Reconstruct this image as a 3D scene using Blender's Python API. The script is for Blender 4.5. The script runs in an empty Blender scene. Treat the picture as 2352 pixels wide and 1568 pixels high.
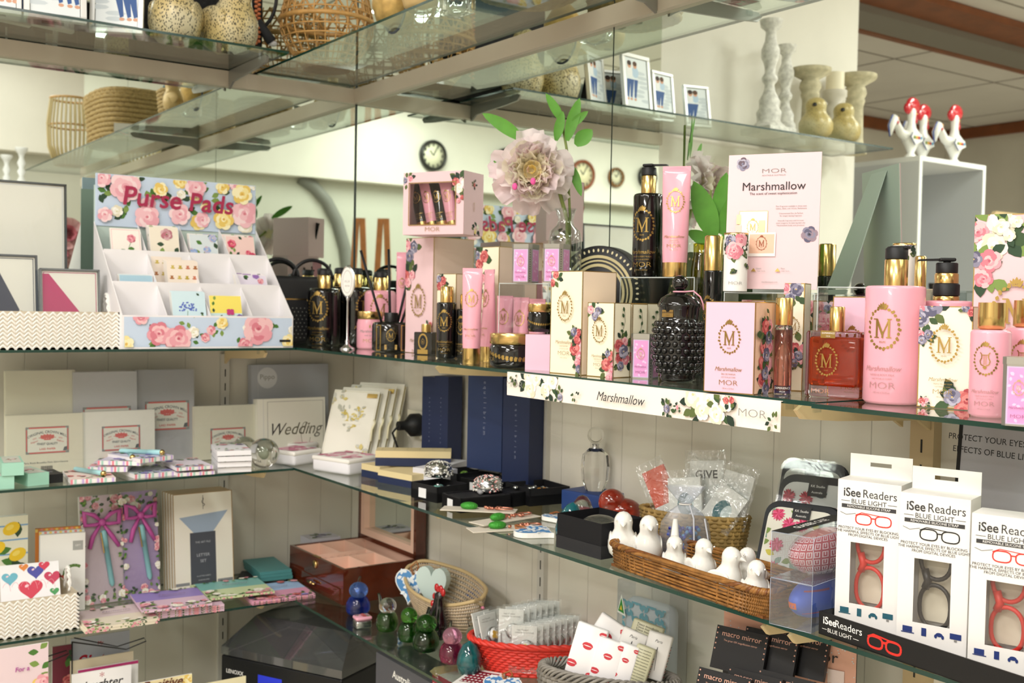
import bpy, bmesh, math, random
from mathutils import Vector, Matrix
PI=math.pi
C=bpy.context.scene.collection
sc=bpy.context.scene
# ---------------- camera (image frame 2352 x 1568, focal length in pixels)
F_PX=2502.0
CAM=Vector((2.88,-1.47,1.5))
HEAD=math.radians(144.7); PITCH=math.atan(86/F_PX); ROLL=math.atan(.0188)
f0=Vector((math.cos(HEAD),math.sin(HEAD),0)); r0=Vector((math.sin(HEAD),-math.cos(HEAD),0)); z0=Vector((0,0,1))
FWD=(f0*math.cos(PITCH)-z0*math.sin(PITCH)).normalized(); U1=r0.cross(FWD)
RT=r0*math.cos(ROLL)+U1*math.sin(ROLL); UP=-r0*math.sin(ROLL)+U1*math.cos(ROLL)
cam=bpy.data.cameras.new('camera'); camo=bpy.data.objects.new('camera',cam); C.objects.link(camo)
cam.sensor_width=36; cam.lens=36*F_PX/2352; cam.clip_start=.02; cam.clip_end=100
R=Matrix((RT,UP,-FWD)).transposed().to_4x4(); camo.matrix_world=Matrix.Translation(CAM)@R
cam.dof.use_dof=True; cam.dof.focus_distance=1.5; cam.dof.aperture_fstop=9.0
sc.camera=camo
sc.view_settings.view_transform='Standard'; sc.view_settings.look='None'; sc.view_settings.gamma=1
sc.view_settings.exposure=0.02
# ---------------- world
w=bpy.data.worlds.new('world'); sc.world=w; w.use_nodes=True
w.node_tree.nodes['Background'].inputs[0].default_value=(1,.97,.92,1); w.node_tree.nodes['Background'].inputs[1].default_value=.35
# ---------------- ceiling lamps of the shop
def lamp(x,y,z,sx,sy,e,col=(1,.98,.95),rx=0,ry=0,rz=0):
    l=bpy.data.lights.new('ceiling_light',type='AREA'); l.shape='RECTANGLE'; l.size=sx; l.size_y=sy; l.energy=e; l.color=col
    o=bpy.data.objects.new('ceiling_light',l); o.location=(x,y,z); o.rotation_euler=(rx,ry,rz); C.objects.link(o)
LAMPS=[(2.0,-1.6,3.12,1.3,.35,32),(1.2,-3.4,3.12,1.3,.35,48),(3.6,-2.6,3.12,1.3,.35,48),(3.2,-4.6,3.12,1.3,.35,70),(3.6,-6.4,3.12,1.3,.35,70),(3.6,-.3,3.12,1.3,.35,20)]
for a in LAMPS: lamp(*a)
# ---------------- pixel helpers: where a line of the room crosses an image column
ZM,Z2,Z3,ZU=1.5-.120,1.5-.424,1.5-.758,1.5+.620       # shelf tops: main, second, third, upper
SD=.33
def dep(P): return (Vector(P)-CAM).dot(FWD)
def mpp(P): return dep(P)/F_PX
def colpt(px,P0,d):
    P0=Vector(P0); d=Vector(d); k=(px-1176)/F_PX; q=RT-FWD*k
    return P0+d*(-(P0-CAM).dot(q)/d.dot(q))
def RS(px,wd,z): return colpt(px,(0,-wd,z),(1,0,0))     # on the right wall's shelf, wd out from the wall
def LS(px,wd,z): return colpt(px,(wd,0,z),(0,1,0))      # on the left wall's shelf
def LV(px,wd,z):                                         # left wall's shelf as the right mirror shows it
    p=colpt(px,(wd,0,z),(0,1,0)); return Vector((p.x,-p.y,p.z))
def OZ(px,py,z):
    d=FWD*F_PX+RT*(px-1176)-UP*(py-784); return CAM+d*((z-CAM.z)/d.z)
def RAYD(px,py,dd): return CAM+(FWD*F_PX+RT*(px-1176)-UP*(py-784))*(dd/F_PX)
def proj(P):
    v=Vector(P)-CAM; k=v.dot(FWD); return (1176+F_PX*v.dot(RT)/k, 784-F_PX*v.dot(UP)/k)
# ---------------- materials
MATS={}
def srgb(h):
    h=h.lstrip('#'); return tuple((lambda c:(c/12.92 if c<=.04045 else ((c+.055)/1.055)**2.4))(int(h[i:i+2],16)/255) for i in (0,2,4))
def mat(h,rough=.5,metal=0,tr=0,spec=.5,coat=0,noise=0,ns=60,bump=0,bs=200,ior=1.45,sheen=0,emit=0,sss=0):
    key=(h,rough,metal,tr,spec,coat,noise,ns,bump,bs,ior,emit,sss)
    if key in MATS: return MATS[key]
    m=bpy.data.materials.new('m_'+h.strip('#')); m.use_nodes=True; nt=m.node_tree; b=nt.nodes['Principled BSDF']
    col=srgb(h)+(1,)
    b.inputs['Base Color'].default_value=col; b.inputs['Roughness'].default_value=rough; b.inputs['Metallic'].default_value=metal
    b.inputs['Transmission Weight'].default_value=tr; b.inputs['Specular IOR Level'].default_value=spec
    b.inputs['Coat Weight'].default_value=coat; b.inputs['IOR'].default_value=ior
    if emit: b.inputs['Emission Color'].default_value=col; b.inputs['Emission Strength'].default_value=emit
    if sss: b.inputs['Subsurface Weight'].default_value=sss; b.inputs['Subsurface Scale'].default_value=.01
    if noise or bump:
        tc=nt.nodes.new('ShaderNodeTexCoord')
        if noise:
            n=nt.nodes.new('ShaderNodeTexNoise'); n.inputs['Scale'].default_value=ns; n.inputs['Detail'].default_value=4
            nt.links.new(tc.outputs['Object'],n.inputs['Vector'])
            r=nt.nodes.new('ShaderNodeMapRange'); r.inputs[1].default_value=.3; r.inputs[2].default_value=.7
            r.inputs[3].default_value=1-noise; r.inputs[4].default_value=1+noise*.4; nt.links.new(n.outputs[0],r.inputs[0])
            mx=nt.nodes.new('ShaderNodeVectorMath'); mx.operation='SCALE'; mx.inputs[0].default_value=col[:3]
            nt.links.new(r.outputs[0],mx.inputs['Scale']); nt.links.new(mx.outputs[0],b.inputs['Base Color'])
        if bump:
            n2=nt.nodes.new('ShaderNodeTexNoise'); n2.inputs['Scale'].default_value=bs; nt.links.new(tc.outputs['Object'],n2.inputs['Vector'])
            bp=nt.nodes.new('ShaderNodeBump'); bp.inputs['Strength'].default_value=bump; bp.inputs['Distance'].default_value=.002
            nt.links.new(n2.outputs[0],bp.inputs['Height']); nt.links.new(bp.outputs[0],b.inputs['Normal'])
    MATS[key]=m; return m
def clear(key,tint,refl=.08,rough=.02,bump=0,bs=40,alpha=.95,milk=0):
    # thin clear sheet: transparent + fresnel reflection (+ a little milky diffuse)
    if key in MATS: return MATS[key]
    m=bpy.data.materials.new(key); m.use_nodes=True; nt=m.node_tree; nt.nodes.clear()
    out=nt.nodes.new('ShaderNodeOutputMaterial'); t=nt.nodes.new('ShaderNodeBsdfTransparent'); t.inputs[0].default_value=srgb(tint)+(1,)
    g=nt.nodes.new('ShaderNodeBsdfGlossy'); g.inputs['Roughness'].default_value=rough; g.inputs['Color'].default_value=(1,1,1,1)
    fr=nt.nodes.new('ShaderNodeFresnel'); 
    ge=nt.nodes.new('ShaderNodeNewGeometry'); mrr=nt.nodes.new('ShaderNodeMapRange'); mrr.inputs[3].default_value=1.5; mrr.inputs[4].default_value=1/1.5; nt.links.new(ge.outputs['Backfacing'],mrr.inputs[0]); nt.links.new(mrr.outputs[0],fr.inputs[0])
    ad=nt.nodes.new('ShaderNodeMath'); ad.operation='ADD'; ad.inputs[1].default_value=refl; ad.use_clamp=True; nt.links.new(fr.outputs[0],ad.inputs[0])
    mx=nt.nodes.new('ShaderNodeMixShader'); nt.links.new(ad.outputs[0],mx.inputs[0])
    a=t
    if milk:
        d=nt.nodes.new('ShaderNodeBsdfDiffuse'); d.inputs[0].default_value=(.85,.87,.88,1)
        m2=nt.nodes.new('ShaderNodeMixShader'); m2.inputs[0].default_value=milk; nt.links.new(t.outputs[0],m2.inputs[1]); nt.links.new(d.outputs[0],m2.inputs[2]); a=m2
    nt.links.new(a.outputs[0],mx.inputs[1]); nt.links.new(g.outputs[0],mx.inputs[2]); nt.links.new(mx.outputs[0],out.inputs[0])
    if bump:
        tc=nt.nodes.new('ShaderNodeTexCoord'); n2=nt.nodes.new('ShaderNodeTexNoise'); n2.inputs['Scale'].default_value=bs; n2.inputs['Distortion'].default_value=1.5
        nt.links.new(tc.outputs['Object'],n2.inputs['Vector'])
        bp=nt.nodes.new('ShaderNodeBump'); bp.inputs['Strength'].default_value=bump; bp.inputs['Distance'].default_value=.006
        nt.links.new(n2.outputs[0],bp.inputs['Height']); nt.links.new(bp.outputs[0],g.inputs['Normal']); nt.links.new(bp.outputs[0],fr.inputs['Normal'])
    MATS[key]=m; return m
GLASS=clear('shelf_glass','#ecf2ee',.04)
ACRYL=clear('acrylic','#f2f5f5',.03)
FILM=clear('cellophane','#f4f6f6',.05,.06,bump=1.0,bs=45,milk=.06)
PVC=clear('pvc','#e6eaf0',.05,.03,bump=.15,bs=12,milk=.05)
GOLD=mat('#d8b878',.22,1); GOLDP=mat('#b89a5a',.3,.9); PINK=mat('#f0a9ba',.25,coat=.3); BLACKG=mat('#060607',.08,coat=.6)
BLACK=mat('#111114',.5); WHITE=mat('#f2f0ec',.5); CREAM=mat('#f3e9cf',.5); INK=mat('#2a2a2c',.6); SILVER=mat('#c8cacc',.2,1)
GREYINK=mat('#8d8a86',.6); EDGEG=mat('#12382f',.15,0,spec=.8)
LG=[mat('#4d7a34',.6),mat('#2f4a32',.6),mat('#7f9a4e',.6)]
DG=[mat('#26382c',.6),mat('#3c5533',.6),mat('#5d6b3a',.6)]
ROSE=[mat('#e9a3ae',.6),mat('#f2c3c6',.6),mat('#d9808f',.6),mat('#c25f72',.6)]
RRED=[mat('#e08a86',.6),mat('#cf6a68',.6),mat('#b44a50',.6),mat('#7d2f38',.6)]
RWHT=[mat('#f3efe2',.6),mat('#e6dfc6',.6),mat('#fbf9f2',.6),mat('#cfcf9c',.6)]
RLIL=[mat('#8d8aa0',.6),mat('#b4b0c2',.6),mat('#5f5d76',.6),mat('#d8b878',.6)]
RYEL=[mat('#f4e3a0',.6),mat('#f9efc4',.6),mat('#e9c86a',.6),mat('#d9a84a',.6)]
# ---------------- text
FONTC={}
def glyphs(s,bold=False):
    k=(s,bold)
    if k in FONTC: return FONTC[k]
    cu=bpy.data.curves.new('t','FONT'); cu.body=s; cu.align_x='CENTER'; cu.align_y='CENTER'; cu.resolution_u=3
    if bold: cu.offset=.018
    if s=='MOR': cu.offset=-.016
    o=bpy.data.objects.new('t',cu); C.objects.link(o)
    me=bpy.data.meshes.new_from_object(o.evaluated_get(bpy.context.evaluated_depsgraph_get()))
    vs=[tuple(v.co) for v in me.vertices]; fs=[tuple(p.vertices) for p in me.polygons]
    bpy.data.objects.remove(o); bpy.data.curves.remove(cu); bpy.data.meshes.remove(me)
    FONTC[k]=(vs,fs); return vs,fs
# ---------------- mesh builder
class MB:
    def __init__(s): s.v=[]; s.f=[]; s.m=[]; s.sm=[]; s.ml=[]; s.M=Matrix()
    def mi(s,m):
        if m not in s.ml: s.ml.append(m)
        return s.ml.index(m)
    def add(s,vs,fs,m,smooth=False,M=None):
        b=len(s.v); T=s.M@M if M else s.M
        s.v+= [tuple(T@Vector(p)) for p in vs]; i=s.mi(m)
        for f in fs: s.f.append(tuple(b+k for k in f)); s.m.append(i); s.sm.append(smooth)
        return s
    def box(s,x0,x1,y0,y1,z0,z1,m,M=None):
        vs=[(x,y,z) for z in (z0,z1) for y in (y0,y1) for x in (x0,x1)]
        return s.add(vs,[(0,2,3,1),(4,5,7,6),(0,1,5,4),(2,6,7,3),(0,4,6,2),(1,3,7,5)],m,False,M)
    def rbox(s,x0,x1,y0,y1,z0,z1,r,m,M=None,seg=2,smooth=False):
        bm=bmesh.new(); bmesh.ops.create_cube(bm,size=1)
        for v in bm.verts: v.co=Vector(((x0+x1)/2+v.co.x*(x1-x0),(y0+y1)/2+v.co.y*(y1-y0),(z0+z1)/2+v.co.z*(z1-z0)))
        bmesh.ops.bevel(bm,geom=bm.edges[:],offset=r,segments=seg,affect='EDGES',profile=.5)
        s.bm(bm,m,smooth,M); return s
    def bm(s,bm,m,smooth=False,M=None):
        bm.verts.index_update(); s.add([tuple(v.co) for v in bm.verts],[tuple(v.index for v in f.verts) for f in bm.faces],m,smooth,M); bm.free()
    def lathe(s,prof,m,seg=32,M=None,sx=1,sy=1,smooth=True,cap=True):
        vs=[];n=len(prof)
        for k in range(seg):
            a=2*PI*k/seg
            for r,z in prof: vs.append((r*math.cos(a)*sx,r*math.sin(a)*sy,z))
        fs=[]
        for k in range(seg):
            k2=(k+1)%seg
            for j in range(n-1): fs.append((k*n+j,k2*n+j,k2*n+j+1,k*n+j+1))
        s.add(vs,fs,m,smooth,M)
        if cap:
            if prof[0][0]>1e-5: s.add([vs[k*n] for k in range(seg)][::-1],[tuple(range(seg))],m,False,M)
            if prof[-1][0]>1e-5: s.add([vs[k*n+n-1] for k in range(seg)],[tuple(range(seg))],m,False,M)
        return s
    def tube(s,pts,r,m,seg=8,M=None,closed=False,smooth=True):
        pts=[Vector(p) for p in pts]; n=len(pts); rs=r if isinstance(r,(list,tuple)) else [r]*n
        vs=[];fs=[];prev=None
        for i,p in enumerate(pts):
            if closed: t=(pts[(i+1)%n]-pts[i-1])
            else: t=pts[min(i+1,n-1)]-pts[max(i-1,0)]
            t=t.normalized() if t.length>1e-9 else Vector((0,0,1))
            if prev is None:
                a=Vector((0,0,1)) if abs(t.z)<.9 else Vector((1,0,0)); u=t.cross(a).normalized()
            else: u=(prev-t*prev.dot(t)).normalized()
            prev=u; w=t.cross(u)
            for k in range(seg):
                an=2*PI*k/seg; vs.append(tuple(p+(u*math.cos(an)+w*math.sin(an))*rs[i]))
        for i in range(n if closed else n-1):
            i2=(i+1)%n
            for k in range(seg): fs.append((i*seg+k,i*seg+(k+1)%seg,i2*seg+(k+1)%seg,i2*seg+k))
        if not closed: fs+= [tuple(range(seg))[::-1],tuple((n-1)*seg+k for k in range(seg))]
        return s.add(vs,fs,m,smooth,M)
    def prism(s,poly,y0,y1,m,M=None,m2=None):   # poly in xz extruded along y
        n=len(poly); vs=[(x,y0,z) for x,z in poly]+[(x,y1,z) for x,z in poly]
        s.add(vs,[tuple(range(n)),tuple(range(2*n-1,n-1,-1))],m,False,M)
        s.add(vs,[(k,n+k,n+(k+1)%n,(k+1)%n) for k in range(n)],m2 or m,False,M); return s
    def ell(s,cx,cy,cz,rx,ry,rz,m,seg=20,rings=12,M=None):
        vs=[(cx,cy,cz-rz)];fs=[]
        for j in range(1,rings):
            b=-PI/2+PI*j/rings
            for k in range(seg): a=2*PI*k/seg; vs.append((cx+rx*math.cos(b)*math.cos(a),cy+ry*math.cos(b)*math.sin(a),cz+rz*math.sin(b)))
        vs.append((cx,cy,cz+rz)); L=len(vs)-1
        for k in range(seg):
            k2=(k+1)%seg; fs.append((0,1+k2,1+k)); fs.append((L,L-seg+k,L-seg+k2))
            for j in range(rings-2): fs.append((1+j*seg+k,1+j*seg+k2,1+(j+1)*seg+k2,1+(j+1)*seg+k))
        return s.add(vs,fs,m,True,M)
    def build(s,name,parent=None,loc=None,rz=0,mods=None):
        me=bpy.data.meshes.new(name); me.from_pydata(s.v,[],s.f)
        for m in s.ml: me.materials.append(m)
        me.polygons.foreach_set('material_index',s.m); me.polygons.foreach_set('use_smooth',s.sm); me.update()
        o=bpy.data.objects.new(name,me); C.objects.link(o)
        if parent: o.parent=parent
        if loc is not None: o.location=loc
        if rz: o.rotation_euler=(0,0,rz)
        return o
    def thing(s,name,label,cat,loc=(0,0,0),rz=0,group=None):
        o=s.build(name,None,loc,rz); tag(o,label,cat,group); return o
def tag(o,label,cat,group=None):
    o['label']=label; o['category']=cat
    if group: o['group']=group
def T(name,label,cat,loc=(0,0,0),rz=0,group=None,tilt=0):
    o=bpy.data.objects.new(name,None); C.objects.link(o); o.empty_display_size=.05; o.location=loc; o.rotation_euler=(tilt,0,rz); tag(o,label,cat,group); return o
def st(mb,name,parent=None):
    o=mb.build(name,parent)
    if not parent: o['kind']='structure'
    return o
def cp(root,loc,rz,label,group=None):
    r=root.copy(); C.objects.link(r); r.location=loc; r.rotation_euler=(root.rotation_euler[0],root.rotation_euler[1],rz); r['label']=label
    if group: r['group']=group
    for ch in list(root.children):
        c=ch.copy(); C.objects.link(c); c.parent=r
        for g in list(ch.children):
            d=g.copy(); C.objects.link(d); d.parent=c
    return r
# ---------------- decals drawn as thin inlaid shapes of a part's own mesh; f(u,v,h)->local point
def clip(poly,b):
    if b is None: return poly
    for ax,lim,sg in ((0,b[0],1),(0,b[1],-1),(1,b[2],1),(1,b[3],-1)):
        out=[]
        for i in range(len(poly)):
            p,q=poly[i-1],poly[i]; pi=(p[ax]-lim)*sg>=0; qi=(q[ax]-lim)*sg>=0
            if pi!=qi:
                t=(lim-p[ax])/(q[ax]-p[ax]); out.append((p[0]+t*(q[0]-p[0]),p[1]+t*(q[1]-p[1])))
            if qi: out.append(q)
        poly=out
        if len(poly)<3: return []
    return poly
class D:
    def __init__(s,mb,f,b=None,h=.00025): s.mb=mb; s.f=f; s.b=b; s.h=h
    def up(s,d=1.6e-5): s.h+=d
    def poly(s,pts,m):
        p=clip(pts,s.b)
        if len(p)>=3: s.mb.add([s.f(u,v,s.h) for u,v in p],[tuple(range(len(p)))],m); s.up()
    def rect(s,u0,u1,v0,v1,m): s.poly([(u0,v0),(u1,v0),(u1,v1),(u0,v1)],m)
    def frame(s,u0,u1,v0,v1,t,m):
        s.rect(u0,u1,v0,v0+t,m); s.rect(u0,u1,v1-t,v1,m); s.rect(u0,u0+t,v0,v1,m); s.rect(u1-t,u1,v0,v1,m)
    def ell(s,u,v,ru,rv,m,ang=0,n=14):
        ca,sa=math.cos(ang),math.sin(ang)
        s.poly([(u+ru*math.cos(t)*ca-rv*math.sin(t)*sa,v+ru*math.cos(t)*sa+rv*math.sin(t)*ca) for t in [2*PI*k/n for k in range(n)]],m)
    def text(s,t,size,u,v,m,bold=False,sx=1,sh=0,ang=0,arc=0):
        vs,fs=glyphs(t,bold); ca,sa=math.cos(ang),math.sin(ang); o=[]
        for x,y,_ in vs:
            x2=(x+y*sh)*size*sx; y2=y*size
            if arc: y2-=arc*x2*x2
            o.append(s.f(u+x2*ca-y2*sa,v+x2*sa+y2*ca,s.h))
        s.mb.add(o,fs,m); s.up()
    def line(s,pts,w,m):
        for i in range(len(pts)-1):
            (a,b),(c,d)=pts[i],pts[i+1]; L=math.hypot(c-a,d-b) or 1; nx,ny=-(d-b)/L*w/2,(c-a)/L*w/2
            s.poly([(a+nx,b+ny),(a-nx,b-ny),(c-nx,d-ny),(c+nx,d+ny)],m); s.h-=1.5e-5
        s.up()
    def leaf(s,u,v,L,ang,m,w=.32):
        ca,sa=math.cos(ang),math.sin(ang); pts=[]
        for t,k in ((0,0),(.25,.7),(.5,1),(.78,.6),(1,0),(.78,-.6),(.5,-1),(.25,-.7)):
            x=t*L; y=k*w*L/2*1.3; pts.append((u+x*ca-y*sa,v+x*sa+y*ca))
        s.poly(pts,m)
    def rose(s,u,v,r,pal,rnd):
        for ring,(rr,n) in enumerate(((.62,6),(.42,5),(.24,4),(.08,3))):
            o=rnd.random()*6
            for k in range(n):
                a=o+2*PI*k/n; s.ell(u+r*rr*math.cos(a),v+r*rr*math.sin(a),r*(.42-.07*ring),r*(.34-.06*ring),pal[(k+ring+rnd.randint(0,1))%3],a+PI/2,9)
        s.ell(u,v,r*.12,r*.1,pal[3],0,7)
    def spray(s,cu,cv,r,pals,rnd,n=3,leaves=8,lp=None,fr=.4):
        lp=lp or DG
        for k in range(leaves):
            a=rnd.random()*2*PI; d=r*(.25+.45*rnd.random()); s.leaf(cu+d*math.cos(a),cv+d*math.sin(a),r*(.45+.3*rnd.random()),a+rnd.uniform(-.6,.6),rnd.choice(lp),.5)
        for k in range(n):
            a=2*PI*k/n+rnd.random(); d=0 if n==1 else r*.42; s.rose(cu+d*math.cos(a),cv+d*math.sin(a),r*fr*(.8+.4*rnd.random()),pals[k%len(pals)],rnd)
    def field(s,u0,u1,v0,v1,size,pals,rnd,n,lp=None):
        for k in range(n*3): s.leaf(rnd.uniform(u0,u1),rnd.uniform(v0,v1),size*1.1,rnd.random()*6.3,rnd.choice(lp or LG),.5)
        for k in range(n): s.rose(rnd.uniform(u0,u1),rnd.uniform(v0,v1),size*(.55+.6*rnd.random()),pals[k%len(pals)],rnd)
    def emblem(s,u,v,w,m,mono='M'):
        H=w*1.28
        for k in range(26):
            a=-PI/2+.25+(2*PI-.5)*k/25 if 0 else 2*PI*k/26+PI/2
            if abs(((a-PI/2+PI)%(2*PI))-PI)<.18: continue
            cu,cv=u+w/2*math.cos(a),v+H/2*math.sin(a); s.leaf(cu,cv,w*.12,a+PI/2+.35,m,.6)
            if k%2: s.leaf(cu,cv,w*.09,a+PI/2-.6,m,.6)
        for k in (-2,-1,0,1,2): s.leaf(u+k*w*.035,v+H/2-w*.02,w*(.2-.03*abs(k)),PI/2-k*.3,m,.35)
        s.rect(u-w*.1,u+w*.1,v+H/2-w*.05,v+H/2-w*.01,m)
        if mono=='M':
            q=w*.19; t=w*.028
            for a in (-1,1):
                s.rect(u+a*q-t*1.1,u+a*q+t*1.1,v-w*.27,v+w*.27,m)
                s.rect(u+a*q-w*.08,u+a*q+w*.08,v-w*.3,v-w*.27,m); s.rect(u+a*q-w*.09+a*w*.03,u+a*q+w*.05+a*w*.03,v+w*.27,v+w*.3,m)
                s.line([(u+a*q,v+w*.28),(u,v-w*.2)],t*(2.6 if a<0 else 1.4),m)
            s.rect(u-t,u+t,v-w*.3,v-w*.1,m); s.text('M•M',w*.1,u,v-w*.43,m)
        else:
            for a in (-1,1):
                s.line([(u+a*w*x,v+w*y) for x,y in ((.04,-.25),(.16,-.2),(.2,-.05),(.13,.1),(.14,.25),(.2,.32))],w*.04,m)
            for x in (-.05,0,.05): s.rect(u+x*w-w*.008,u+x*w+w*.008,v-.2*w,v+.22*w,m)
            s.rect(u-.13*w,u+.13*w,v+.2*w,v+.23*w,m); s.leaf(u,v-w*.4,w*.16,PI/2,m,.8)
def front(y): return lambda u,v,h:(u,y-h,v)
def sideR(x): return lambda u,v,h:(x+h,u,v)
def sideL(x): return lambda u,v,h:(x-h,-u,v)
def topf(z): return lambda u,v,h:(u,v,z+h)
def cyl(Rr,rot=0,cx=0,cy=0): return lambda u,v,h:(cx+(Rr+h)*math.sin(u/Rr+rot),cy-(Rr+h)*math.cos(u/Rr+rot),v)
def RND(k): return random.Random(k)
# ---------------- the room shell
WALLP=mat('#e9e4d9',.7,noise=.05,ns=3); BOARD=None
def board_mat(name,h,axis):
    m=bpy.data.materials.new(name); m.use_nodes=True; nt=m.node_tree; b=nt.nodes['Principled BSDF']; b.inputs['Roughness'].default_value=.45
    tc=nt.nodes.new('ShaderNodeTexCoord'); sp=nt.nodes.new('ShaderNodeSeparateXYZ'); nt.links.new(tc.outputs['Object'],sp.inputs[0])
    mo=nt.nodes.new('ShaderNodeMath'); mo.operation='PINGPONG'; mo.inputs[1].default_value=.05; nt.links.new(sp.outputs[axis],mo.inputs[0])
    mr=nt.nodes.new('ShaderNodeMapRange'); mr.inputs[1].default_value=0; mr.inputs[2].default_value=.0012; nt.links.new(mo.outputs[0],mr.inputs[0])
    cr=nt.nodes.new('ShaderNodeMix'); cr.data_type='RGBA'; c=srgb(h); cr.inputs['A'].default_value=tuple(x*.78 for x in c)+(1,); cr.inputs['B'].default_value=c+(1,)
    nt.links.new(mr.outputs[0],cr.inputs['Factor']); nt.links.new(cr.outputs['Result'],b.inputs['Base Color'])
    bp=nt.nodes.new('ShaderNodeBump'); bp.inputs['Strength'].default_value=.6; bp.inputs['Distance'].default_value=.002; nt.links.new(mr.outputs[0],bp.inputs['Height']); nt.links.new(bp.outputs[0],b.inputs['Normal'])
    return m
BX=board_mat('board_right','#e2dccf',0); BY=board_mat('board_left','#d8d2c5',1)
MIRR=mat('#e3ebe4',.01,1)
BAND=mat('#c4b9a8',.42,.15,noise=.04,ns=8); SEAM=mat('#24302e',.4); POST=mat('#cfcbc2',.4); POSTB=mat('#cbb48c',.45); BRK=mat('#dcc496',.4)
CEIL=mat('#e9e4de',.8,noise=.06,ns=2); WOODT=mat('#8a4f2c',.5,noise=.2,ns=10)
Hc=3.2; YF=-7.8; X1=4.8; XB=-3.2; YL=-2.29; XR=3.1; YM=-1.2
b=MB(); b.box(0,XR,0,.1,0,Hc,BX); st(b,'wall_right')
b=MB(); b.box(-.1,0,YL,.1,0,Hc,BY); b.box(0,.004,YL,YM,ZM+.01,Hc,WALLP); st(b,'wall_left')
# mirrors: panes below and above the metal band on both walls
SX=RS(1409,0,1.5+.3).x; SY=LS(491,0,1.5+.3).y
ZB0,ZB1=1.5+.571,1.5+.612
def pane(nm,lab,x0,x1,y0,y1,z0_,z1_):
    b=MB(); b.box(x0,x1,y0,y1,z0_,z1_,MIRR); st(b,nm)
n=0
for za,zb in ((ZM-.004,ZB0),(ZB1,Hc-.02)):
    for xa,xb in ((.0075,SX-.0018),(SX+.0018,SX*2),(SX*2+.0036,XR)):
        n+=1; pane('wall_mirror_right_%d'%n,'',xa,xb,-.006,0,za,zb)
    n+=1; pane('wall_mirror_left_%d'%n,'',0,.006,YM,-.0075,za,zb)
b=MB(); b.box(0,XR,-.002,0,ZM-.004,Hc-.02,SEAM); b.box(0,.002,YM,0,ZM-.004,Hc-.02,SEAM); b.box(.002,.0085,-.0085,-.002,ZM-.004,Hc-.02,SEAM); st(b,'trim_1')
b=MB(); b.box(.022,XR,-.022,-.0062,ZB0,ZB1,BAND); st(b,'trim_2')
b=MB(); b.box(.0062,.022,YM,-.0062,ZB0,ZB1,BAND); st(b,'trim_3')
b=MB(); b.box(XB,X1,YF,2,-.1,0,mat('#cfc4b4',.8,noise=.15,ns=30)); st(b,'floor')
# ceiling with panel joints, beams
b=MB(); b.box(XB,X1+.2,YF,1.2,Hc,Hc+.1,CEIL)
J=mat('#8f887f',.8)
for k in range(6): b.box(XB,X1,YF+.5+k*1.2,YF+.512+k*1.2,Hc-.003,Hc,J)
for k in range(7): b.box(XB+.3+k*1.2,XB+.312+k*1.2,YF,1.1,Hc-.003,Hc,J)
st(b,'ceiling')
b=MB(); b.box(XB,X1,YF-.1,YF,0,Hc,WALLP); st(b,'wall_back')
b=MB(); b.box(XB-.1,XB,YF,YL,0,Hc,WALLP); st(b,'wall_side')
b=MB(); b.box(XB,0,YL,YL+.1,0,Hc,WALLP); st(b,'wall_return')
b=MB(); b.box(X1,X1+.1,YF,1.1,0,Hc,mat('#c9c8bb',.7)); st(b,'wall_front')
b=MB(); b.box(X1-.12,X1-.001,YF+.01,1.0,2.42,3.02,WALLP); st(b,'wall_bulkhead')
b=MB(); b.box(XR,X1,1.0,1.1,0,Hc,WALLP); st(b,'wall_end')
b=MB(); b.box(XR-.1,XR,.1,1.1,0,Hc,WALLP); st(b,'wall_stub')
b=MB(); b.box(X1-.15,X1-.002,YF+.01,1.0,3.02,3.09,WOODT); st(b,'trim_4')
b=MB(); b.box(XB+.01,X1-.2,YF+.002,YF+.05,Hc-.1,Hc-.005,WOODT); st(b,'trim_5')
b=MB(); b.box(XB+.002,XB+.05,YF+.06,YL-.01,Hc-.1,Hc-.005,WOODT); st(b,'trim_6')
STEEL=mat('#8b857c',.5,.3)
b=MB()
xs=[OZ(2352,q,Hc-.05).x for q in (70,112,150,158)]
for xa,xb,dz,m_ in ((xs[0],xs[1],.045,WOODT),(xs[1],xs[2],.085,STEEL),(xs[2],xs[3],.09,WOODT)): b.box(min(xa,xb)+.001,max(xa,xb)-.001,YF+.06,-1.9,Hc-dz,Hc-.004,m_)
st(b,'trim_7')
# slotted uprights
def post(nm,x0,x1,y0,y1,zt,m,ax):
    b=MB(); b.box(x0,x1,y0,y1,.05,zt,m)
    sl=mat('#2c2926',.6)
    z=.3
    while z<zt-.05:
        if ax: c=(x0+x1)/2; b.box(c-.0015,c+.0015,y0-.0006,y0+.001,z,z+.02,sl)
        else: c=(y0+y1)/2; b.box(x1-.001,x1+.0006,c-.0015,c+.0015,z,z+.02,sl)
        z+=.038
    st(b,nm)
XP=[RS(1257,0,1.2).x,RS(2130,0,1.2).x]; YP=LS(513,0,1.2).y
post('trim_8',XP[0]-.012,XP[0]+.012,-.012,0,ZM-.03,POST,1)
post('trim_9',XP[1]-.02,XP[1]+.02,-.02,0,ZM-.03,POSTB,1)
post('trim_10',0,.012,YP-.012,YP+.012,ZM-.03,POST,0)
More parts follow.
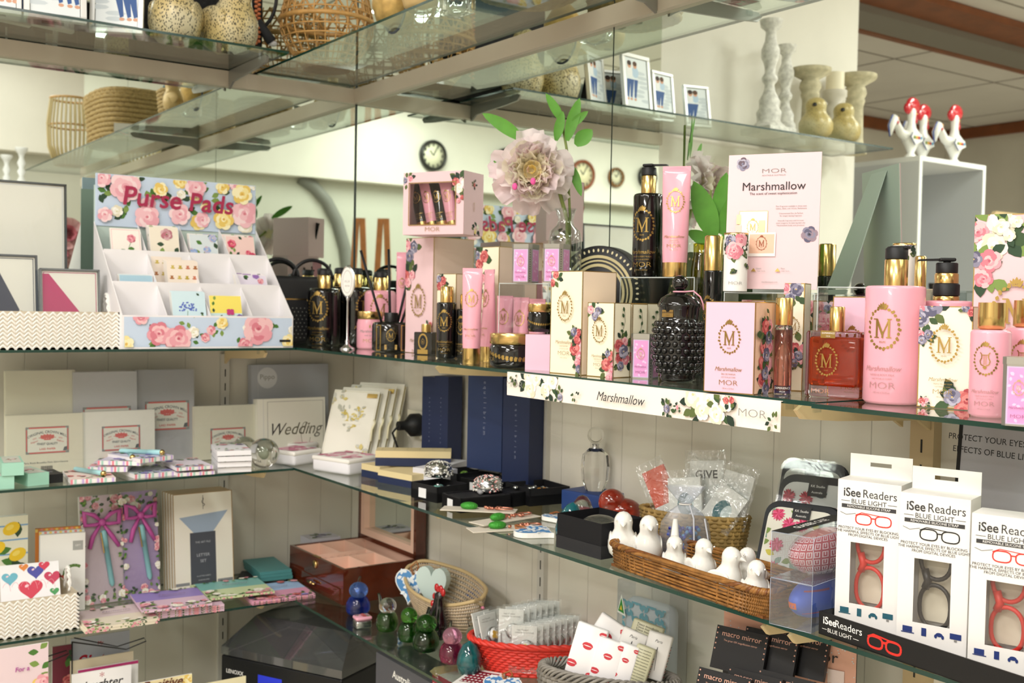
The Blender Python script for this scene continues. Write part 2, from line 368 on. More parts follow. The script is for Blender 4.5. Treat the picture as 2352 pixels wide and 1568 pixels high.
# glass shelves
def shelf(nm,lab,x0,x1,y0,y1,zt,th=.006,ends=1):
    o=T(nm,lab,'shelf',((x0+x1)/2,(y0+y1)/2,zt-th),group=None)
    cx,cy=(x0+x1)/2,(y0+y1)/2; a,c=(x1-x0)/2,(y1-y0)/2
    b=MB(); b.add([(-a,-c,th),(a,-c,th),(a,c,th),(-a,c,th)],[(0,1,2,3)],GLASS); b.add([(-a,-c,0),(a,-c,0),(a,c,0),(-a,c,0)],[(3,2,1,0)],GLASS)
    b.add([(-a,-c,0),(a,-c,0),(a,c,0),(-a,c,0),(-a,-c,th),(a,-c,th),(a,c,th),(-a,c,th)],[(0,1,5,4),(1,2,6,5),(2,3,7,6),(3,0,4,7)],EDGEG)
    b.build('glass_sheet',o); return o
XJ=OZ(1842,925,ZM).x
shelf('glass_shelf','glass shelf on the right carrying the cosmetics, left sheet, with the floral price strip',.012,XJ,-SD,-.008,ZM)
shelf('glass_shelf','right end glass sheet of the cosmetics shelf, under the pink pump bottle',XJ+.003,XR-.1,-SD-.012,-.008,ZM-.001)
shelf('glass_shelf','glass shelf under the flowery stepped display and white basket on the left',.008,SD,YL+.05,-SD-.003,ZM)
shelf('glass_shelf','middle glass shelf on the right under the white ceramic birds',.014,XR-.1,-SD,-.022,Z2)
shelf('glass_shelf','middle glass shelf on the left under the laid paper packs',.014,SD,YL+.05,-SD-.003,Z2)
shelf('glass_shelf','lower glass shelf on the right under the glass birds and red basket',.014,XR-.1,-SD,-.022,Z3)
shelf('glass_shelf','lower glass shelf on the left under the flowery notebooks',.014,SD,YL+.05,-SD-.003,Z3)
UL0=LS(664,.31,ZU).y
shelf('glass_shelf','top glass shelf on the left holding photo frames and speckled birds',.024,.31,-2.12,UL0,ZU)
shelf('glass_shelf','top glass shelf on the right, above the mirror with baskets on it',.008,XR-.1,-.31,-.024,ZU+.004)
Z4=Z3-.335
shelf('glass_shelf','bottom glass shelf in the corner under the black record player',.014,1.9,-.5,-.022,Z4)
shelf('glass_shelf','bottom glass shelf on the left under the greeting cards',.014,.42,YL+.05,-.503,Z4)
# brackets
def brk(x,y,z,ax,lab,L=.27,m=None):
    o=T('shelf_bracket',lab,'bracket',(x,y,z-.0066),0 if ax else PI/2,group='shelf brackets')
    b=MB(); P=[(-.0,-.001),(-L,-.001),(-L-.012,-.008),(-L,-.02),(-L*.75,-.026),(-.03,-.034),(0,-.05)]
    Mx=Matrix.Rotation(PI/2,4,'Z'); b.prism(P,-.003,.003,m or BRK,Mx); b.build('arm',o)
    c=MB(); c.box(-.006,.006,-L+.02,-L+.035,-.012,0,ACRYL); c.build('shelf_pad',o)
for x,z,t in ((XP[0],ZM,'under the cosmetics shelf near the navy boxes'),(XP[0],Z2,'under the middle right shelf below the beaded bookmarks'),(XP[0],Z3,'under the lower right shelf by the glass birds')):
    brk(x,-.013,z,1,'cream metal bracket '+t)
for dx,t in ((-.035,'left of the pair'),(.012,'right of the pair')):
    brk(XP[1]+dx,-.021,ZM,1,'beige double bracket under the perfume bottles, '+t,.29)
    brk(XP[1]+dx,-.021,Z2,1,'cream double bracket under the clear glasses case boxes, '+t,.29)
GRB=mat('#9a9a94',.35,.6)
brk(XP[0]+.35,-.023,ZU+.003,1,'grey bracket under the top right glass shelf',.25,GRB)
brk(.023,YP,ZU,0,'grey bracket under the top left glass shelf',.25,GRB)
for z,t in ((ZM,'under the left main shelf below the stepped display'),(Z2,'under the left middle shelf by the glass balls'),(Z3,'under the left lower shelf by the notebooks')):
    brk(.013,YP,z,0,'cream bracket '+t)
# ---------------- cosmetics on the right main shelf
def face(P,off=0):
    d=CAM-Vector(P); return math.atan2(d.y,d.x)+PI/2+math.radians(off)
def lab(d,u,v,w,ink,m2=None,sub='HAND & BODY MILK',big=1):
    m2=m2 or ink
    d.text('Marshmallow',w*.19,u,v,ink,sh=.35,sx=.95); d.text(sub,w*.07,u,v-w*.16,m2); d.text('LAIT POUR LE CORPS',w*.055,u,v-w*.26,m2)
    d.text('MOR',w*.24*big,u,v-w*.44,ink,sx=1.35); d.text('100 mL e 3.3 fl.oz',w*.06,u,v-w*.62,m2)
def bottle(name,label,cat,P,h,r,m,cap,rot=0,tone=GOLDP,ink=None,group=None,mono='M',emb=.62,lab_on=1,sub='HAND & BODY MILK',shoulder=.012,sx=1,ey=.66):
    """cap: list of (part name, kind, height, radius, material)"""
    o=T(name,label,cat,P,face(P,rot),group)
    b=MB(); rr=shoulder
    prof=[(r*.6,0),(r-.004,0),(r,.004)]+[(r,h*.3),(r,h*.6),(r,h-rr)]+[(r-rr+rr*math.cos(a),h-rr+rr*math.sin(a)) for a in (PI/6,PI/3,PI/2.2)]+[(r*.35,h)]
    b.lathe(prof,m,40)
    d=D(b,cyl(r)); w=2*r*emb
    d.emblem(0,h*ey,w,tone,mono)
    if lab_on: lab(d,0,h*.3,w*1.2,ink or tone,None,sub)
    b.build('body',o); z=h
    for (pn,kind,ch,cr,cm) in cap:
        c=MB()
        if kind=='cyl': c.lathe([(cr,z),(cr,z+ch-.002),(cr-.002,z+ch)],cm,32)
        elif kind=='ribbed':
            c.lathe([(cr*.75,z),(cr,z+.002),(cr,z+ch*.5),(cr,z+ch*.52),(cr*.97,z+ch)],cm,40)
        elif kind=='pump':
            c.lathe([(cr,z),(cr,z+ch*.62),(cr*.9,z+ch*.68)],cm,28); c.lathe([(cr*.35,z+ch*.68),(cr*.35,z+ch*.78)],cm,16)
            c.rbox(-cr*.75,cr*.75,-cr*.6,cr*.6,z+ch*.76,z+ch,.002,cm); c.prism([(cr*.4,z+ch*.97),(cr*2.6,z+ch*.9),(cr*2.7,z+ch*.74),(cr*2.4,z+ch*.78),(cr*.4,z+ch*.8)],-.004,.004,cm)
        elif kind=='disc':
            c.lathe([(cr,z),(cr,z+ch-.003),(cr-.003,z+ch)],cm,28); c.rbox(-cr*.5,cr*1.15,-.006,.006,z+ch-.003,z+ch+.001,.001,cm)
        c.build(pn,o); z+=ch
    return o
def tube(label,P,h,w,m,capm=GOLD,rot=0,tone=GOLDP,group='pink hand cream tubes',tilt=0,k=1,name='cream_tube',ch=.16):
    o=T(name,label,'tube',P,face(P,rot),group); rc=w*.44; hc=h*ch; n=12; seg=28
    vs=[];fs=[]
    for j in range(n+1):
        t=j/n; z=hc+(h-hc)*t; rx=rc*(1.02)+(w*.5-rc*1.02)*min(1,t*1.3); ry=rc*(1-t)**.8+.0008
        if j==0: rx=ry=rc*1.0
        for q in range(seg): a=2*PI*q/seg; vs.append((rx*math.cos(a),ry*math.sin(a),z))
    for j in range(n):
        for q in range(seg): fs.append((j*seg+q,j*seg+(q+1)%seg,(j+1)*seg+(q+1)%seg,(j+1)*seg+q))
    fs.append(tuple(n*seg+q for q in range(seg)))
    b=MB(); b.add(vs,fs,m,True); b.box(-w*.5,w*.5,-.0012,.0012,h-h*.045,h,m)
    def f(u,v,hh):
        t=max(0,min(1,(v-hc)/(h-hc))); rx=rc*1.02+(w*.5-rc*1.02)*min(1,t*1.3); ry=rc*(1-t)**.8+.0008; q=max(-.95,min(.95,u/rx)); return (u,-(ry*math.sqrt(1-q*q))-hh-.0006,v)
    d=D(b,f); d.emblem(0,h*.68,w*.62,tone); lab(d,0,h*.36,w*.75,tone,None,'HAND CREAM')
    b.build('body',o)
    c=MB(); c.lathe([(rc*.97,0),(rc,.002),(rc,hc)],capm,28); c.build('cap',o); return o
def boxat(name,label,cat,pm,pl,pr,th,h,paint,P=None,z=None,edge=GOLDP,cm=WHITE,sm=None,group=None,side=None,wd=None,topm=None):
    """front face between columns pl..pm, right-hand side pm..pr; th = turn of the box in degrees"""
    s=mpp(P); t=math.radians(th); rz=face(P,-th); W=max(.01,(pm-pl)*s/math.cos(t)); Dp=max(.01,(pr-pm)*s/max(.2,math.sin(t))) if not side else side
    c=Vector((P[0],P[1],P[2]))-Matrix.Rotation(rz,3,'Z')@Vector((W/2,-Dp/2,0))
    H=h*s; b=MB(); e=.0012
    b.box(-W/2,W/2,-Dp/2,Dp/2,0,H,cm)
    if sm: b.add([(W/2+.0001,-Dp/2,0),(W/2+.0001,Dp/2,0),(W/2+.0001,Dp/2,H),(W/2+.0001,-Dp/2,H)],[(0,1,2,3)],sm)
    if topm: b.add([(-W/2,-Dp/2,H+.0001),(W/2,-Dp/2,H+.0001),(W/2,Dp/2,H+.0001),(-W/2,Dp/2,H+.0001)],[(0,1,2,3)],topm)
    df=D(b,front(-Dp/2),(-W/2,W/2,0,H)); ds=D(b,sideR(W/2),(-Dp/2,Dp/2,0,H))
    if edge:
        df.frame(-W/2,W/2,0,H,e,edge); ds.frame(-Dp/2,Dp/2,0,H,e,edge); dt=D(b,topf(H)); dt.frame(-W/2,W/2,-Dp/2,Dp/2,e,edge)
    if paint: paint(df,ds,W,H,Dp)
    return b.thing(name,label,cat,c,rz,group),c,rz,W,Dp,H
def paint_marsh(ey=.64,spr=((.8,.25,.3,0),),side_spr=1,seed=1,emb=.55,pals=None,sub='TRIPLE MILLED SOAP',tone=GOLDP,fr=.45):
    def p(df,ds,W,H,Dp):
        r=RND(seed); pl=pals or [ROSE,RRED,RLIL]
        for (u,v,k,lp) in spr: df.spray((u-.5)*W,v*H,k*H,[pl[int(lp)%len(pl)],pl[(int(lp)+1)%len(pl)]],r,3,10,fr=fr)
        df.emblem(0,H*ey,W*emb,tone); lab(df,0,H*(ey-.34),W*.55,tone,None,sub)
        if side_spr:
            for v in ((.22,.42) if side_spr==1 else (.12,.3,.5,.68)): ds.spray(0,v*H,H*.17,pl,r,3,9,fr=.5)
            ds.line([(-.1*Dp,.5*H),(0,.65*H),(.1*Dp,.75*H),(.05*Dp,.9*H)],.0008,DG[0])
            for v in (.62,.7,.8,.88): ds.leaf(.03*Dp,v*H,.07*H,r.random()*3,DG[1],.5)
    return p
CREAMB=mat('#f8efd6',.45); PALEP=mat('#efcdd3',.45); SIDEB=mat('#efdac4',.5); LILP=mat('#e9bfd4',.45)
blackcap=('pump_cap','disc',.016,.013,BLACK)
# black body bottles near the corner
for i,(px,wd,t) in enumerate(((742,.17,'leftmost of the three black gold-capped bottles, emblem facing out'),(780,.13,'middle one of the three black gold-capped bottles'),(815,.15,'black gold-capped bottle behind the oval silver sign stand'))):
    P=LS(px,.2,ZM) if 0 else RS(px,.0,ZM); P=OZ(px,[792,788,790][i],ZM); s=mpp(P)
    bottle('body_lotion_bottle','glossy '+t,'bottle',P,130*s,38*s,BLACKG,[('collar','cyl',30*s,14.5*s,GOLD),('cap','disc',13*s,14*s,BLACK)],group='black lotion bottles by the corner',rot=-22 if i==0 else 40,sub='BODY WASH')
P=RS(872,.07,ZM); s=mpp(P)
bottle('body_lotion_bottle','pink round bottle standing behind the pink gold-lidded jar and the reeds','bottle',P,128*s,36*s,PINK,[('collar','cyl',30*s,15*s,GOLD),('cap','disc',13*s,15*s,BLACK)],rot=0)
# oval sign stand
P=OZ(797,802,ZM); s=mpp(P); o=T('sign_stand','tall silver stand with an oval white sign in front of the black bottles','sign stand',P,face(P,-45))
b=MB(); b.lathe([(17*s,0),(17*s,.003),(9*s,.008),(4*s,.014),(5*s,.02),(2.5*s,.026),(2.2*s,110*s),(4*s,116*s),(2*s,122*s)],SILVER,24); b.build('stem',o)
b=MB(); Mx=Matrix.Translation((0,0,155*s))@Matrix.Rotation(PI/2,4,'X'); b.lathe([(0,-.002),(36*s,-.002),(38*s,0),(36*s,.002),(0,.002)],SILVER,32,Mx,sx=.62)
d=D(b,front(-.0022)); d.ell(0,155*s,20*s,33*s,WHITE,n=24); d.ell(0,155*s,15*s,26*s,SILVER,n=24); d.ell(0,155*s,14*s,25*s,WHITE,n=24); d.text('MOR',8*s,0,155*s,GREYINK); d.text('TESTER',5*s,0,145*s,GREYINK); b.build('sign_plate',o)
# pink jar
def jar(label,P,r,h,hl,m,rot=0,group=None,name='cream_jar',deco=1,tone=GOLDP):
    o=T(name,label,'jar',P,face(P,rot),group); b=MB()
    b.lathe([(r*.8,0),(r*.94,.001),(r,.006),(r,h*.85),(r*.93,h)],m,40); d=D(b,cyl(r))
    if deco==1: d.text('Marshmallow',r*.3,0,h*.6,GREYINK,sh=.3); d.text('BODY BUTTER',r*.12,0,h*.46,GREYINK); d.text('MOR',r*.4,0,h*.28,tone,sx=1.3); d.leaf(0,h*.7,r*.3,PI/2,tone)
    if deco==2:
        for k in range(17):
            u=(k-8)*r*.17; v=h*.62-.24*h*(1-(u/(r*1.4))**2)
            d.leaf(u,v,r*.16,.4+(-u/r)*.8,tone,.7); d.leaf(u,v,r*.14,-.5-(u/r)*.8,tone,.7)
        for a in (-1,1):
            for q in (PI/4,3*PI/4,-PI/4,-3*PI/4): d.leaf(a*r*1.4,h*.66,r*.2,q,tone,.7)
        d.text('MOR',r*.22,-r*1.1,h*.35,tone)
    b.build('body',o)
    c=MB(); c.lathe([(r*.9,h),(r*.985,h+.001),(r*.985,h+hl-.002),(r*.96,h+hl)],GOLD,48); c.build('lid',o); return o
P=OZ(849,801,ZM); s=mpp(P); jar('pink cream jar with gold lid beside the reed diffuser',P,30*s,68*s,18*s,PINK)
# reed diffuser
P=OZ(897,808,ZM); s=mpp(P); o=T('reed_diffuser','black round reed diffuser with four black reeds at the shelf edge','diffuser',P,face(P))
b=MB(); b.lathe([(36*s,0),(43*s,.003),(44*s,.006),(44*s,60*s),(41*s,67*s),(15*s,70*s)],BLACKG,40); d=D(b,cyl(44*s))
for a in (-1,1): d.rect(a*31*s-7*s,a*31*s+7*s,3*s,62*s,GOLDP)
d.emblem(0,38*s,20*s,GOLDP); d.rect(-14*s,14*s,6*s,17*s,GOLD); d.text('EXPERIENCE',4.6*s,0,13*s,BLACK); d.text('MOR',3.4*s,0,8.5*s,BLACK); b.build('bottle',o)
b=MB(); b.lathe([(16*s,68*s),(16*s,88*s),(15*s,90*s)],mat('#0c0c0d',.35),28); b.build('collar',o)
for (dx,dz) in ((-72,232),(-8,236),(50,226),(76,222)):
    b=MB(); b.tube([(dx*.06*s,0,.01),(dx*s,.01*(1 if dx>0 else -1),dz*s)],3.0*s,BLACK,8); b.build('reed',o)
# tall floral box + gift box + cream boxes behind
P=RS(992,.15,ZM); s=mpp(P)
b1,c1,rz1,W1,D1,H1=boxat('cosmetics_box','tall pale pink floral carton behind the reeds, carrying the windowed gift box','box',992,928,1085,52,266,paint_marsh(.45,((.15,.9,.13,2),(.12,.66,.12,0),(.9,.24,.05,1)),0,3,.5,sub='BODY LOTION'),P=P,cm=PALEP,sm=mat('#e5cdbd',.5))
P=RS(1045,.21,ZM); s=mpp(P)
boxat('cosmetics_box','small floral carton behind the slim black bottles','box',1045,1000,1090,50,195,paint_marsh(.6,((.2,.9,.12,1),),0,4,.5),P=P,cm=CREAMB,sm=SIDEB)
P=RS(1142,.17,ZM); s=mpp(P)
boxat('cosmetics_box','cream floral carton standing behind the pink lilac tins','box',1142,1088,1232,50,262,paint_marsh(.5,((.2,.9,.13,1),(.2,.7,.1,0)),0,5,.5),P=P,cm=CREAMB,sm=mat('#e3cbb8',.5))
# gift box with window on top of the tall box
P=RS(1063,.16,ZM+H1+.0005); s=mpp(P)
th=math.radians(30); W=141*s/math.cos(th); Dp=45*s/math.sin(th); H=144*s; rz=face(P,-30); c=Vector(P)-Matrix.Rotation(rz,3,'Z')@Vector((W/2,-Dp/2,0))
o=T('gift_box','pale pink gift box with gold-framed window showing four small tubes','gift box',c,rz)
b=MB(); t=.0015; wx0,wx1,wz0,wz1=-W*.39,W*.37,H*.16,H*.82
b.box(-W/2,W/2,Dp/2-t,Dp/2,0,H,PALEP); b.box(-W/2,W/2,-Dp/2,Dp/2-t,0,t,PALEP); b.box(-W/2,W/2,-Dp/2,Dp/2-t,H-t,H,PALEP); b.box(-W/2,-W/2+t,-Dp/2,Dp/2-t,t,H-t,PALEP); b.box(W/2-t,W/2,-Dp/2,Dp/2-t,t,H-t,PALEP)
for (a0,a1,q0,q1) in ((-W/2,W/2,0,wz0),(-W/2,W/2,wz1,H),(-W/2,wx0,wz0,wz1),(wx1,W/2,wz0,wz1)): b.box(a0,a1,-Dp/2-t,-Dp/2,q0,q1,PALEP)
r=RND(7); d=D(b,front(-Dp/2-t),(-W/2,W/2,0,H))
d.spray(-W*.43,H*.88,H*.14,[ROSE,RLIL],r,2,8); d.spray(W*.44,H*.8,H*.2,[RWHT,RRED],r,3,12); d.spray(W*.45,H*.55,H*.1,[RRED,ROSE],r,2,5)
d.frame(wx0-.002,wx1+.002,wz0-.002,wz1+.002,.002,GOLD); d.text('MOR',H*.1,0,H*.08,GOLDP,sx=1.3)
d=D(b,sideR(W/2),(-Dp/2,Dp/2,0,H)); d.spray(Dp*.15,H*.1,H*.13,[RWHT,RYEL],r,2,9); d.spray(0,H*.8,H*.08,[RRED],r,1,8); d.text('MOR',H*.07,0,H*.45,GOLDP,ang=PI/2)
b.build('carton',o)
b=MB(); b.add([(wx0,-Dp/2-.0006,wz0),(wx1,-Dp/2-.0006,wz0),(wx1,-Dp/2-.0006,wz1),(wx0,-Dp/2-.0006,wz1)],[(0,1,2,3)],clear('window','#f4f4f4',.02)); b.build('window_film',o)
for i,m in enumerate((BLACKG,PINK,BLACKG,PINK)):
    P2=Matrix.Translation(c)@Matrix.Rotation(rz,4,'Z')@Vector((wx0+W*(.2+.17*i),-Dp/2+.014,.004))
    q=tube(('small %s tube in the gift box window, '%('black' if i%2==0 else 'pink'))+('leftmost','second from left','third from left','rightmost')[i],P2,H*.86,W*.2,m,rot=0,group='small tubes in the gift box',ch=.2)
    q.rotation_euler=(0,math.radians(-14),rz)
# small square black bottle
P=OZ(978,814,ZM); s=mpp(P); o=T('perfume_bottle','tiny square black bottle with gold cap beside the diffuser','perfume bottle',P,face(P,-25))
b=MB(); b.rbox(-23*s,23*s,-17*s,17*s,0,52*s,.002,BLACKG); d=D(b,front(-17*s)); d.ell(0,30*s,12*s,19*s,GOLDP); d.ell(0,30*s,9*s,15*s,BLACK); d.emblem(0,30*s,9*s,GOLDP); d.rect(-13*s,13*s,2*s,12*s,GOLDP); b.build('body',o)
b=MB(); b.lathe([(11*s,52*s),(11*s,68*s),(10.5*s,70*s)],GOLD,28); b.build('cap',o)
# slim black bottles
P=OZ(1029,822,ZM); s=mpp(P); bottle('body_mist_bottle','slim black bottle with gold cap left of the pink tubes','bottle',P,128*s,23*s,BLACKG,[('cap','cyl',36*s,15*s,GOLD)],rot=-15,emb=.75,shoulder=.004)
P=OZ(1062,824,ZM); s=mpp(P); bottle('body_mist_bottle','smaller slim black bottle partly behind the first pink tube','bottle',P,115*s,20*s,BLACKG,[('cap','cyl',34*s,12*s,GOLD)],rot=-30,emb=.75,shoulder=.004,mono='L')
P=RS(921,.1,ZM); s=mpp(P); tube('thin pink tube behind the left reeds beside the tall carton',P,222*s,26*s,PINK)
P=OZ(1082,834,ZM); s=mpp(P); tube('pink gold-capped tube at the front, left of the acrylic riser',P,218*s,46*s,PINK,rot=-10)
P=OZ(1121,829,ZM); s=mpp(P); tube('pink tube seen edge-on just left of the acrylic riser',P,210*s,46*s,PINK,rot=-62)
P=OZ(1135,818,ZM); s=mpp(P); tube('pink tube behind the edge-on tube',P,200*s,42*s,PINK,rot=-40)
# acrylic risers
def riser(label,px0,px1,py,hpx,dp,rot=0,P=None,tag_='acrylic_riser'):
    P=P or OZ((px0+px1)/2,py,ZM); s=mpp(P); W=(px1-px0)*s/2; H=hpx*s; o=T(tag_,label,'display riser',P,face(P,rot))
    b=MB(); t=.003
    for (x0,x1,z0_,z1_) in ((-W,-W+t,0,H-t),(W-t,W,0,H-t),(-W,W,H-t,H)): b.box(x0,x1,0,dp,z0_,z1_,ACRYL)
    e=mat('#cdd6d6',.15,0,spec=.8)
    for (x0,x1,z0_,z1_) in ((-W,-W+.0012,0,H),(W-.0012,W,0,H),(-W,W,H-.0015,H-.0003)): b.box(x0,x1,-.0004,0,z0_,z1_,e)
    b.build('plate',o); return o,P,s,H,face(P,rot)
o,Pr,s,Hr,rzr=riser('clear acrylic riser over pink tubes, two lilac tins on top',1132,1266,812,proj(RS(1199,.24,ZM))[1]-650,.09,-32,P=RS(1199,.24,ZM))
for i,px in enumerate((1158,1195,1232)):
    P=RS(px,.185,ZM); s=mpp(P); tube('pink tube under the acrylic riser, '+('left','middle','right')[i]+' one',P,152*s,42*s,PINK,rot=-30,group='tubes under the riser',ch=.1)
def tin(label,P,w,h,rot=0,body='#e49bd0',name='candle_tin',group=None):
    o=T(name,label,'tin',P,face(P,rot),group); q=w/2; c=q*.28
    def octp(a,cc): return [(-a+cc,-a),(a-cc,-a),(a,-a+cc),(a,a-cc),(a-cc,a),(-a+cc,a),(-a,a-cc),(-a,-a+cc)]
    def pr(bb,a,cc,z0_,z1_,m): 
        p=octp(a,cc); bb.add([(x,y,z0_) for x,y in p]+[(x,y,z1_) for x,y in p],[tuple(range(7,-1,-1)),tuple(range(8,16))]+[(k,(k+1)%8,8+(k+1)%8,8+k) for k in range(8)],m)
    TM=mat('#a9a79f',.35,.8)
    b=MB(); pr(b,q,c,0,h,TM)
    for fm in (front(-q),sideR(q)):
        d=D(b,fm); u=q-c; d.rect(-u,u,h*.03,h*.97,mat('#c9b6d8',.5)); d.rect(-u*.86,u*.86,h*.05,h*.95,mat(body,.45))
        r=RND(3)
        for k in range(16): d.leaf(r.uniform(-u,u)*.7,r.uniform(.1,.85)*h,w*.14,r.random()*6,mat('#f0c4e6',.5),.5)
    d=D(b,front(-q-.0012)); d.emblem(0,h*.62,w*.34,mat('#c7a878',.4,.4),'L'); d.text('Marshmallow',w*.1,0,h*.3,mat('#8a4a72',.5),sh=.3); d.text('MOR',w*.16,0,h*.16,mat('#8a4a72',.5),sx=1.3)
    dd=D(b,lambda u,v,hh:(q-c/2+hh*.7+u*.7,-q+c/2-hh*.7+u*.7,v))
    for k in range(14): dd.ell(0,h*(.05+.9*k/13),w*.02,h*.022,INK,n=6)
    b.build('body',o); b=MB(); pr(b,q*1.03,c,h,h*1.12,TM); b.build('lid',o); return o
for i,px in enumerate((1206,1277)):
    P=RS(px,.24,ZM+Hr+.0005); s=mpp(P); tin('lilac and silver tin on the acrylic riser, '+('left' if i==0 else 'right')+' one',P,50*s,78*s,-25,group='tins on the riser')
# jars
P=OZ(1180,842,ZM); s=mpp(P); jar('wide black jar with gold lid at the shelf edge',P,57*s,52*s,25*s,BLACKG,deco=2)
P=RS(1247,.24,ZM); s=mpp(P)
boxat('cosmetics_box','lilac carton under the small black jar, behind the wide jar','box',1262,1205,1290,25,82,None,P=RS(1262,.27,ZM),cm=LILP,sm=LILP,edge=None)
P=RS(1240,.235,ZM+84*s); jar('small black jar with gold lid on the lilac carton',P,29*s,45*s,19*s,BLACKG,deco=2)
# big cream carton and soap cartons
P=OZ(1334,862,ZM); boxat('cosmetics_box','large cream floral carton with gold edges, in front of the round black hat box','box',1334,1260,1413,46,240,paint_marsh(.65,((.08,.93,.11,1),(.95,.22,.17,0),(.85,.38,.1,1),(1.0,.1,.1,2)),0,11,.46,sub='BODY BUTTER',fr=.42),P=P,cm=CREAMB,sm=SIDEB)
P=OZ(1410,868,ZM); q1=boxat('soap_carton','cream floral soap carton, front one of the row beside the large cream carton','box',1410,1348,1448,42,173,paint_marsh(.62,((.25,.88,.17,2),(.85,.1,.2,0),(.9,.3,.1,1)),1,12,.5,fr=.45),P=P,cm=CREAMB,sm=CREAMB,group='soap cartons')
for i,(pm,t) in enumerate(((1450,'second'),(1482,'third'))):
    P=RS(pm,.235-.03*i,ZM); boxat('soap_carton','cream floral soap carton, %s of the row beside the large cream carton'%t,'box',pm,pm-40,pm+34,42,168,paint_marsh(.62,((.9,.3,.1,1),(.3,.85,.15,0)),1,13+i,.5,fr=.45),P=P,cm=CREAMB,sm=CREAMB,group='soap cartons')
P=OZ(1478,866,ZM); s=mpp(P); tin('small lilac tin standing left of the black hobnail jar',P,52*s,90*s,-20)
# riser 2 with pump bottle and tube
P=RS(1503,.175,ZM); o,Pr2,s2,Hr2,rz2=riser('clear acrylic riser under the black pump bottle and pink tube',1405,1600,0,proj(P)[1]-636,.10,-30,P=P)
P=RS(1488,.17,ZM); s=mpp(P)
def pstripe(df,ds,W,H,Dp):
    for k,(x,m) in enumerate(((.12,GOLDP),(.2,mat('#c59a86',.4,.6)),(.34,GOLDP),(.42,GOLDP))): df.rect(W*x,W*x+.004,0,H,m)
    for k in range(9): df.ell(W*.27,H*(.08+.1*k),.002,.003,RWHT[0])
boxat('cosmetics_box','black carton with gold stripes inside the acrylic riser','box',1562,1440,1600,30,140,pstripe,P=RS(1562,.15,ZM),cm=BLACK,sm=BLACK,edge=None,side=.04)
Pt=Vector((Pr2.x,Pr2.y,ZM+Hr2)); 
P=RS(1485,.13,ZM+Hr2+.0003); s=mpp(P); bottle('pump_bottle','tall black pump bottle with gold collar on the riser','bottle',P,192*s,34*s,BLACKG,[('collar','cyl',42*s,17*s,GOLD),('pump','pump',26*s,17*s,BLACK)],rot=-22,emb=.8,sub='HAND & BODY WASH',shoulder=.006,ey=.62)
P=RS(1549,.15,ZM+Hr2+.0003); s=mpp(P); tube('large pink tube on the riser beside the black pump bottle',P,253*s,64*s,PINK,rot=-8,name='cream_tube',group=None,ch=.13)
# round hat box
P=RS(1380,.088,ZM); s=mpp(P); o=T('hat_box','large round black box with gold rings and a row of gold ovals','hat box',P,face(P,-24)); Rr=108*s; cz=Rr+60*s
b=MB(); Mx=Matrix.Translation((0,0,cz))@Matrix.Rotation(PI/2,4,'X'); b.lathe([(0,-.02),(Rr,-.02),(Rr,.02),(Rr*.98,.023),(0,.023)],BLACK,64,Mx); d=D(b,front(-.0232))
for k in range(52): a=2*PI*k/52; d.ell(Rr*.9*math.cos(a),cz+Rr*.9*math.sin(a),Rr*.035,Rr*.022,mat('#e2d7ae',.4),a,10)
def ring(r1,r2,m):
    for k in range(48):
        a,e=2*PI*k/48,2*PI*(k+1)/48; d.poly([(r2*math.cos(a),cz+r2*math.sin(a)),(r1*math.cos(a),cz+r1*math.sin(a)),(r1*math.cos(e),cz+r1*math.sin(e)),(r2*math.cos(e),cz+r2*math.sin(e))],m); d.h-=1.6e-5
    d.up()
gr=mat('#d3c698',.35,.3); ring(Rr*.8,Rr*.74,gr); ring(Rr*.7,Rr*.665,gr); ring(Rr*.62,Rr*.56,gr)
d.text('MOR',Rr*.42,0,cz-Rr*.5,gr,sx=1.4); b.build('lid',o); b=MB(); b.box(-Rr*.5,Rr*.5,-.03,.05,0,60*s,mat('#1c1b1c',.5)); b.build('stand',o)
P=RS(1640,.07,ZM); s=mpp(P)
# flower in glass vase
def petal(L,Wd,cup,ruf,seed,curl=0):
    rnd=RND(seed); nu,nv=5,6; vs=[]
    for j in range(nv+1):
        t=j/nv; w=Wd*math.sin(min(1,t*.92+.12)*PI*.62)**.9
        for i in range(nu+1):
            q=i/nu*2-1; x=q*w*.5; y=L*t*(1-.08*q*q); z=cup*(q*q*.5*w+ t*t*L*.5)+ (ruf*math.sin(q*6+seed)*t*L*.1)+rnd.uniform(-1,1)*ruf*L*.04*t - curl*t*t*t*L
            vs.append((x,y,z))
    fs=[(j*(nu+1)+i,j*(nu+1)+i+1,(j+1)*(nu+1)+i+1,(j+1)*(nu+1)+i) for j in range(nv) for i in range(nu)]
    return vs,fs
P=RS(1285,.235,ZM+Hr); P=RS(1292,.165,ZM); s=mpp(P); o=T('flower_vase','clear glass vase holding a big cream pink peony','vase',P,face(P))
b=MB(); zb=215*s; b.lathe([(0,zb),(34*s,zb),(38*s,zb+8*s),(38*s,zb+75*s),(34*s,zb+95*s),(20*s,zb+108*s),(17*s,zb+120*s),(22*s,zb+140*s),(26*s,zb+146*s)],clear('vase_glass','#e9efee',.1,.02),32,cap=False); b.build('glass_body',o)
b=MB(); b.rbox(-30*s,30*s,-24*s,24*s,0,zb-.0005,.003,ACRYL); b.build('riser_block',o)
o2=T('peony_flower','large cream and pale pink silk peony with green leaves in the glass vase','flower',P,face(P)); 
GRN=mat('#5c9a35',.5,noise=.2,ns=30,sss=.1); STEM=mat('#7a8a45',.5)
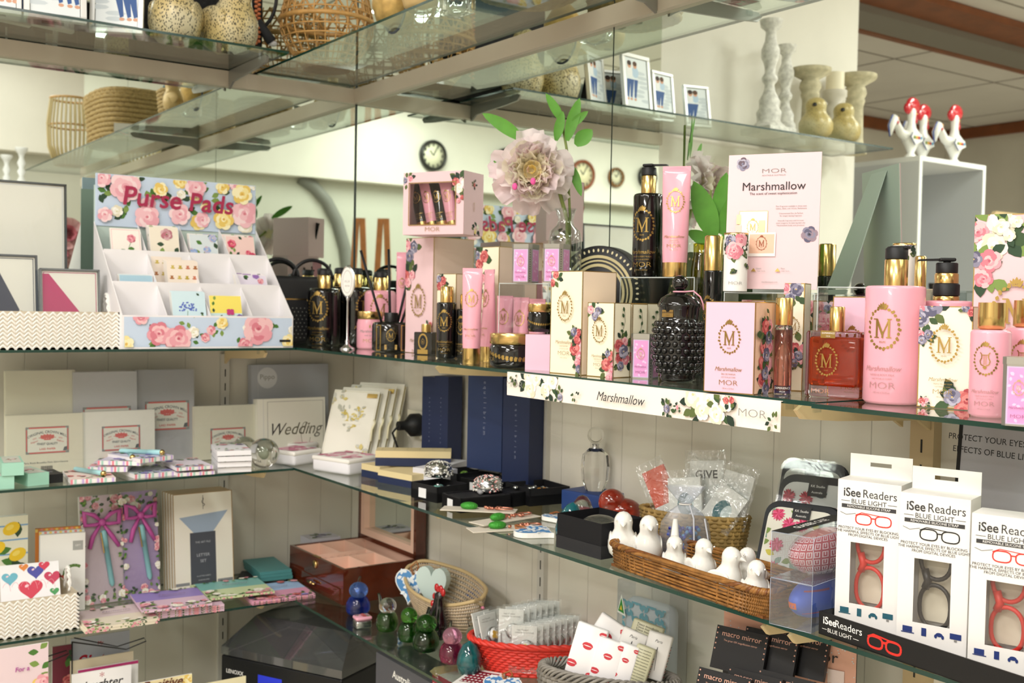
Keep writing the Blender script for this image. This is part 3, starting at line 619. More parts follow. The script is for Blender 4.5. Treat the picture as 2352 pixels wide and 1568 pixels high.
b=MB(); b.tube([(8*s,0,zb+12*s),(4*s,-5*s,zb+120*s),(-20*s,-20*s,zb+200*s),(-70*s,-20*s,zb+240*s)],4.5*s,STEM,8); b.tube([(12*s,5*s,zb+12*s),(10*s,0,zb+130*s),(0,5*s,zb+280*s),(-20*s,8*s,zb+380*s)],3*s,STEM,8); b.build('stem',o2)
PW=[mat(h,.6) for h in ('#fbf0ef','#f9e6e8','#fdf8e6','#fff4cc','#fdeaa0')]
for m_ in PW:
    nt=m_.node_tree; bb=nt.nodes['Principled BSDF']; tl=nt.nodes.new('ShaderNodeBsdfTranslucent'); tl.inputs[0].default_value=bb.inputs['Base Color'].default_value; mx=nt.nodes.new('ShaderNodeMixShader'); mx.inputs[0].default_value=.45
    nt.links.new(bb.outputs[0],mx.inputs[1]); nt.links.new(tl.outputs[0],mx.inputs[2]); nt.links.new(mx.outputs[0],nt.nodes['Material Output'].inputs[0])
b=MB(); fc=Vector((-78*s,-30*s,zb+225*s)); rnd=RND(5); k=0
for ring_,(n,L,wd_,el,cup,mi_) in enumerate(((11,92,66,-8,.15,0),(11,86,60,10,.3,0),(12,76,48,28,.5,1),(12,66,40,34,.5,2),(12,58,34,42,.5,2),(10,50,30,38,.4,3),(7,44,26,44,.3,2),(12,38,30,34,.4,2),(12,34,28,46,.4,2),(12,30,24,54,.4,3),(9,26,20,62,.4,3),(6,20,16,72,.3,4))):
    for q in range(n):
        k+=1; a=2*PI*q/n+rnd.uniform(-.25,.25)+ring_*.4; e=math.radians(el+rnd.uniform(-9,9)); vs,fs=petal(L*s*rnd.uniform(.85,1.15),wd_*s,cup,1.6 if ring_<4 else .5,k,.15 if ring_<2 else 0)
        Mx=Matrix.Translation(fc)@Matrix.Rotation(PI/2,4,'X')@Matrix.Rotation(a,4,'Z')@Matrix.Translation((0,(0 if ring_<7 else (40,32,23,14,6)[ring_-7])*s,(0 if ring_<7 else (6,12,18,22,25)[ring_-7])*s))@Matrix.Rotation(e,4,'X'); b.add(vs,fs,PW[mi_] if rnd.random()>.15 else PW[1],True,Mx)
b.ell(fc.x,fc.y-10*s,fc.z,40*s,16*s,40*s,PW[3],20,12)
for (x,z) in ((5,-28),(-35,-40)): b.ell(fc.x+x*s,fc.y-66*s,fc.z+z*s,6*s,3*s,8*s,mat('#e0559a',.6),8,6)
b.build('bloom',o2)
def leafm(b,base,dirv,L,w,m,bend=.3,nrm=None):
    dirv=Vector(dirv).normalized(); nrm=Vector(nrm or (0,-1,0)); sd=dirv.cross(nrm).normalized(); nrm=sd.cross(dirv); vs=[];n=8
    for j in range(n+1):
        t=j/n; ww=w*math.sin(PI*min(1,t*.9+.06))**.8*(1-t*.25)*(0 if j==n else 1); c=Vector(base)+dirv*(L*t)-Vector((0,0,1))*bend*L*t*t
        vs+= [tuple(c-sd*ww/2+nrm*ww*.12),tuple(c),tuple(c+sd*ww/2+nrm*ww*.12)]
    fs=[(3*j+i,3*j+i+1,3*j+i+4,3*j+i+3) for j in range(n) for i in (0,1)]
    b.add(vs,fs,m,True)
for (bx,bz,dx,dz,L,w_) in ((-100,300,-1,.75,118,34),(-110,240,-1,.3,60,34),(-25,300,.2,1,75,26),(-10,340,-.55,1,85,24),(0,300,.25,1,110,32),(20,290,.5,.55,55,40),(10,245,.35,-.9,70,24),(5,330,.3,.3,60,22)):
    b=MB(); leafm(b,(bx*s,-5*s,zb+bz*s),(dx,-.1,dz),L*s,w_*s,GRN,.1); b.build('leaf',o2)
# green leafy plant with yellow vase behind the tube
P=RS(1622,.065,ZM); s=mpp(P); o=T('leafy_plant','bright green large-leafed spray in a yellow green glass vase behind the pink tube','plant',P,face(P))
b=MB(); b.lathe([(20*s,165*s),(24*s,170*s),(22*s,240*s),(17*s,270*s),(17*s,300*s),(0,300*s)],clear('yvase','#d8cf4a',.08,.03),20); b.lathe([(20*s,0),(20*s,165*s)],ACRYL,20); b.build('vase_body',o)
b=MB()
for (x,z) in ((60,330),(50,400),(20,420)): b.tube([(0,0,200*s),(x*.4*s,0,280*s),(x*s,-4*s,z*s)],3*s,STEM,6)
b.build('stem',o)
for (bx,bz,dx,dz,L,w_) in ((30,330,-.35,1,150,60),(45,340,.5,1,150,62),(50,330,1,.5,110,55),(20,320,-.8,.5,60,34),(55,300,1,-.1,80,50),(40,360,.1,1,130,50)):
    b=MB(); leafm(b,(bx*s,-8*s,bz*s-20*s),(dx,-.1,dz),L*s,w_*s,GRN,.08); b.build('leaf',o)
b=MB(); P=RS(1590,.06,ZM)
o=T('hat_box','olive green oval box with gold dots standing behind the pink tube','box',P,face(P,-50)); s=mpp(P); Mx=Matrix.Translation((0,0,150*s))@Matrix.Rotation(PI/2,4,'X')
b.lathe([(0,-.012),(80*s,-.012),(80*s,.012),(0,.012)],mat('#4c5a3a',.5),40,Mx,sy=1.6); d=D(b,front(-.0122))
for k in range(40): a=2*PI*k/40; d.ell(70*s*math.cos(a),150*s+112*s*math.sin(a),3*s,3*s,gr)
b.build('lid',o); b=MB(); b.box(-.03,.03,-.015,.03,0,.02,BLACK); b.build('stand',o)
# hobnail jar
P=OZ(1557,876,ZM); s=mpp(P); o=T('hobnail_jar','black hobnail glass candle jar with knob lid and pink cord','candle jar',P,face(P))
prof=[(30*s,0),(38*s,3*s),(42*s,10*s),(40*s,14*s),(50*s,30*s),(57*s,60*s),(58*s,100*s),(55*s,128*s),(48*s,140*s),(46*s,146*s),(48*s,170*s)]
b=MB(); b.lathe(prof,BLACKG,48)
for row in range(8):
    z=(26+row*15.2)*s; rr=(47 if row==0 else 52 if row==1 else 57 if row in(2,3,4,5) else 56 if row==6 else 52)*s
    for k in range(22):
        a=2*PI*(k+.5*(row%2))/22; b.ell(rr*math.cos(a),rr*math.sin(a),z,7*s,7*s,7*s,BLACKG,8,6)
b.build('body',o)
b=MB(); b.lathe([(50*s,170*s),(51*s,175*s),(48*s,182*s),(46*s,184*s),(44*s,190*s),(30*s,200*s),(12*s,205*s),(9*s,210*s)],BLACKG,40); b.ell(0,0,226*s,19*s,19*s,18*s,BLACKG); b.build('lid',o)
b=MB(); b.tube([(15*s*math.cos(a),15*s*math.sin(a),206*s) for a in [2*PI*k/20 for k in range(21)]],2*s,PINK,6); b.tube([(10*s,-10*s,206*s),(30*s,-14*s,208*s),(46*s,-10*s,195*s),(52*s,-8*s,180*s),(54*s,-8*s,165*s)],2*s,PINK,6); b.build('cord',o)
b=MB(); d=D(b,cyl(48*s)); d.h=.001; d.rect(-44*s,-14*s,148*s,164*s,GOLD); d.text('EXPERIENCE',5.2*s,-29*s,158*s,INK); d.text('MOR',4*s,-29*s,152*s,INK); b.build('gold_label',o)
# roll-on tall black
P=OZ(1632,872,ZM); s=mpp(P); bottle('perfume_atomiser','tall slim black atomiser with gold cap right of the hobnail jar','perfume bottle',P,250*s,22*s,BLACKG,[('cap','cyl',80*s,21*s,GOLD)],rot=-30,emb=.9,shoulder=.002,lab_on=0,ey=.65)
# white risers with poster and floral tubes
Zr=1.5+.026
P=RS(1760,.15,ZM); s=mpp(P); hz=Zr-ZM
o,Pa,s_,Ha,rza=riser('clear acrylic riser under the white scent poster',1662,1868,0,hz/s,.10,-10,P=P)
P=RS(1945,.17,ZM); o,Pb_,s_,Hb,rzb=riser('clear acrylic riser right of the scent poster',1872,2016,0,(hz+.008)/mpp(P),.10,-6,P=P)
for i,(pl,pm,pr,sd) in enumerate(((1700,1752,1782,41),(1815,1862,1880,42),(1885,1930,1950,43),(1955,1995,2010,44))):
    P=RS(pm,.13,ZM); boxat('soap_carton','floral carton stored under the acrylic risers, '+('leftmost','second from left','third from left','rightmost')[i],'box',pm,pl,pr,25,(hz-.012)/mpp(P),paint_marsh(.5,((.5,.85,.25,sd%3),(.2,.75,.2,0)),1,sd,.4),P=P,cm=PALEP if i!=1 else CREAMB,sm=CREAMB,group='cartons under the risers')
P=RS(1768,.15,ZM+Ha+.005); s=mpp(P); o=T('scent_poster','pale pink showcard printed Marshmallow, roses and a perfume bottle, on an easel back','poster',P,face(P,-12),tilt=math.radians(-3))
W,H=212*s,312*s; b=MB(); b.box(-W/2,W/2,-.001,.001,0,H,mat('#efcfd4',.45)); d=D(b,front(-.001),(-W/2,W/2,0,H)); 
tx=lambda t,z,u,v,m=INK,**k:d.text(t,z*s,u*s,v*s,m,**k)
r=RND(2); d.rose(-72*s,290*s,17*s,[RLIL[0],RLIL[1],mat('#6b5a66',.6),RLIL[2]],r); d.rose(85*s,125*s,20*s,[RLIL[0],mat('#9a8794',.6),RLIL[2],INK],r)
tx('MOR',14,0,272,GREYINK,sx=1.9); tx('BOUTIQUE AUSTRALIA',4,0,262,GREYINK,sx=1.3); tx('Marshmallow',27,0,236,INK); tx('The scent of sweet sophistication',8,0,220,INK)
for k,t in enumerate(('Fine Fragrance available in three sizes','100mL, 50mL and 14.5mL Perfumette','','Concentrated Eau de Parfum','for longer lasting fragrance','','Intensify fragrance and increase','scent longevity by layering with any','Marshmallow body care products')):
    if t: tx(t,4.6,42,190-k*5.5,GREYINK)
d.rect(-76*s,-10*s,100*s,180*s,GOLDP); d.rect(-75*s,-11*s,100*s,179*s,mat('#fbf6f1',.4)); d.emblem(-44*s,143*s,26*s,GOLDP)
d.rect(-54*s,10*s,75*s,130*s,mat('#f3ece8',.3)); d.rect(-50*s,7*s,82*s,126*s,mat('#f0c3a8',.3)); d.rect(-30*s,-16*s,130*s,158*s,GOLD); d.rect(-82*s,-72*s,150*s,172*s,GOLD); d.rect(-84*s,-70*s,100*s,148*s,mat('#f6cfc4',.3)); d.emblem(-22*s,105*s,24*s,mat('#a0522d',.5))
for (u,t) in ((-70,'Top'),(-30,'Heart'),(25,'Base')): d.poly([(u*s-8*s,48*s),(u*s-14*s,40*s),(u*s-2*s,40*s)],GOLDP); tx(t,5,u+4,47,GREYINK); tx('Sugar, Vanilla',3.4,u+10,41,GREYINK)
tx('morboutique.com',5,0,16,GREYINK); b.build('card',o)
b=MB(); EB=mat('#e0e7e2',.6); q=[(0,.002,H*.95),(-.05,.01,0),(.05,.01,0)]
b.box(-W*.5,W*.5,.001,.002,0,H,EB); b.add([(-W*.2,.002,H*.97),(W*.2,.002,H*.97),(W*.32,.085,0),(-W*.32,.085,0),(-W*.2,.004,H*.97),(W*.2,.004,H*.97),(W*.32,.087,0),(-W*.32,.087,0)],[(0,1,2,3),(4,7,6,5),(0,4,5,1),(1,5,6,2),(2,6,7,3),(3,7,4,0)],EB); b.build('easel_back',o)
P=RS(1688,.2,ZM+Ha+.0005); s=mpp(P); o=T('perfume_tube_box','white floral cylinder canister with gold rim left of the poster','canister',P,face(P))
b=MB(); b.lathe([(27*s,0),(27*s,132*s)],WHITE,36); d=D(b,cyl(27*s),(-40*s,40*s,0,132*s)); r=RND(9); d.spray(0,105*s,40*s,[ROSE,RLIL],r,3,14); d.rose(-4*s,92*s,22*s,ROSE,r); d.spray(12*s,50*s,22*s,[RWHT],r,0,6); d.text('MOR',10*s,0,18*s,GREYINK,sx=1.4); b.build('body',o)
b=MB(); b.lathe([(27.6*s,129*s),(27.6*s,133*s),(0,133*s)],GOLD,36); b.build('rim',o)
# pink eau de parfum box
P=OZ(1733,907,ZM); boxat('perfume_carton','pale pink perfume carton with gold emblem at the shelf edge','box',1733,1617,1778,28,214,paint_marsh(.6,(),2,21,.42,sub='EAU DE PARFUM'),P=P,cm=LILP,sm=mat('#efc9ae',.5))
P=OZ(1794,904,ZM); s=mpp(P); o=T('perfume_atomiser','slim glass spray of peach perfume with gold cap','perfume bottle',P,face(P))
PEACH=mat('#f0a08a',.03,tr=.85,ior=1.35); CG=mat('#f6f6f4',.02,tr=1)
b=MB(); b.lathe([(19*s,0),(20*s,3*s),(20*s,150*s),(17*s,156*s),(9*s,158*s)],CG,32); b.build('glass_body',o)
b=MB(); b.lathe([(16*s,8*s),(17*s,12*s),(17*s,145*s),(8*s,146*s)],PEACH,28); b.build('perfume',o)
b=MB(); b.lathe([(19.5*s,158*s),(19.5*s,218*s),(18*s,220*s)],GOLD,32); b.build('cap',o)
b=MB(); d=D(b,cyl(20*s)); d.h=.0005; d.rect(-20*s,20*s,2*s,20*s,mat('#4a3a66',.4)); d.text('EXPERIENCE',7*s,0,14*s,WHITE); d.text('MOR',6*s,0,6*s,WHITE); b.build('purple_label',o)
P=RS(1842,.2,ZM); boxat('perfume_carton','narrow cream floral carton behind the slim peach spray','box',1842,1796,1856,12,248,paint_marsh(.6,((.3,.92,.14,2),(.85,.36,.15,0),(.6,.3,.1,2)),0,22,.62,sub='PERFUMETTE'),P=P,cm=CREAMB,sm=CREAMB)
# perfume bottle, orange
P=OZ(1918,912,ZM); s=mpp(P); o=T('perfume_bottle','rectangular glass perfume bottle filled with orange scent, gold cap','perfume bottle',P,face(P,-24))
b=MB(); b.rbox(-66*s,66*s,-24*s,24*s,0,152*s,.004,CG,smooth=True,seg=3); b.build('glass_body',o)
ORG=mat('#ee5a1c',.03,tr=.75,ior=1.36); b=MB(); b.rbox(-58*s,58*s,-18*s,18*s,26*s,138*s,.004,ORG,smooth=True); b.build('perfume',o)
b=MB(); b.lathe([(17*s,152*s),(17*s,206*s),(15*s,208*s)],GOLD,32); b.build('cap',o)
b=MB(); d=D(b,front(-24*s-.0004)); d.emblem(-12*s,84*s,52*s,GOLDP); d.text('MOR',15*s,-25*s,14*s,mat('#c98a70',.5),sx=1.4); d.rect(-27*s,8*s,136*s,153*s,GOLDP); d.text('EXPERIENCE',5.6*s,-9*s,147*s,WHITE); d.text('MOR',4.6*s,-9*s,140*s,WHITE); b.build('gold_print',o)
P=RS(2000,.2,ZM); boxat('perfume_carton','pink perfume carton behind the orange perfume bottle','box',2000,1910,2030,20,232,paint_marsh(.55,(),0,23,.5,sub='EAU DE PARFUM'),P=P,cm=LILP,sm=LILP)
# big pink bottles
P=OZ(2049,925,ZM); s=mpp(P); bottle('body_milk_bottle','largest pink bottle with gold collar and black cap at the front','bottle',P,268*s,66*s,PINK,[('collar','cyl',62*s,26*s,GOLD),('cap','disc',28*s,25*s,BLACK)],rot=-22,emb=.55,ink=mat('#b98a8a',.4),shoulder=.004,ey=.64)
P=RS(2176,.16,ZM-.001); s=mpp(P); bottle('pump_bottle','pink pump bottle behind the soap carton, black band on its gold collar','bottle',P,235*s,60*s,PINK,[('collar','cyl',12*s,29*s,GOLD),('band','cyl',28*s,29*s,BLACK),('neck','cyl',24*s,26*s,GOLD),('pump','pump',34*s,24*s,BLACK)],rot=10,shoulder=.004).children[-1].rotation_euler=(0,0,PI)
P=RS(2067,.11,ZM); s=mpp(P); o=T('perfume_tube_box','floral canister with gold rim behind the largest pink bottle','canister',P,face(P)); b=MB(); b.lathe([(25*s,0),(25*s,345*s)],WHITE,32); d=D(b,cyl(25*s),(-38*s,38*s,0,342*s)); d.spray(0,330*s,28*s,[RLIL,RWHT],RND(4),3,12); b.build('body',o); b=MB(); b.lathe([(25.6*s,342*s),(25.6*s,347*s),(0,347*s)],GOLD,32); b.build('rim',o)
P=RS(2105,.12,ZM); s=mpp(P); bottle('perfume_atomiser','slim black atomiser with gold cap behind the largest pink bottle','perfume bottle',P,245*s,14*s,BLACKG,[('cap','cyl',78*s,13*s,GOLD)],shoulder=.002,lab_on=0)
P=OZ(2228,940,ZM); boxat('soap_carton','cream floral triple milled soap carton between the two front pink bottles','box',2228,2112,2250,12,236,paint_marsh(.62,((.1,.95,.2,2),(.1,.7,.1,2),(.95,.98,.1,1),(.8,.06,.2,1),(.15,.05,.06,0)),0,31,.52,sub='TRIPLE MILLED SOAP',fr=.5),P=P,cm=mat('#f5ecdc',.45),sm=SIDEB)
P=RS(2420,.13,ZM-.001); s=mpp(P)
def pbig(df,ds,W,H,Dp):
    r=RND(33); df.spray(-W*.3,H*.9,H*.17,[RWHT,ROSE],r,3,16,[LG[1],LG[2],DG[1]]); df.spray(-W*.42,H*.72,H*.14,[ROSE,RLIL],r,3,12,[LG[1],LG[2],DG[1]]); df.spray(-W*.1,H*.93,H*.1,[RWHT],r,3,6,[LG[1],LG[2]]); df.emblem(0,H*.5,W*.5,GOLDP)
boxat('gift_box','big pale pink floral gift box at the right edge behind the pink lyre bottles','gift box',2420,2227,2460,10,455,pbig,P=P,cm=PALEP,sm=PALEP)
for i,(px,py,t) in enumerate(((2270,957,'in front'),(2352,952,'behind, cut by the photo edge'))):
    P=OZ(px,py,ZM-.001); s=mpp(P); bottle('body_wash_bottle','slender pink bottle with gold cap and lyre emblem, '+t,'bottle',P,200*s,44*s,PINK,[('cap','ribbed',62*s,30*s,GOLD)],rot=-14 if i==0 else -10,mono='L',emb=.6,ink=mat('#b98a8a',.4),shoulder=.004,group='slender pink lyre bottles')
P=OZ(2345,976,ZM-.001); s=mpp(P); tin('lilac tin with silver lid at the right edge of the shelf',P,74*s,140*s,-10)
# floral price strip on the glass edge
A=OZ(1158,887,ZM-.004); B=OZ(1794,965,ZM-.004); A=RS(1166,SD+.004,ZM); B=RS(1794,SD+.004,ZM); W=B.x-A.x; o=T('shelf_strip','cream floral shelf edge strip reading Marshmallow','sign',((A.x+B.x)/2,-SD-.004,ZM-.045),0)
b=MB(); H=.042; b.box(-W/2,W/2,-.0006,.0006,0,H,mat('#fbf0e6',.4)); b.box(-W/2,W/2,.0006,.02,H-.001,H,mat('#fbf0e6',.4)); d=D(b,front(-.0006),(-W/2,W/2,0,H)); r=RND(12)
for (u,v,k,q,n) in ((-.38,.7,.8,RWHT,3),(-.3,.6,.7,RWHT,2),(-.25,.2,.4,RLIL,1),(-.46,.8,.3,RWHT,0),(.16,.3,.35,RLIL,1),(.27,.75,.9,RWHT,3),(.34,.5,.7,RWHT,2),(.36,.85,.3,RRED,2),(.2,.4,.2,ROSE,1),(-.18,.35,.25,ROSE,0),(.49,.3,.3,RWHT,0)):
    d.spray(u*W,v*H,k*H,[q],r,n,9,fr=.5)
d.text('Marshmallow',.021,0,H*.45,INK,sh=.35); d.text('MOR',.016,W*.43,H*.5,GREYINK,sx=1.5); d.text('MOR',.016,-W*.45,H*.5,GREYINK,sx=1.5); b.build('strip_card',o)
# ---------------- left main shelf
def herring(b,f,u0,u1,v0,v1,c,m,tk=.0016):
    nu=int((u1-u0)/c); nv=int((v1-v0)/c)
    for j in range(nv):
        for i in range(nu):
            u=u0+(i+.5)*(u1-u0)/nu; v=v0+(j+.5)*(v1-v0)/nv; a=PI/4 if i%2 else -PI/4; L=c*.82; w_=c*.36
            ca,sa=math.cos(a),math.sin(a); P=[(u+x*ca-y*sa,v+x*sa+y*ca) for x,y in ((-L,-w_*.7),(L,-w_*.7),(L,w_*.7),(-L,w_*.7))]; M_=[(u+x*ca,v+x*sa) for x in (-L*.5,L*.5)]
            h=tk*(.4 if (i+j)%2 else .55)
            b.add([f(*p,h*.3) for p in P]+[f(*q,h*1.6) for q in M_],[(0,1,5,4),(2,3,4,5),(1,2,5),(3,0,4)],m,False)
WW=mat('#efece6',.55); WD=mat('#c9bda8',.7)
def woven_basket(label,loc,rz,W,Dp,H,hand=1):
    o=T('woven_basket',label,'basket',loc,rz); b=MB(); t=.004
    for (x0,x1,y0,y1) in ((-W/2,W/2,-Dp/2,-Dp/2+t),(-W/2,W/2,Dp/2-t,Dp/2),(-W/2,-W/2+t,-Dp/2,Dp/2),(W/2-t,W/2,-Dp/2,Dp/2)): b.box(x0,x1,y0,y1,0,H,WD)
    b.box(-W/2,W/2,-Dp/2,Dp/2,0,t,WD)
    herring(b,front(-Dp/2),-W/2,W/2,.001,H-.002,.0085,WW); herring(b,sideR(W/2),-Dp/2,Dp/2,.001,H-.002,.0085,WW); herring(b,sideL(-W/2),-Dp/2,Dp/2,.001,H-.002,.0085,WW)
    b.build('weave',o)
    if hand:
        for sx in (1,-1):
            b=MB(); x=sx*(W/2-.004)
            for ph in (0,PI): b.tube([(x+.0025*math.cos(k*1.1+ph),-.022+.044*k/24+.0*k,H-.01+.05*math.sin(PI*k/24)+.0025*math.sin(k*1.1+ph)) for k in range(25)],.0032,WW,6)
            b.build('handle',o)
    return o
yR=LS(275,.30,ZM).y; yL_=yR-.42; WB=.42; HB=.084
woven_basket('white woven rectangular basket of stationery sets left of the stepped display',(.2,yR-WB/2,ZM),PI/2,WB,.2,HB)
# stationery sets in it
def setbox(label,pxc,wd,W,H,frame,corner,fl,th=.02,tilt=.0,z=None,rot=0):
    P=LS(pxc,wd,z or ZM+.006); o=T('stationery_set',label,'stationery set',P,PI/2+rot,tilt=0); b=MB()
    b.box(-W/2,W/2,0,.004,0,H,frame)
    for (x0,x1,z0_,z1_) in ((-W/2,-W/2+.004,0,H),(W/2-.004,W/2,0,H),(-W/2,W/2,H-.004,H),(-W/2,W/2,0,.004)): b.box(x0,x1,-th,0,z0_,z1_,frame)
    b.build('tray',o)
    b=MB(); b.box(-W/2+.005,W/2-.005,-th+.006,-.001,.005,H-.005,mat('#f4f1e6',.5)); d=D(b,front(-th+.006),(-W/2+.005,W/2-.005,0,H)); d.frame(-W/2+.008,W/2-.008,.008,H-.008,.0015,corner); 
    if fl: d.poly([(-W/2+.006,H-.012),(-W/2+.02,H-.012),(W/2-.04,H*.38),(W/2-.045,H*.28),(W/2-.07,H*.2),(-W/2+.006,.006)],corner); d.ell(W*.18,H*.33,.008,.008,GOLDP)
    b.build('card_pack',o)
    b=MB(); b.add([(-W/2,-th-.0005,0),(W/2,-th-.0005,0),(W/2,-th-.0005,H),(-W/2,-th-.0005,H)],[(0,1,2,3)],clear('lid_film','#f4f6f6',.03,.06,bump=.05,bs=12)); b.build('clear_lid',o)
    o.rotation_euler=(-tilt,0,PI/2+rot); return o
setbox('large clear-fronted stationery box with dark edge at the left of the shelf',30,.06,.24,.385,mat('#39434a',.5),mat('#dfe3e6',.5),0,tilt=.05)
setbox('stationery set with navy envelope flap standing in the white basket',28,.17,.115,.205,mat('#4a525c',.5),mat('#27324e',.5),1,tilt=.12)
setbox('stationery set with magenta envelope flap standing in the white basket',158,.2,.132,.175,mat('#6d7376',.5),mat('#c2246b',.5),1,tilt=.14,rot=-.06)
# purse pads display
xf=.318; xb=.07; yl=LS(279,xf,ZM).y; yr=LS(672,xf,ZM).y; W=yr-yl; Dp=xf-xb
o=T('counter_display','stepped white cardboard display of little notepads with floral header Purse Pads','display stand',((xf+xb)/2,(yl+yr)/2,ZM),PI/2)
CW=mat('#f1eef0',.5); PB=[ROSE,ROSE,RYEL,ROSE]
hs=(.078,.157,.235); ht=.305; hh=.425; y0=-Dp/2
b=MB(); t=.002
for x in (-W/2,W/2-t):
    b=MB(); pts=[(y0,0),(y0,hs[0]),(Dp/2,ht),(Dp/2,0)]; vs=[(x,a,c) for a,c in pts]+[(x+t,a,c) for a,c in pts]
    b.add(vs,[(0,1,2,3),(7,6,5,4),(0,4,5,1),(1,5,6,2),(2,6,7,3)],CW); b.build('side_panel',o)
fd=[y0,y0+Dp*.33,y0+Dp*.66]
for k in range(3):
    b=MB(); b.box(-W/2+t,W/2-t,fd[k],fd[k]+t,0 if k==0 else hs[k]-.1,hs[k],CW); b.box(-W/2+t,W/2-t,fd[k]+t,fd[k]+Dp*.33,hs[k]-.066,hs[k]-.064,CW)
    b.build('tier_wall',o)
    for j in range(3):
        x=-W/2+W*(j+1)/4; b=MB(); ya,yb2=fd[k]+t,fd[k]+Dp*.33; za=hs[k]; zb_=hs[k]+(ht-hs[0])*.31; lo=hs[k]-.062
        b.add([(x,ya,lo),(x,yb2,lo),(x,yb2,zb_),(x,ya,za-.003),(x+.0015,ya,lo),(x+.0015,yb2,lo),(x+.0015,yb2,zb_),(x+.0015,ya,za-.003)],[(0,1,2,3),(4,7,6,5),(3,2,6,7)],CW); b.build('divider',o)
b=MB(); b.box(-W/2,W/2,Dp/2,Dp/2+.002,0,hh*.93,mat('#bfd0c8',.5)); b.build('back_panel',o)
SKY=mat('#c9d9ee',.5); RPAL=[mat('#f2c0c8',.5),mat('#f8dadd',.5),mat('#eaa9b5',.5),mat('#d9808f',.5)]
b=MB(); Wh=W*.985; b.rbox(-Wh/2,Wh/2,Dp/2-.003,Dp/2+.0015,ht-.01,hh,.0012,SKY); d=D(b,front(Dp/2-.003),(-Wh/2+.003,Wh/2-.003,ht-.008,hh-.002)); r=RND(21)
d.field(-Wh/2,Wh/2,ht,hh,.02,[RYEL,RPAL,RWHT],r,18)
for (u,v,k) in ((-.33,.75,.042),(.1,.85,.03),(-.2,.15,.034),(.42,.35,.04),(-.47,.9,.025),(0,.25,.03),(-.45,.15,.02)): d.rose(u*Wh,ht+v*(hh-ht),k,RPAL,r)
for (u,v,k) in ((-.12,.75,.02),(.4,.78,.03),(.28,.2,.03)): d.rose(u*Wh,ht+v*(hh-ht),k,RYEL,r)
tm=mat('#a82a50',.5); d.text('Purse Pads',.066,0,ht+(hh-ht)*.52,tm,True,sx=1.0,sh=.12,ang=-.03); b.build('header_card',o)
b=MB(); b.box(-W/2,W/2,y0-.0012,y0,0,hs[0],CW); d=D(b,front(y0-.0012),(-W/2+.005,W/2-.003,.004,hs[0]-.004)); d.rect(-W/2+.005,W/2-.003,.004,hs[0]-.004,SKY); r=RND(22)
d.field(-W/2,W/2,.005,hs[0],.014,[ROSE,RWHT],r,8)
for (u,v,k,p) in ((-.3,.45,.03,ROSE),(-.19,.3,.034,ROSE),(.28,.6,.042,ROSE),(.06,.78,.016,RYEL),(-.48,.15,.02,RYEL),(.2,.1,.02,ROSE),(-.4,.95,.02,ROSE),(.47,.2,.02,RYEL)): d.rose(u*W,v*hs[0],k,p,r)
d.rect(W*.41,W*.48,.014,.02,BLACK); b.build('front_card',o)
# pads in it
def pad(label,u,k,dy,wd,ht_,paint,thk=.006,n=1,tilt=.28,rz=0,grp='little notepads in the stepped display'):
    for q in range(n):
        L=Vector((u,fd[k]+.006+dy+q*.0095,hs[k]-.06+.001+q*.002)); P=o.matrix_basis@L if 0 else Matrix.Translation(o.location)@Matrix.Rotation(PI/2,4,'Z')@L
        b=MB(); b.box(-wd/2,wd/2,0,thk,0,ht_,mat('#f4efe8',.5)); d=D(b,front(0),(-wd/2,wd/2,0,ht_)); paint(d,wd,ht_,RND(q+int(u*1000)))
        x=b.thing('notepad',label+('' if n==1 else ', '+('front','second','third','rear')[q]+' of its pack'),'notepad',P,PI/2+rz,grp); x.rotation_euler=(-tilt,0,PI/2+rz)
def pf(bg,pals,n=5,sz=.014,lp=None):
    def p(d,w_,h_,r): d.rect(-w_/2+.001,w_/2-.001,.001,h_-.001,mat(bg,.5)); d.field(-w_/2,w_/2,0,h_,sz,pals,r,n,lp)
    return p
def protr(d,w_,h_,r): d.rect(-w_/2,w_/2,0,h_,mat('#f6efe6',.5)); d.frame(-w_/2+.003,w_/2-.003,.003,h_-.003,.0008,ROSE[0]); d.rose(w_*.18,h_*.78,.012,ROSE[2:]+ROSE[:2],r); d.line([(w_*.16,h_*.7),(0,h_*.45),(-w_*.1,h_*.3)],.001,LG[0]); [d.leaf(w_*x,h_*y,.016,a,LG[0],.5) for x,y,a in ((0,.45,2.5),(.05,.55,0),(-.05,.4,.2),(-.08,.35,2.8),(0,.3,-.3))]
def pcups(d,w_,h_,r):
    d.rect(-w_/2,w_/2,0,h_,mat('#f0e2d4',.5))
    for i in range(4):
        for j in range(4):
            m=mat(('#b8a13a','#c4755a','#a86a3a','#c9b25a')[(i+j)%4],.5); u,v=w_*(-.36+.24*i+.05*(j%2)),h_*(.15+.23*j); d.ell(u,v,.006,.0022,m); d.poly([(u-.004,v+.007),(u-.002,v+.001),(u+.002,v+.001),(u+.004,v+.007)],m)
def pblue(d,w_,h_,r):
    d.rect(-w_/2,w_/2,0,h_,mat('#cfe6ee',.5)); bl=mat('#5a6fc0',.5)
    for k in range(46): a=r.uniform(0,PI); q=r.uniform(.3,1)*.022; d.ell(-w_*.05+q*math.cos(a)*1.1,h_*.6+q*math.sin(a),.0024,.002,bl,n=6)
    d.line([(-w_*.05,h_*.6),(-w_*.15,0)],.001,LG[0]); d.field(w_*.3,w_*.5,0,h_,.008,[RYEL],r,2); d.field(-w_/2,w_/2,0,h_*.15,.01,[RYEL],r,2)
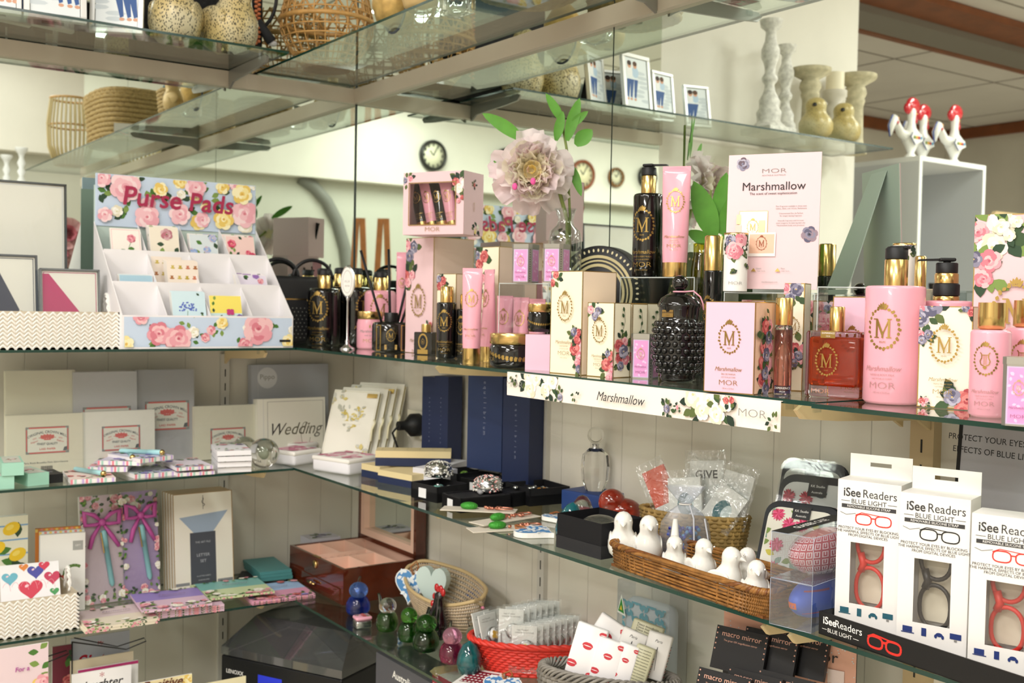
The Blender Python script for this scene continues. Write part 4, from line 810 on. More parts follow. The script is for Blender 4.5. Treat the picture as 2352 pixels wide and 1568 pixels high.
def pyel(d,w_,h_,r):
    d.rect(-w_/2,w_/2,0,h_*.6,mat('#cfe6e6',.5)); d.rect(-w_/2,w_/2,h_*.6,h_,mat('#f3e06a',.5)); d.field(-w_/2,-w_*.2,0,h_,.01,[[mat('#7a5aa0',.5)]*4],r,4); d.field(w_*.2,w_*.5,.1*h_,.5*h_,.009,[[mat('#7a5aa0',.5)]*4],r,2)
    m=mat('#c23a78',.5); [d.leaf(w_*.12,h_*.62,.011,a,m,.8) for a in (.6,2.5,-.5,3.7)]
cx=[-W*.375,-W*.125,W*.125,W*.375]
pad('cream rosebud notepad at top left of the stepped display',cx[0]+.01,2,.0,.074,.115,protr)
pad('pink carnation notepad, second in the top tier of the display',cx[1],2,.0,.074,.125,pf('#f0e6d4',[[mat('#c99aa0',.5),mat('#dcb4b8',.5),mat('#b9707e',.5),LG[0]]],4,.017),n=3)
pad('blue hydrangea notepad, third in the top tier of the display',cx[2]-.005,2,.0,.074,.11,pf('#d9e2e6',[[mat('#8fa9d8',.5),mat('#b0c0e0',.5),mat('#c9b8c9',.5),RYEL[0]]],5,.016),n=2)
pad('pink rose notepads at the top right of the display',cx[3]-.012,2,.0,.078,.11,pf('#f2cfc9',[[mat('#d8486a',.5),mat('#e87a90',.5),mat('#c23a58',.5),RYEL[0]]],6,.011),n=4)
pad('teacup patterned notepad in the middle tier of the display',cx[1]+.02,1,.0,.078,.115,pcups,n=3)
pad('teacup patterned notepad standing behind the teacup pack',cx[1]-.005,1,.045,.076,.13,pcups,tilt=.25)
pad('blue edged notepad lying low at the left of the middle tier',cx[0]+.01,1,.0,.08,.076,pf('#a9cbdc',[RYEL],2,.008),n=2)
pad('small rose-edged notepad at the right of the middle tier',cx[3]-.01,1,.0,.084,.09,pf('#e8dff0',[ROSE,[mat('#9a70b8',.5)]*4],5,.013),n=4,tilt=.45)
pad('blue agapanthus notepad in the bottom tier of the display',cx[1]+.008,0,.0,.082,.118,pblue,n=2)
pad('yellow butterfly notepad in the bottom tier of the display',cx[2]-.006,0,.0,.08,.11,pyel,n=1)
pad('lilac edged notepad lying low at bottom left of the display',cx[0],0,.0,.085,.062,pf('#e3d3e6',[ROSE],2,.008),tilt=.7)
pad('green notepad lying low at bottom right of the display',cx[3],0,.0,.085,.062,pf('#cfe0cf',[ROSE],2,.008),tilt=.7)
# black vanity case behind in the corner
P=LS(675,.15,ZM); s=mpp(P); o=T('vanity_case','black quilted vanity case with gold zip and arched handles in the corner','case',(P.x-.04,P.y,ZM),PI/2-.15)
b=MB(); b.rbox(-.105,.105,-.05,.05,0,.185,.014,mat('#17171a',.5,bump=.4,bs=400),seg=3,smooth=True); d=D(b,front(-.05)); d.h=.0006; d.rect(-.092,.092,.12,.124,GOLD)
for i in range(17):
    for j in range(9): d.ell(-.088+i*.011+(j%2)*.005,.018+j*.01,.0016,.002,mat('#8d8a84',.4,.5),n=6)
b.build('body',o)
for sx in (-.045,.05):
    b=MB(); b.tube([(sx+.055*math.cos(a),-.03,.18+.05*math.sin(a)) for a in [PI*k/16 for k in range(17)]],.005,mat('#17171a',.45),8); b.build('handle',o)
# ---------------- upper shelf: frames, birds, baskets
SPK=None
def speck(name,base,dark,sc_=90,th=.38):
    m=bpy.data.materials.new(name); m.use_nodes=True; nt=m.node_tree; bb=nt.nodes['Principled BSDF']; bb.inputs['Roughness'].default_value=.35; bb.inputs['Metallic'].default_value=.05
    tc=nt.nodes.new('ShaderNodeTexCoord'); vo=nt.nodes.new('ShaderNodeTexVoronoi'); vo.inputs['Scale'].default_value=sc_; mp=nt.nodes.new('ShaderNodeMapping'); mp.inputs['Scale'].default_value=(1,1,.6)
    nt.links.new(tc.outputs['Object'],mp.inputs[0]); nt.links.new(mp.outputs[0],vo.inputs['Vector'])
    cr=nt.nodes.new('ShaderNodeValToRGB'); cr.color_ramp.elements[0].position=th*.7; cr.color_ramp.elements[0].color=srgb(dark)+(1,); cr.color_ramp.elements[1].position=th; cr.color_ramp.elements[1].color=srgb(base)+(1,)
    nt.links.new(vo.outputs['Distance'],cr.inputs[0]); nz=nt.nodes.new('ShaderNodeTexNoise'); nz.inputs['Scale'].default_value=9; nt.links.new(tc.outputs['Object'],nz.inputs['Vector'])
    mx=nt.nodes.new('ShaderNodeMix'); mx.data_type='RGBA'; mx.blend_type='MULTIPLY'; r2=nt.nodes.new('ShaderNodeValToRGB'); r2.color_ramp.elements[0].position=.4; r2.color_ramp.elements[0].color=(.93,.82,.55,1); r2.color_ramp.elements[1].position=.6; r2.color_ramp.elements[1].color=(1,1,1,1)
    nt.links.new(nz.outputs[0],r2.inputs[0]); mx.inputs['Factor'].default_value=1; nt.links.new(cr.outputs[0],mx.inputs['A']); nt.links.new(r2.outputs[0],mx.inputs['B']); nt.links.new(mx.outputs['Result'],bb.inputs['Base Color']); return m
SPK=speck('speckled','#cdc4a4','#45433a',230,.42); SPK2=speck('mottled','#c9bf95','#8d8a70',220,.3)
def bird(label,P,rz,H,m,beak=None,cat='bird figurine',name='bird_figurine',tail=1,head_turn=0,up=0,group=None,eye=None,wing=1,foot=None,k=1.0):
    """plump standing bird, facing local -y"""
    o=T(name,label,cat,P,rz,group); b=MB(); n=20; seg=24; vs=[];fs=[]
    # body stations along a leaning spine: (y,z,rx,ry)
    stn=[(0.0,.0,.12,.1),(.0,.02,.28,.27),(.0,.1,.38,.38),(-.01,.22,.42,.42),(-.02,.36,.415,.41),(-.035,.47,.36,.35),(-.06,.56,.285,.28),(-.085,.62,.25,.25),(-.1,.69,.25,.255),(-.105,.77,.262,.27),(-.105,.85,.24,.25),(-.1,.92,.185,.19),(-.09,.965,.11,.11),(-.085,.985,0,0)]
    for (y,z,rx,ry) in stn:
        for q in range(seg): a=2*PI*q/seg; vs.append((H*rx*k*math.cos(a),H*(y+ry*k*math.sin(a)),H*z))
    for j in range(len(stn)-1):
        for q in range(seg): fs.append((j*seg+q,j*seg+(q+1)%seg,(j+1)*seg+(q+1)%seg,(j+1)*seg+q))
    b.add(vs,fs,m,True); b.build('body',o)
    if tail:
        t=MB(); t.tube([(0,.2*H,.2*H),(0,.42*H,.24*H+up*.25*H),(0,.62*H,.28*H+up*.6*H)],[.2*H,.13*H,.06*H],m,12); t.build('tail',o)
    if wing:
        for sx in (-1,1):
            t=MB(); t.ell(sx*.34*H*k,.06*H,.36*H,.05*H,.27*H,.17*H,m,16,10,None); t.build('wing',o)
    t=MB(); ht_=head_turn; Mx=Matrix.Translation((0,-.105*H,.78*H))@Matrix.Rotation(ht_,4,'Z'); t.lathe([(.075*H,0),(.05*H,.05*H),(0,.13*H)],beak or m,12,Mx@Matrix.Translation((0,-.225*H,-.01*H))@Matrix.Rotation(PI/2+.35,4,'X'),sy=.8); t.build('beak',o)
    for sx in (-1,1):
        t=MB(); t.ell(sx*.15*H,-.19*H,.05*H,.022*H,.022*H,.022*H,eye or m,8,6,Mx); t.build('eye',o)
    if foot:
        for sx in (-1,1):
            t=MB(); [t.ell(sx*.14*H+q*.05*H,-.3*H,.025*H,.028*H,.07*H,.025*H,foot,8,6) for q in (-1,0,1)]; t.build('foot',o)
    return o
YB=mat('#b59a55',.4,.3)
P=LS(402,.2,ZU); s=mpp(P); bird('speckled grey and gold ceramic bird on the top left shelf beside the photo frames',P,face(P,-15),128*s*1.45,SPK,YB,foot=YB,wing=1,k=.76)
P=LS(530,.2,ZU); s=mpp(P); bird('speckled gold ceramic bird on the top left shelf nearest the rattan basket',P,face(P,40),128*s*1.45,SPK,YB,foot=YB,wing=1,k=.76)
def pframe(label,P,rz,W,H,m,tilt=.12,photo=1,seed=0):
    o=T('photo_frame',label,'photo frame',P,rz,'photo frames on the top shelf'); o.rotation_euler=(-tilt,0,rz); b=MB(); e=W*.1
    for (x0,x1,z0_,z1_) in ((-W/2,W/2,0,e),(-W/2,W/2,H-e,H),(-W/2,-W/2+e,e,H-e),(W/2-e,W/2,e,H-e)): b.rbox(x0,x1,0,.014,z0_,z1_,.0015,m)
    b.build('frame',o); b=MB(); b.box(-W/2+e,W/2-e,.004,.008,e,H-e,mat('#dfe6ee',.4)); d=D(b,front(.004),(-W/2+e,W/2-e,e,H-e)); r=RND(seed)
    w2=W/2-e; JN=mat('#3f5f9a',.6); SK=mat('#d9a488',.6); d.rect(-w2,w2,e,H-e,mat('#e6ecef',.4)); d.frame(-w2,w2,e,H-e,.0012,INK)
    for k in range(7): d.ell(-w2*.5+r.uniform(-.4,.5)*w2,H*(.2+.08*k),w2*.5,.006,mat('#cdd6dc',.5),n=8)
    for (u,c) in ((.0,JN),(.35,JN),(.65,JN)): d.poly([(u*w2-.006,H*.55),(u*w2+.012,H*.55),(u*w2+.016,H*.24),(u*w2+.008,H*.22)],c); d.ell(u*w2+.012,H*.2,.006,.004,SK)
    d.ell(w2*.1,H*.68,w2*.3,H*.1,mat('#b9d0e6',.5)); d.ell(w2*.6,H*.68,w2*.26,H*.1,mat('#f0f0f0',.5)); d.ell(w2*.1,H*.8,.009,.011,SK); d.ell(w2*.6,H*.8,.009,.011,SK); d.ell(w2*.1,H*.83,.01,.008,mat('#5a3d28',.6)); d.ell(w2*.6,H*.83,.01,.008,mat('#3a2a20',.6))
    b.build('photo',o); b=MB(); b.prism([(-.018,H*.8),(.018,H*.8),(.024,.002),(-.024,.002)],.016,.018,BLACK,Matrix.Rotation(0,4,'X')); bb=b.build('back_leg',o); bb.rotation_euler=(.32,0,0); bb.location=(0,H*.8*math.sin(.32)+.003,.004)
    b=MB(); b.box(-W/2+.004,W/2-.004,.014,.016,.004,H-.004,BLACK); b.build('backing',o); return o
FR=mat('#e9e9e6',.3,.3)
for i,(px,wd,Wp,rot,lb) in enumerate(((-10,.24,110,0,'cut by the left edge of the photo'),(128,.25,135,0,'second from the left'),(266,.22,118,-18,'third, turned beside the speckled bird'))):
    P=LS(px,wd,ZU); s=mpp(P); pframe('silver photo frame of a family on steps, '+lb,P,PI/2+math.radians(rot)-.12,Wp*s,Wp*s*1.4,FR,seed=i)
for i,(px,W_,lb) in enumerate(((1424,.1,'nearest the mirror seam'),(1474,.1,'second in the mirror'),(1524,.1,'third in the mirror, leaning'),(1612,.1,'alone by the white candlestick'))):
    P=LV(px,.16,ZU); pframe('photo frame on the top shelf seen side-on, '+lb,P,PI/2+.25,W_,W_*1.5,FR,seed=9+i,tilt=.2)
# dark woven bag with handle, tassel, beaded strap
P=LS(470,.058,ZU); o=T('woven_bag','black woven bag behind the speckled birds','bag',P,PI/2); b=MB(); b.rbox(-.17,.15,-.03,.03,0.001,.32,.012,mat('#1a1a1c',.8,noise=.6,ns=90,bump=1,bs=150),smooth=True,seg=3); b.build('body',o)
b=MB(); b.tube([(.12+.06*math.sin(a),-.045,.2-.1*math.cos(a)) for a in [PI*k/12 for k in range(13)]],.005,BLACK,8); b.build('handle',o)
b=MB(); b.tube([(.125,-.045,.12),(.165,-.05,.07)],[.012,.014],mat('#2b2d33',.7),10); b.ell(.168,-.05,.066,.012,.012,.008,mat('#c9c9cc',.7)); b.build('tassel',o)
b=MB(); [b.ell(.12+(q%2)*.008,-.05,.06+.006*q,.0055,.0055,.0045,mat('#c4744a',.5),8,6) for q in range(38)]; b.build('beaded_strap',o)
# rattan ball basket
def perim(kind,a,A,B,p=2.0):
    c,s_=math.cos(a),math.sin(a); return (A*abs(c)**(2/p)*(1 if c>=0 else -1),B*abs(s_)**(2/p)*(1 if s_>=0 else -1))
def wicker(b,A,B,H,rows,m,r=.002,N=48,flare=0,p=2.0,amp=.0016,stakes=1,prof=None,z0_=0):
    for j in range(rows):
        t=(j+.5)/rows; z=z0_+H*t; k=prof(t) if prof else 1+flare*t; pts=[]
        for q in range(N*2):
            a=PI*q/N; x,y=perim(0,a,A*k,B*k,p); n_=math.hypot(x,y) or 1; o_=amp*(1 if (q+j)%2 else -1); pts.append((x*(1+o_/n_),y*(1+o_/n_),z))
        b.tube(pts,r,m,5,closed=True)
    if stakes:
        for q in range(N):
            a=2*PI*q/N; b.tube([(perim(0,a,A*(prof(t) if prof else 1+flare*t),B*(prof(t) if prof else 1+flare*t),p)+(z0_+H*t,)) for t in [k/6 for k in range(7)]],r*.8,m,5)
RT_=mat('#c89a5a',.45,noise=.2,ns=60); RTD=mat('#8a5f34',.5,noise=.3,ns=60)
P=RS(750,.17,ZU+.004); s=mpp(P); o=T('rattan_basket','open rattan cage basket in the corner of the top shelf','basket',P,0); b=MB()
Rb=108*s
bowl=lambda t:math.sin(min(1,.3+t*1.1)*PI/2)*(1 if t<.6 else 1-(t-.6)*.35)
wicker(b,Rb,Rb,.2,9,RT_,.0024,26,prof=bowl,amp=0); b.tube([(Rb*bowl(.62)*math.cos(a),Rb*bowl(.62)*math.sin(a),.126) for a in [2*PI*k/40 for k in range(40)]],.006,RT_,6,closed=True)
for k in range(16):
    a=2*PI*k/16
    for sg in (1,-1): b.tube([(Rb*.95*math.cos(a),Rb*.95*math.sin(a),.13),(Rb*.85*math.cos(a+sg*.4),Rb*.85*math.sin(a+sg*.4),.2)],.003,RT_,5)
b.build('cage',o); b=MB(); b.lathe([(0,.0),(Rb*.5,0),(Rb*.52,.006),(0,.006)],RTD,24); b.build('base',o)
P=RS(905,.25,ZU+.004); s=mpp(P); o=T('vase','mottled gold bulb vase in a black ring at the front of the top right shelf','vase',P,0); b=MB(); g=mat('#c9a866',.35,.5,noise=.2,ns=80); b.lathe([(10*s,0),(40*s,14*s),(52*s,50*s),(50*s,90*s),(30*s,125*s),(16*s,140*s),(18*s,160*s)],g,32); b.build('body',o); b=MB(); b.tube([(54*s*math.cos(a),0,50*s+60*s*math.sin(a)) for a in [PI+PI*k/16 for k in range(17)]],3*s,mat('#4a525c',.5),6); b.build('ring',o)
P=RS(1050,.2,ZU+.004); s=mpp(P); o=T('glass_bottle','clear glass bottle on the top right shelf seen through the shelf','bottle',P,0); b=MB(); b.rbox(-38*s,38*s,-30*s,30*s,0,50*s,10*s,CG,smooth=True,seg=3); b.build('body',o); b=MB(); b.lathe([(11*s,50*s),(11*s,80*s),(14*s,86*s)],SILVER,20); b.build('neck',o)
def seagrass(label,P,rz,A,B,H,m,lid=1,n=9,p=3):
    o=T('seagrass_basket',label,'basket',P,rz); b=MB(); wicker(b,A,B,H,n,m,H/n*.55,30,flare=.12,p=p,amp=.002,stakes=0); b.build('weave',o)
    if lid: b=MB(); wicker(b,A*1.14,B*1.14,H*.22,3,m,H/n*.5,30,p=p,amp=.002,stakes=0,z0_=H); b.add([(A*1.12*math.cos(a),B*1.12*math.sin(a),H*1.2) for a in [2*PI*k/24 for k in range(24)]],[tuple(range(24))],m); b.build('lid',o)
    b=MB(); b.add([(A*math.cos(a),B*math.sin(a),.004) for a in [2*PI*k/24 for k in range(24)]],[tuple(range(24))],m); b.build('base',o); return o
SG=mat('#b89c68',.7,noise=.35,ns=120)
def ML(px,wd,z):
    p=colpt(px,(0,-wd,z),(1,0,0)); return Vector((-p.x,p.y,p.z))
P=RS(1215,.15,ZU+.0045); seagrass('fern-patterned woven basket on the top right shelf above the bottle',P,0,.085,.085,.12,SG,0)
P=ML(285,.16,ZU+.004); seagrass('lidded seagrass basket seen in the left mirror',P,0,.19,.12,.17,SG)
P=ML(160,.17,ZU+.004); o=T('slatted_basket','tall pale slatted bamboo basket seen in the left mirror','basket',P,0); b=MB()
for k in range(30):
    a=2*PI*k/30; b.tube([(A_*math.cos(a),A_*math.sin(a),z) for A_,z in ((.07,0),(.1,.09),(.105,.2),(.09,.32))],.004,mat('#cdb98a',.6),5)
b.tube([(.1*math.cos(a),.1*math.sin(a),.19) for a in [2*PI*k/24 for k in range(24)]],.005,RT_,6,closed=True); b.tube([(.09*math.cos(a),.09*math.sin(a),.32) for a in [2*PI*k/24 for k in range(24)]],.006,RT_,6,closed=True); b.lathe([(0,0),(.07,0),(.07,.005),(0,.005)],RT_,20); b.build('slats',o)
P=ML(400,.27,ZU+.0045); bird('gold and blue ceramic bird by the seagrass basket, seen in the left mirror',P,1.0,.12,mat('#c9ad78',.4,.2),mat('#5a7f95',.5),head_turn=0,k=.8)
# candle holders and small birds at the far end of the top left shelf
def cstick(label,P,H,prof,m,rz=0,name='candle_holder',cap=None,sq=0,group=None):
    o=T(name,label,'candle holder',P,rz,group); b=MB(); b.lathe([(r_*H,z*H) for r_,z in prof],m,28); b.build('column',o)
    if sq: b=MB(); b.rbox(-sq*H,sq*H,-sq*H,sq*H,0,.06*H,.003,m); b.build('base',o)
    if cap: b=MB(); b.lathe([(cap[0]*H,H),(cap[0]*H,H*(1+cap[1]))],cap[2],24); b.build('candle',o)
    return o
WC=mat('#e9e6df',.6,noise=.3,ns=70); ST=mat('#cdc3a4',.7,noise=.25,ns=50)
orn=[(.15,.02),(.16,.06),(.12,.1),(.1,.12),(.11,.2),(.085,.24),(.09,.3),(.05,.38),(.04,.44),(.065,.47),(.07,.5),(.045,.54),(.05,.6),(.08,.68),(.08,.74),(.05,.82),(.045,.9),(.09,.94),(.1,1)]
P=LV(1770,.2,ZU); s=(P-Vector((0,0,0))).length*0+ (Vector((P.x,-P.y,P.z))-CAM).dot(FWD)/F_PX
cstick('tall ornate white candlestick with carved square base on the top shelf','' or P,262*s,orn,WC,sq=.17)
P=LV(1806,.08,ZU); cstick('second ornate white candlestick behind the first',P,240*s,orn,WC,sq=.15)
pil=[(.16,0),(.16,.05),(.14,.1),(.12,.13),(.11,.2),(.1,.6),(.12,.66),(.12,.68),(.11,.7),(.14,.76),(.13,.82),(.11,.86),(.25,.94),(.26,.97),(.26,1)]
for i,(px,wd,h,t) in enumerate(((1862,.11,190,'left stone pillar candle holder'),(1965,.1,200,'right stone pillar candle holder'))):
    P=LV(px,wd,ZU); cstick(t+' behind the small birds on the top shelf',P,h*s,pil,ST,group='stone pillar candle holders')
P=LV(1918,.1,ZU); cstick('turned pale wood candle holder with cream candle between the pillars',P,150*s,[(.2,0),(.17,.1),(.12,.2),(.18,.3),(.1,.4),(.18,.5),(.1,.6),(.17,.7),(.1,.8),(.2,.9),(.2,1)],mat('#d9d2c6',.7),cap=(.15,.3,CREAM))
for i,(px,wd,rt,t) in enumerate(((1878,.27,.5,'left small'),(1942,.27,.6,'right small'))):
    P=LV(px,wd,ZU); bird(t+' mottled gold bird in front of the stone pillars',P,PI/2+.9+rt*.2,92*s*1.02,SPK2,BLACK,wing=0,tail=1)
# cards and packets lying on the right top shelf
for i,(px,c1_) in enumerate(((1690,'#d86a7a'),(1760,'#7f9fd0'),(1825,'#b0477f'))):
    p=colpt(px,(0,.18,ZU),(1,0,0)); P=Vector((p.x,-p.y-.04*(i%2),ZU+.0045)); b=MB(); b.box(-.04,.04,-.07,.07,0,.03,mat('#e6e2dc',.5)); d=D(b,lambda u,v,h:(u,v,-h)); d.h=.0003; d.rect(-.036,.036,-.066,.066,mat(c1_,.5)); d.rect(-.03,.03,-.01,.05,mat('#e9e9f0',.5)); d.field(-.03,.03,-.06,0,.012,[ROSE],RND(i),4)
    b.thing('gift_packet',('red','blue','magenta')[i]+' labelled packet lying on the top right shelf, seen from below in the mirror','packet',P,.3*i,'packets on the top right shelf')
# ---------------- things in the shop seen in the mirrors
def VP(px,py,dd,mode):
    v=RAYD(px,py,dd); return Vector((v.x,-v.y,v.z)) if mode=='R' else Vector((-v.x,v.y,v.z)) if mode=='L' else Vector((-v.x,-v.y,v.z))
def onx(px,py,mode,X):
    d=FWD*F_PX+RT*(px-1176)-UP*(py-784); t=(-X-CAM.x)/d.x; v=CAM+d*t; return Vector((-v.x,-v.y if mode=='D' else v.y,v.z))
def clock(label,px,py,wpx,rim,dial):
    P=onx(px,py,'D',X1-.13); dd=(Vector((-P.x,-P.y,P.z))-CAM).dot(FWD); r=wpx*dd/F_PX/2/.85; P.x=X1-.121
    o=T('wall_clock',label,'clock',P,-PI/2); Mx=Matrix.Rotation(PI/2,4,'X'); b=MB(); b.lathe([(r*.8,0),(r,.005),(r,.03),(r*.9,.045),(r*.8,.035),(r*.8,0)],rim,40,Mx,cap=False); b.build('rim',o)
    b=MB(); b.lathe([(0,.0),(r*.82,.0),(r*.82,.02),(0,.02)],dial,40,Mx); d=D(b,front(-.02))
    for k in range(12): a=2*PI*k/12; d.rect(r*.68*math.cos(a)-.006,r*.68*math.cos(a)+.006,r*.68*math.sin(a)-.012,r*.68*math.sin(a)+.012,INK)
    b.build('dial',o)
    for (L,a) in ((r*.4,2.3),(r*.58,1.1)):
        b=MB(); d=D(b,front(-.024)); d.line([(0,0),(L*math.cos(a),L*math.sin(a))],.008,INK); b.build('hand',o)
DK=mat('#2b2926',.3); RW=mat('#8a4a30',.35)
for a in (('round black-rimmed wall clock alone at the left',995,358,60,DK,mat('#f2edd0',.4)),('round dark wall clock partly behind the peony',1163,376,60,DK,mat('#e9e2c6',.4)),('round red-brown wooden wall clock left of the mirror seam',1338,402,58,RW,mat('#e6dcb8',.4)),('smaller bronze wall clock on the mirror seam',1414,408,38,RTD,mat('#e9e2c6',.4)),('dark wall clock beside the black pump bottle',1486,408,46,DK,mat('#e9e2c6',.4)),('brown wall clock behind the peony leaves',1262,385,50,RW,mat('#e6dcb8',.4))): clock(*a)
pts=[onx(px,py,'D',X1) for px,py in ((690,408),(722,430),(750,462),(775,510),(792,570),(800,640),(802,720))]
b=MB(); b.tube([(X1-.01,p.y,p.z) for p in pts],.05,mat('#85857e',.6),8); st(b,'trim_8b'.replace('8b','11'))
# white shelving unit with roosters
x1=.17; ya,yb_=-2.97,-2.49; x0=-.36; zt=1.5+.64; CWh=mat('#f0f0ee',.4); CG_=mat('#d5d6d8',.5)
o=T('shelving_unit','tall white open shelving unit with bottles inside and ceramic roosters on top','shelving unit',(x0+.25,(ya+yb_)/2,0),0); o.location=((x0+x1)/2,(ya+yb_)/2,0); hx=(x1-x0)/2; hy=(yb_-ya)/2; t=.02
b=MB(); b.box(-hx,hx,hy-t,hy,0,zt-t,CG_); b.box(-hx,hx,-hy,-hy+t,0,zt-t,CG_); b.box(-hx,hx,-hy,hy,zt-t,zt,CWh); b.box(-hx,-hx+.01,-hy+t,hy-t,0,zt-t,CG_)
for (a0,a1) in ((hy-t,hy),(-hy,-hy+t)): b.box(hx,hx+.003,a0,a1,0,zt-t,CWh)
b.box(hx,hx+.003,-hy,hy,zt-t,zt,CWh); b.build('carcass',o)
for z in (.4,1.0,1.36): b=MB(); b.box(-hx+.01,hx-.005,-hy+t,hy-t,z-.018,z,CWh); b.build('shelf_board',o)
for i in range(5):
    P=Vector((.1 if i<3 else -.05,-2.56-.075*(i%3) if i<3 else -2.6-.1*(i-3),1.3612)); b=MB(); b.lathe([(.032,0),(.034,.004),(.034,.15),(.012,.19),(.011,.24),(.014,.245),(.014,.262)],mat('#1c1712',.15),24); q=b
    o=T('wine_bottle','dark bottle with yellow label in the white shelving unit, '+('nearest its side wall','second along','third along','left one at the back','right one at the back')[i],'bottle',P,PI/2,'dark bottles in the white unit'); q.build('glass_body',o); c=MB(); d=D(c,cyl(.0345)); d.rect(-.03,.03,.03,.13,mat('#d9c43a',.5)); c.build('label',o)
def rooster(label,P,rz,H):
    o=T('ceramic_rooster',label,'rooster figurine',P,rz,'painted ceramic roosters'); WHT=mat('#f6f4ee',.15,coat=.5); NB=mat('#27489a',.25); RD=mat('#c8202e',.2,coat=.5)
    b=MB(); b.lathe([(.14*H,0),(.13*H,.04*H),(.07*H,.1*H),(.12*H,.2*H),(.2*H,.32*H),(.19*H,.42*H),(.1*H,.52*H),(.075*H,.62*H),(.085*H,.74*H),(.09*H,.8*H),(.05*H,.87*H),(0,.89*H)],WHT,24,sx=1.0,sy=.7); b.build('body',o)
    b=MB(); b.tube([(.12*H,0,.36*H),(.3*H,0,.42*H),(.42*H,0,.56*H),(.47*H,0,.62*H),(.55*H,0,.5*H),(.56*H,0,.34*H)],[.1*H,.07*H,.06*H,.08*H,.06*H,.02*H],WHT,10); b.tube([(.32*H,0,.47*H),(.42*H,0,.66*H),(.52*H,0,.68*H),(.62*H,0,.5*H),(.58*H,0,.32*H)],.012*H,NB,6); [b.ell(.46*H,-.06*H,(.56+.06*k)*H,.03*H,.02*H,.03*H,m,8,6) for k,m in enumerate((RD,mat('#e9963a',.4)))]; b.build('tail',o)
    b=MB(); b.prism([(-.12*H,.3*H),(.08*H,.22*H),(.2*H,.34*H),(.16*H,.42*H),(-.08*H,.4*H)],-.15*H,-.13*H,WHT,m2=NB); [b.ell(-.06*H+.06*k*H,-.155*H,.34*H,.028*H,.01*H,.028*H,m,8,6) for k,m in enumerate((mat('#5aa0c8',.4),RD,mat('#f0b43a',.4),LG[2]))]; b.build('wing',o)
    b=MB(); [b.ell(x*H,0,z*H,rx*H,.05*H,rz_*H,RD,14,8) for x,z,rx,rz_ in ((-.03,.9,.19,.14),(.1,.84,.11,.1))]; b.build('comb',o)
    b=MB(); [b.ell(x*H,0,z*H,.035*H,.03*H,.06*H,RD,10,6) for x,z in ((-.12,.66),(-.1,.72))]; b.lathe([(.03*H,0),(0,.09*H)],mat('#f0b43a',.4),10,Matrix.Translation((-.08*H,0,.77*H))@Matrix.Rotation(-PI/2,4,'Y')); b.build('wattle_and_beak',o)
for i,(dy,dx,t) in enumerate(((-.06,.08,'leftmost in the mirror'),(-.23,.02,'middle one set back'),(-.34,.1,'rightmost in the mirror'))):
    rooster('white and blue ceramic rooster with red comb on the white unit, '+t,Vector((dx,-2.5+dy,zt)),PI/2+.0,.25)
# painting, board, wood easels, flowers
v=RAYD(2350,375,9.0); o=T('framed_painting','gold framed painting on the far wall','painting',(v.x,YF+.002,v.z),PI); b=MB(); Wp,Hp=.55,.7
for (x0_,x1_,z0_,z1_) in ((-Wp/2,Wp/2,-Hp/2,-Hp/2+.05),(-Wp/2,Wp/2,Hp/2-.05,Hp/2),(-Wp/2,-Wp/2+.05,-Hp/2,Hp/2),(Wp/2-.05,Wp/2,-Hp/2,Hp/2)): b.box(x0_,x1_,-.03,0,z0_,z1_,mat('#b98a4a',.5))
b.build('frame',o); b=MB(); b.box(-Wp/2,Wp/2,-.012,0,-Hp/2,Hp/2,mat('#7f8f86',.6,noise=.5,ns=6)); b.build('canvas',o)
v=VP(2300,480,5.6,'R'); o=T('pegboard_stand','beige board stand with a sloping top behind the white unit','display board',(v.x,v.y,0),PI/2); b=MB(); b.prism([(-.25,0),(.3,0),(.3,1.55),(.18,1.9),(.05,2.02),(-.25,2.02)],-.01,.01,mat('#d8bd90',.6)); b.build('board',o); b=MB(); [b.box(x,x+.03,-.06,-.012,1.5,1.62,mat('#c8323a',.5)) for x in (.12,.17,.22,.27)]; b.build('red_tags',o)
WDE=mat('#a8683a',.45,noise=.2,ns=20)
v0=VP(850,600,7.6,'D'); o=T('display_table','round white display table in the middle of the shop','table',(v0.x,v0.y,0)); b=MB(); b.lathe([(0,1.2),(.5,1.2),(.5,1.23),(0,1.23)],CWh,40); b.build('tabletop',o); b=MB(); b.lathe([(.25,0),(.25,.02),(.04,.04),(.04,1.2)],CWh,24); b.build('pedestal',o)
for i,px in enumerate((828,880)):
    v=VP(px,560,7.6,'D'); o=T('wooden_easel','small wooden A-frame easel on the white display table, '+('left' if i==0 else 'right')+' one in the mirror','easel',(v.x,v.y,1.23),0,'wooden easels')
    hE=1.5+(690-500)*7.6/F_PX-1.23
    for a in (-1,1):
        b=MB(); Rm=Vector((RT.x,RT.y,0)).normalized()*-1; b.add([tuple(Rm*(a*.06+q)+Vector((0,0,z))+Vector((-Rm.y,Rm.x,0))*y) for q,z in ((-.022,0),(.022,0)) for y in (-.012,.012)]+[tuple(Rm*(a*.02+q)+Vector((0,0,hE))+Vector((-Rm.y,Rm.x,0))*y) for q in (-.02,.02) for y in (-.012,.012)],[(0,1,3,2),(4,6,7,5),(0,4,5,1),(2,3,7,6),(0,2,6,4),(1,5,7,3)],WDE); b.build('leg',o)
v=Vector((2.78,-.2,ZM-.001))
o=T('flower_pot','dark pot of pink and white silk peonies with dark leaves, seen in the left mirror','flowers',v); b=MB(); b.lathe([(.06,0),(.09,.16),(.085,.16),(.05,.01)],mat('#2a2620',.4),24); b.build('pot',o); rnd=RND(8)
b=MB()
for k in range(60): 
    a=rnd.random()*6.3; leafm(b,(.05*math.cos(a),.05*math.sin(a),.14+rnd.random()*.2),(math.cos(a),math.sin(a),rnd.uniform(.1,.9)),.14,.05,mat('#2f5a2c',.6),.4)
b.build('leaves',o)
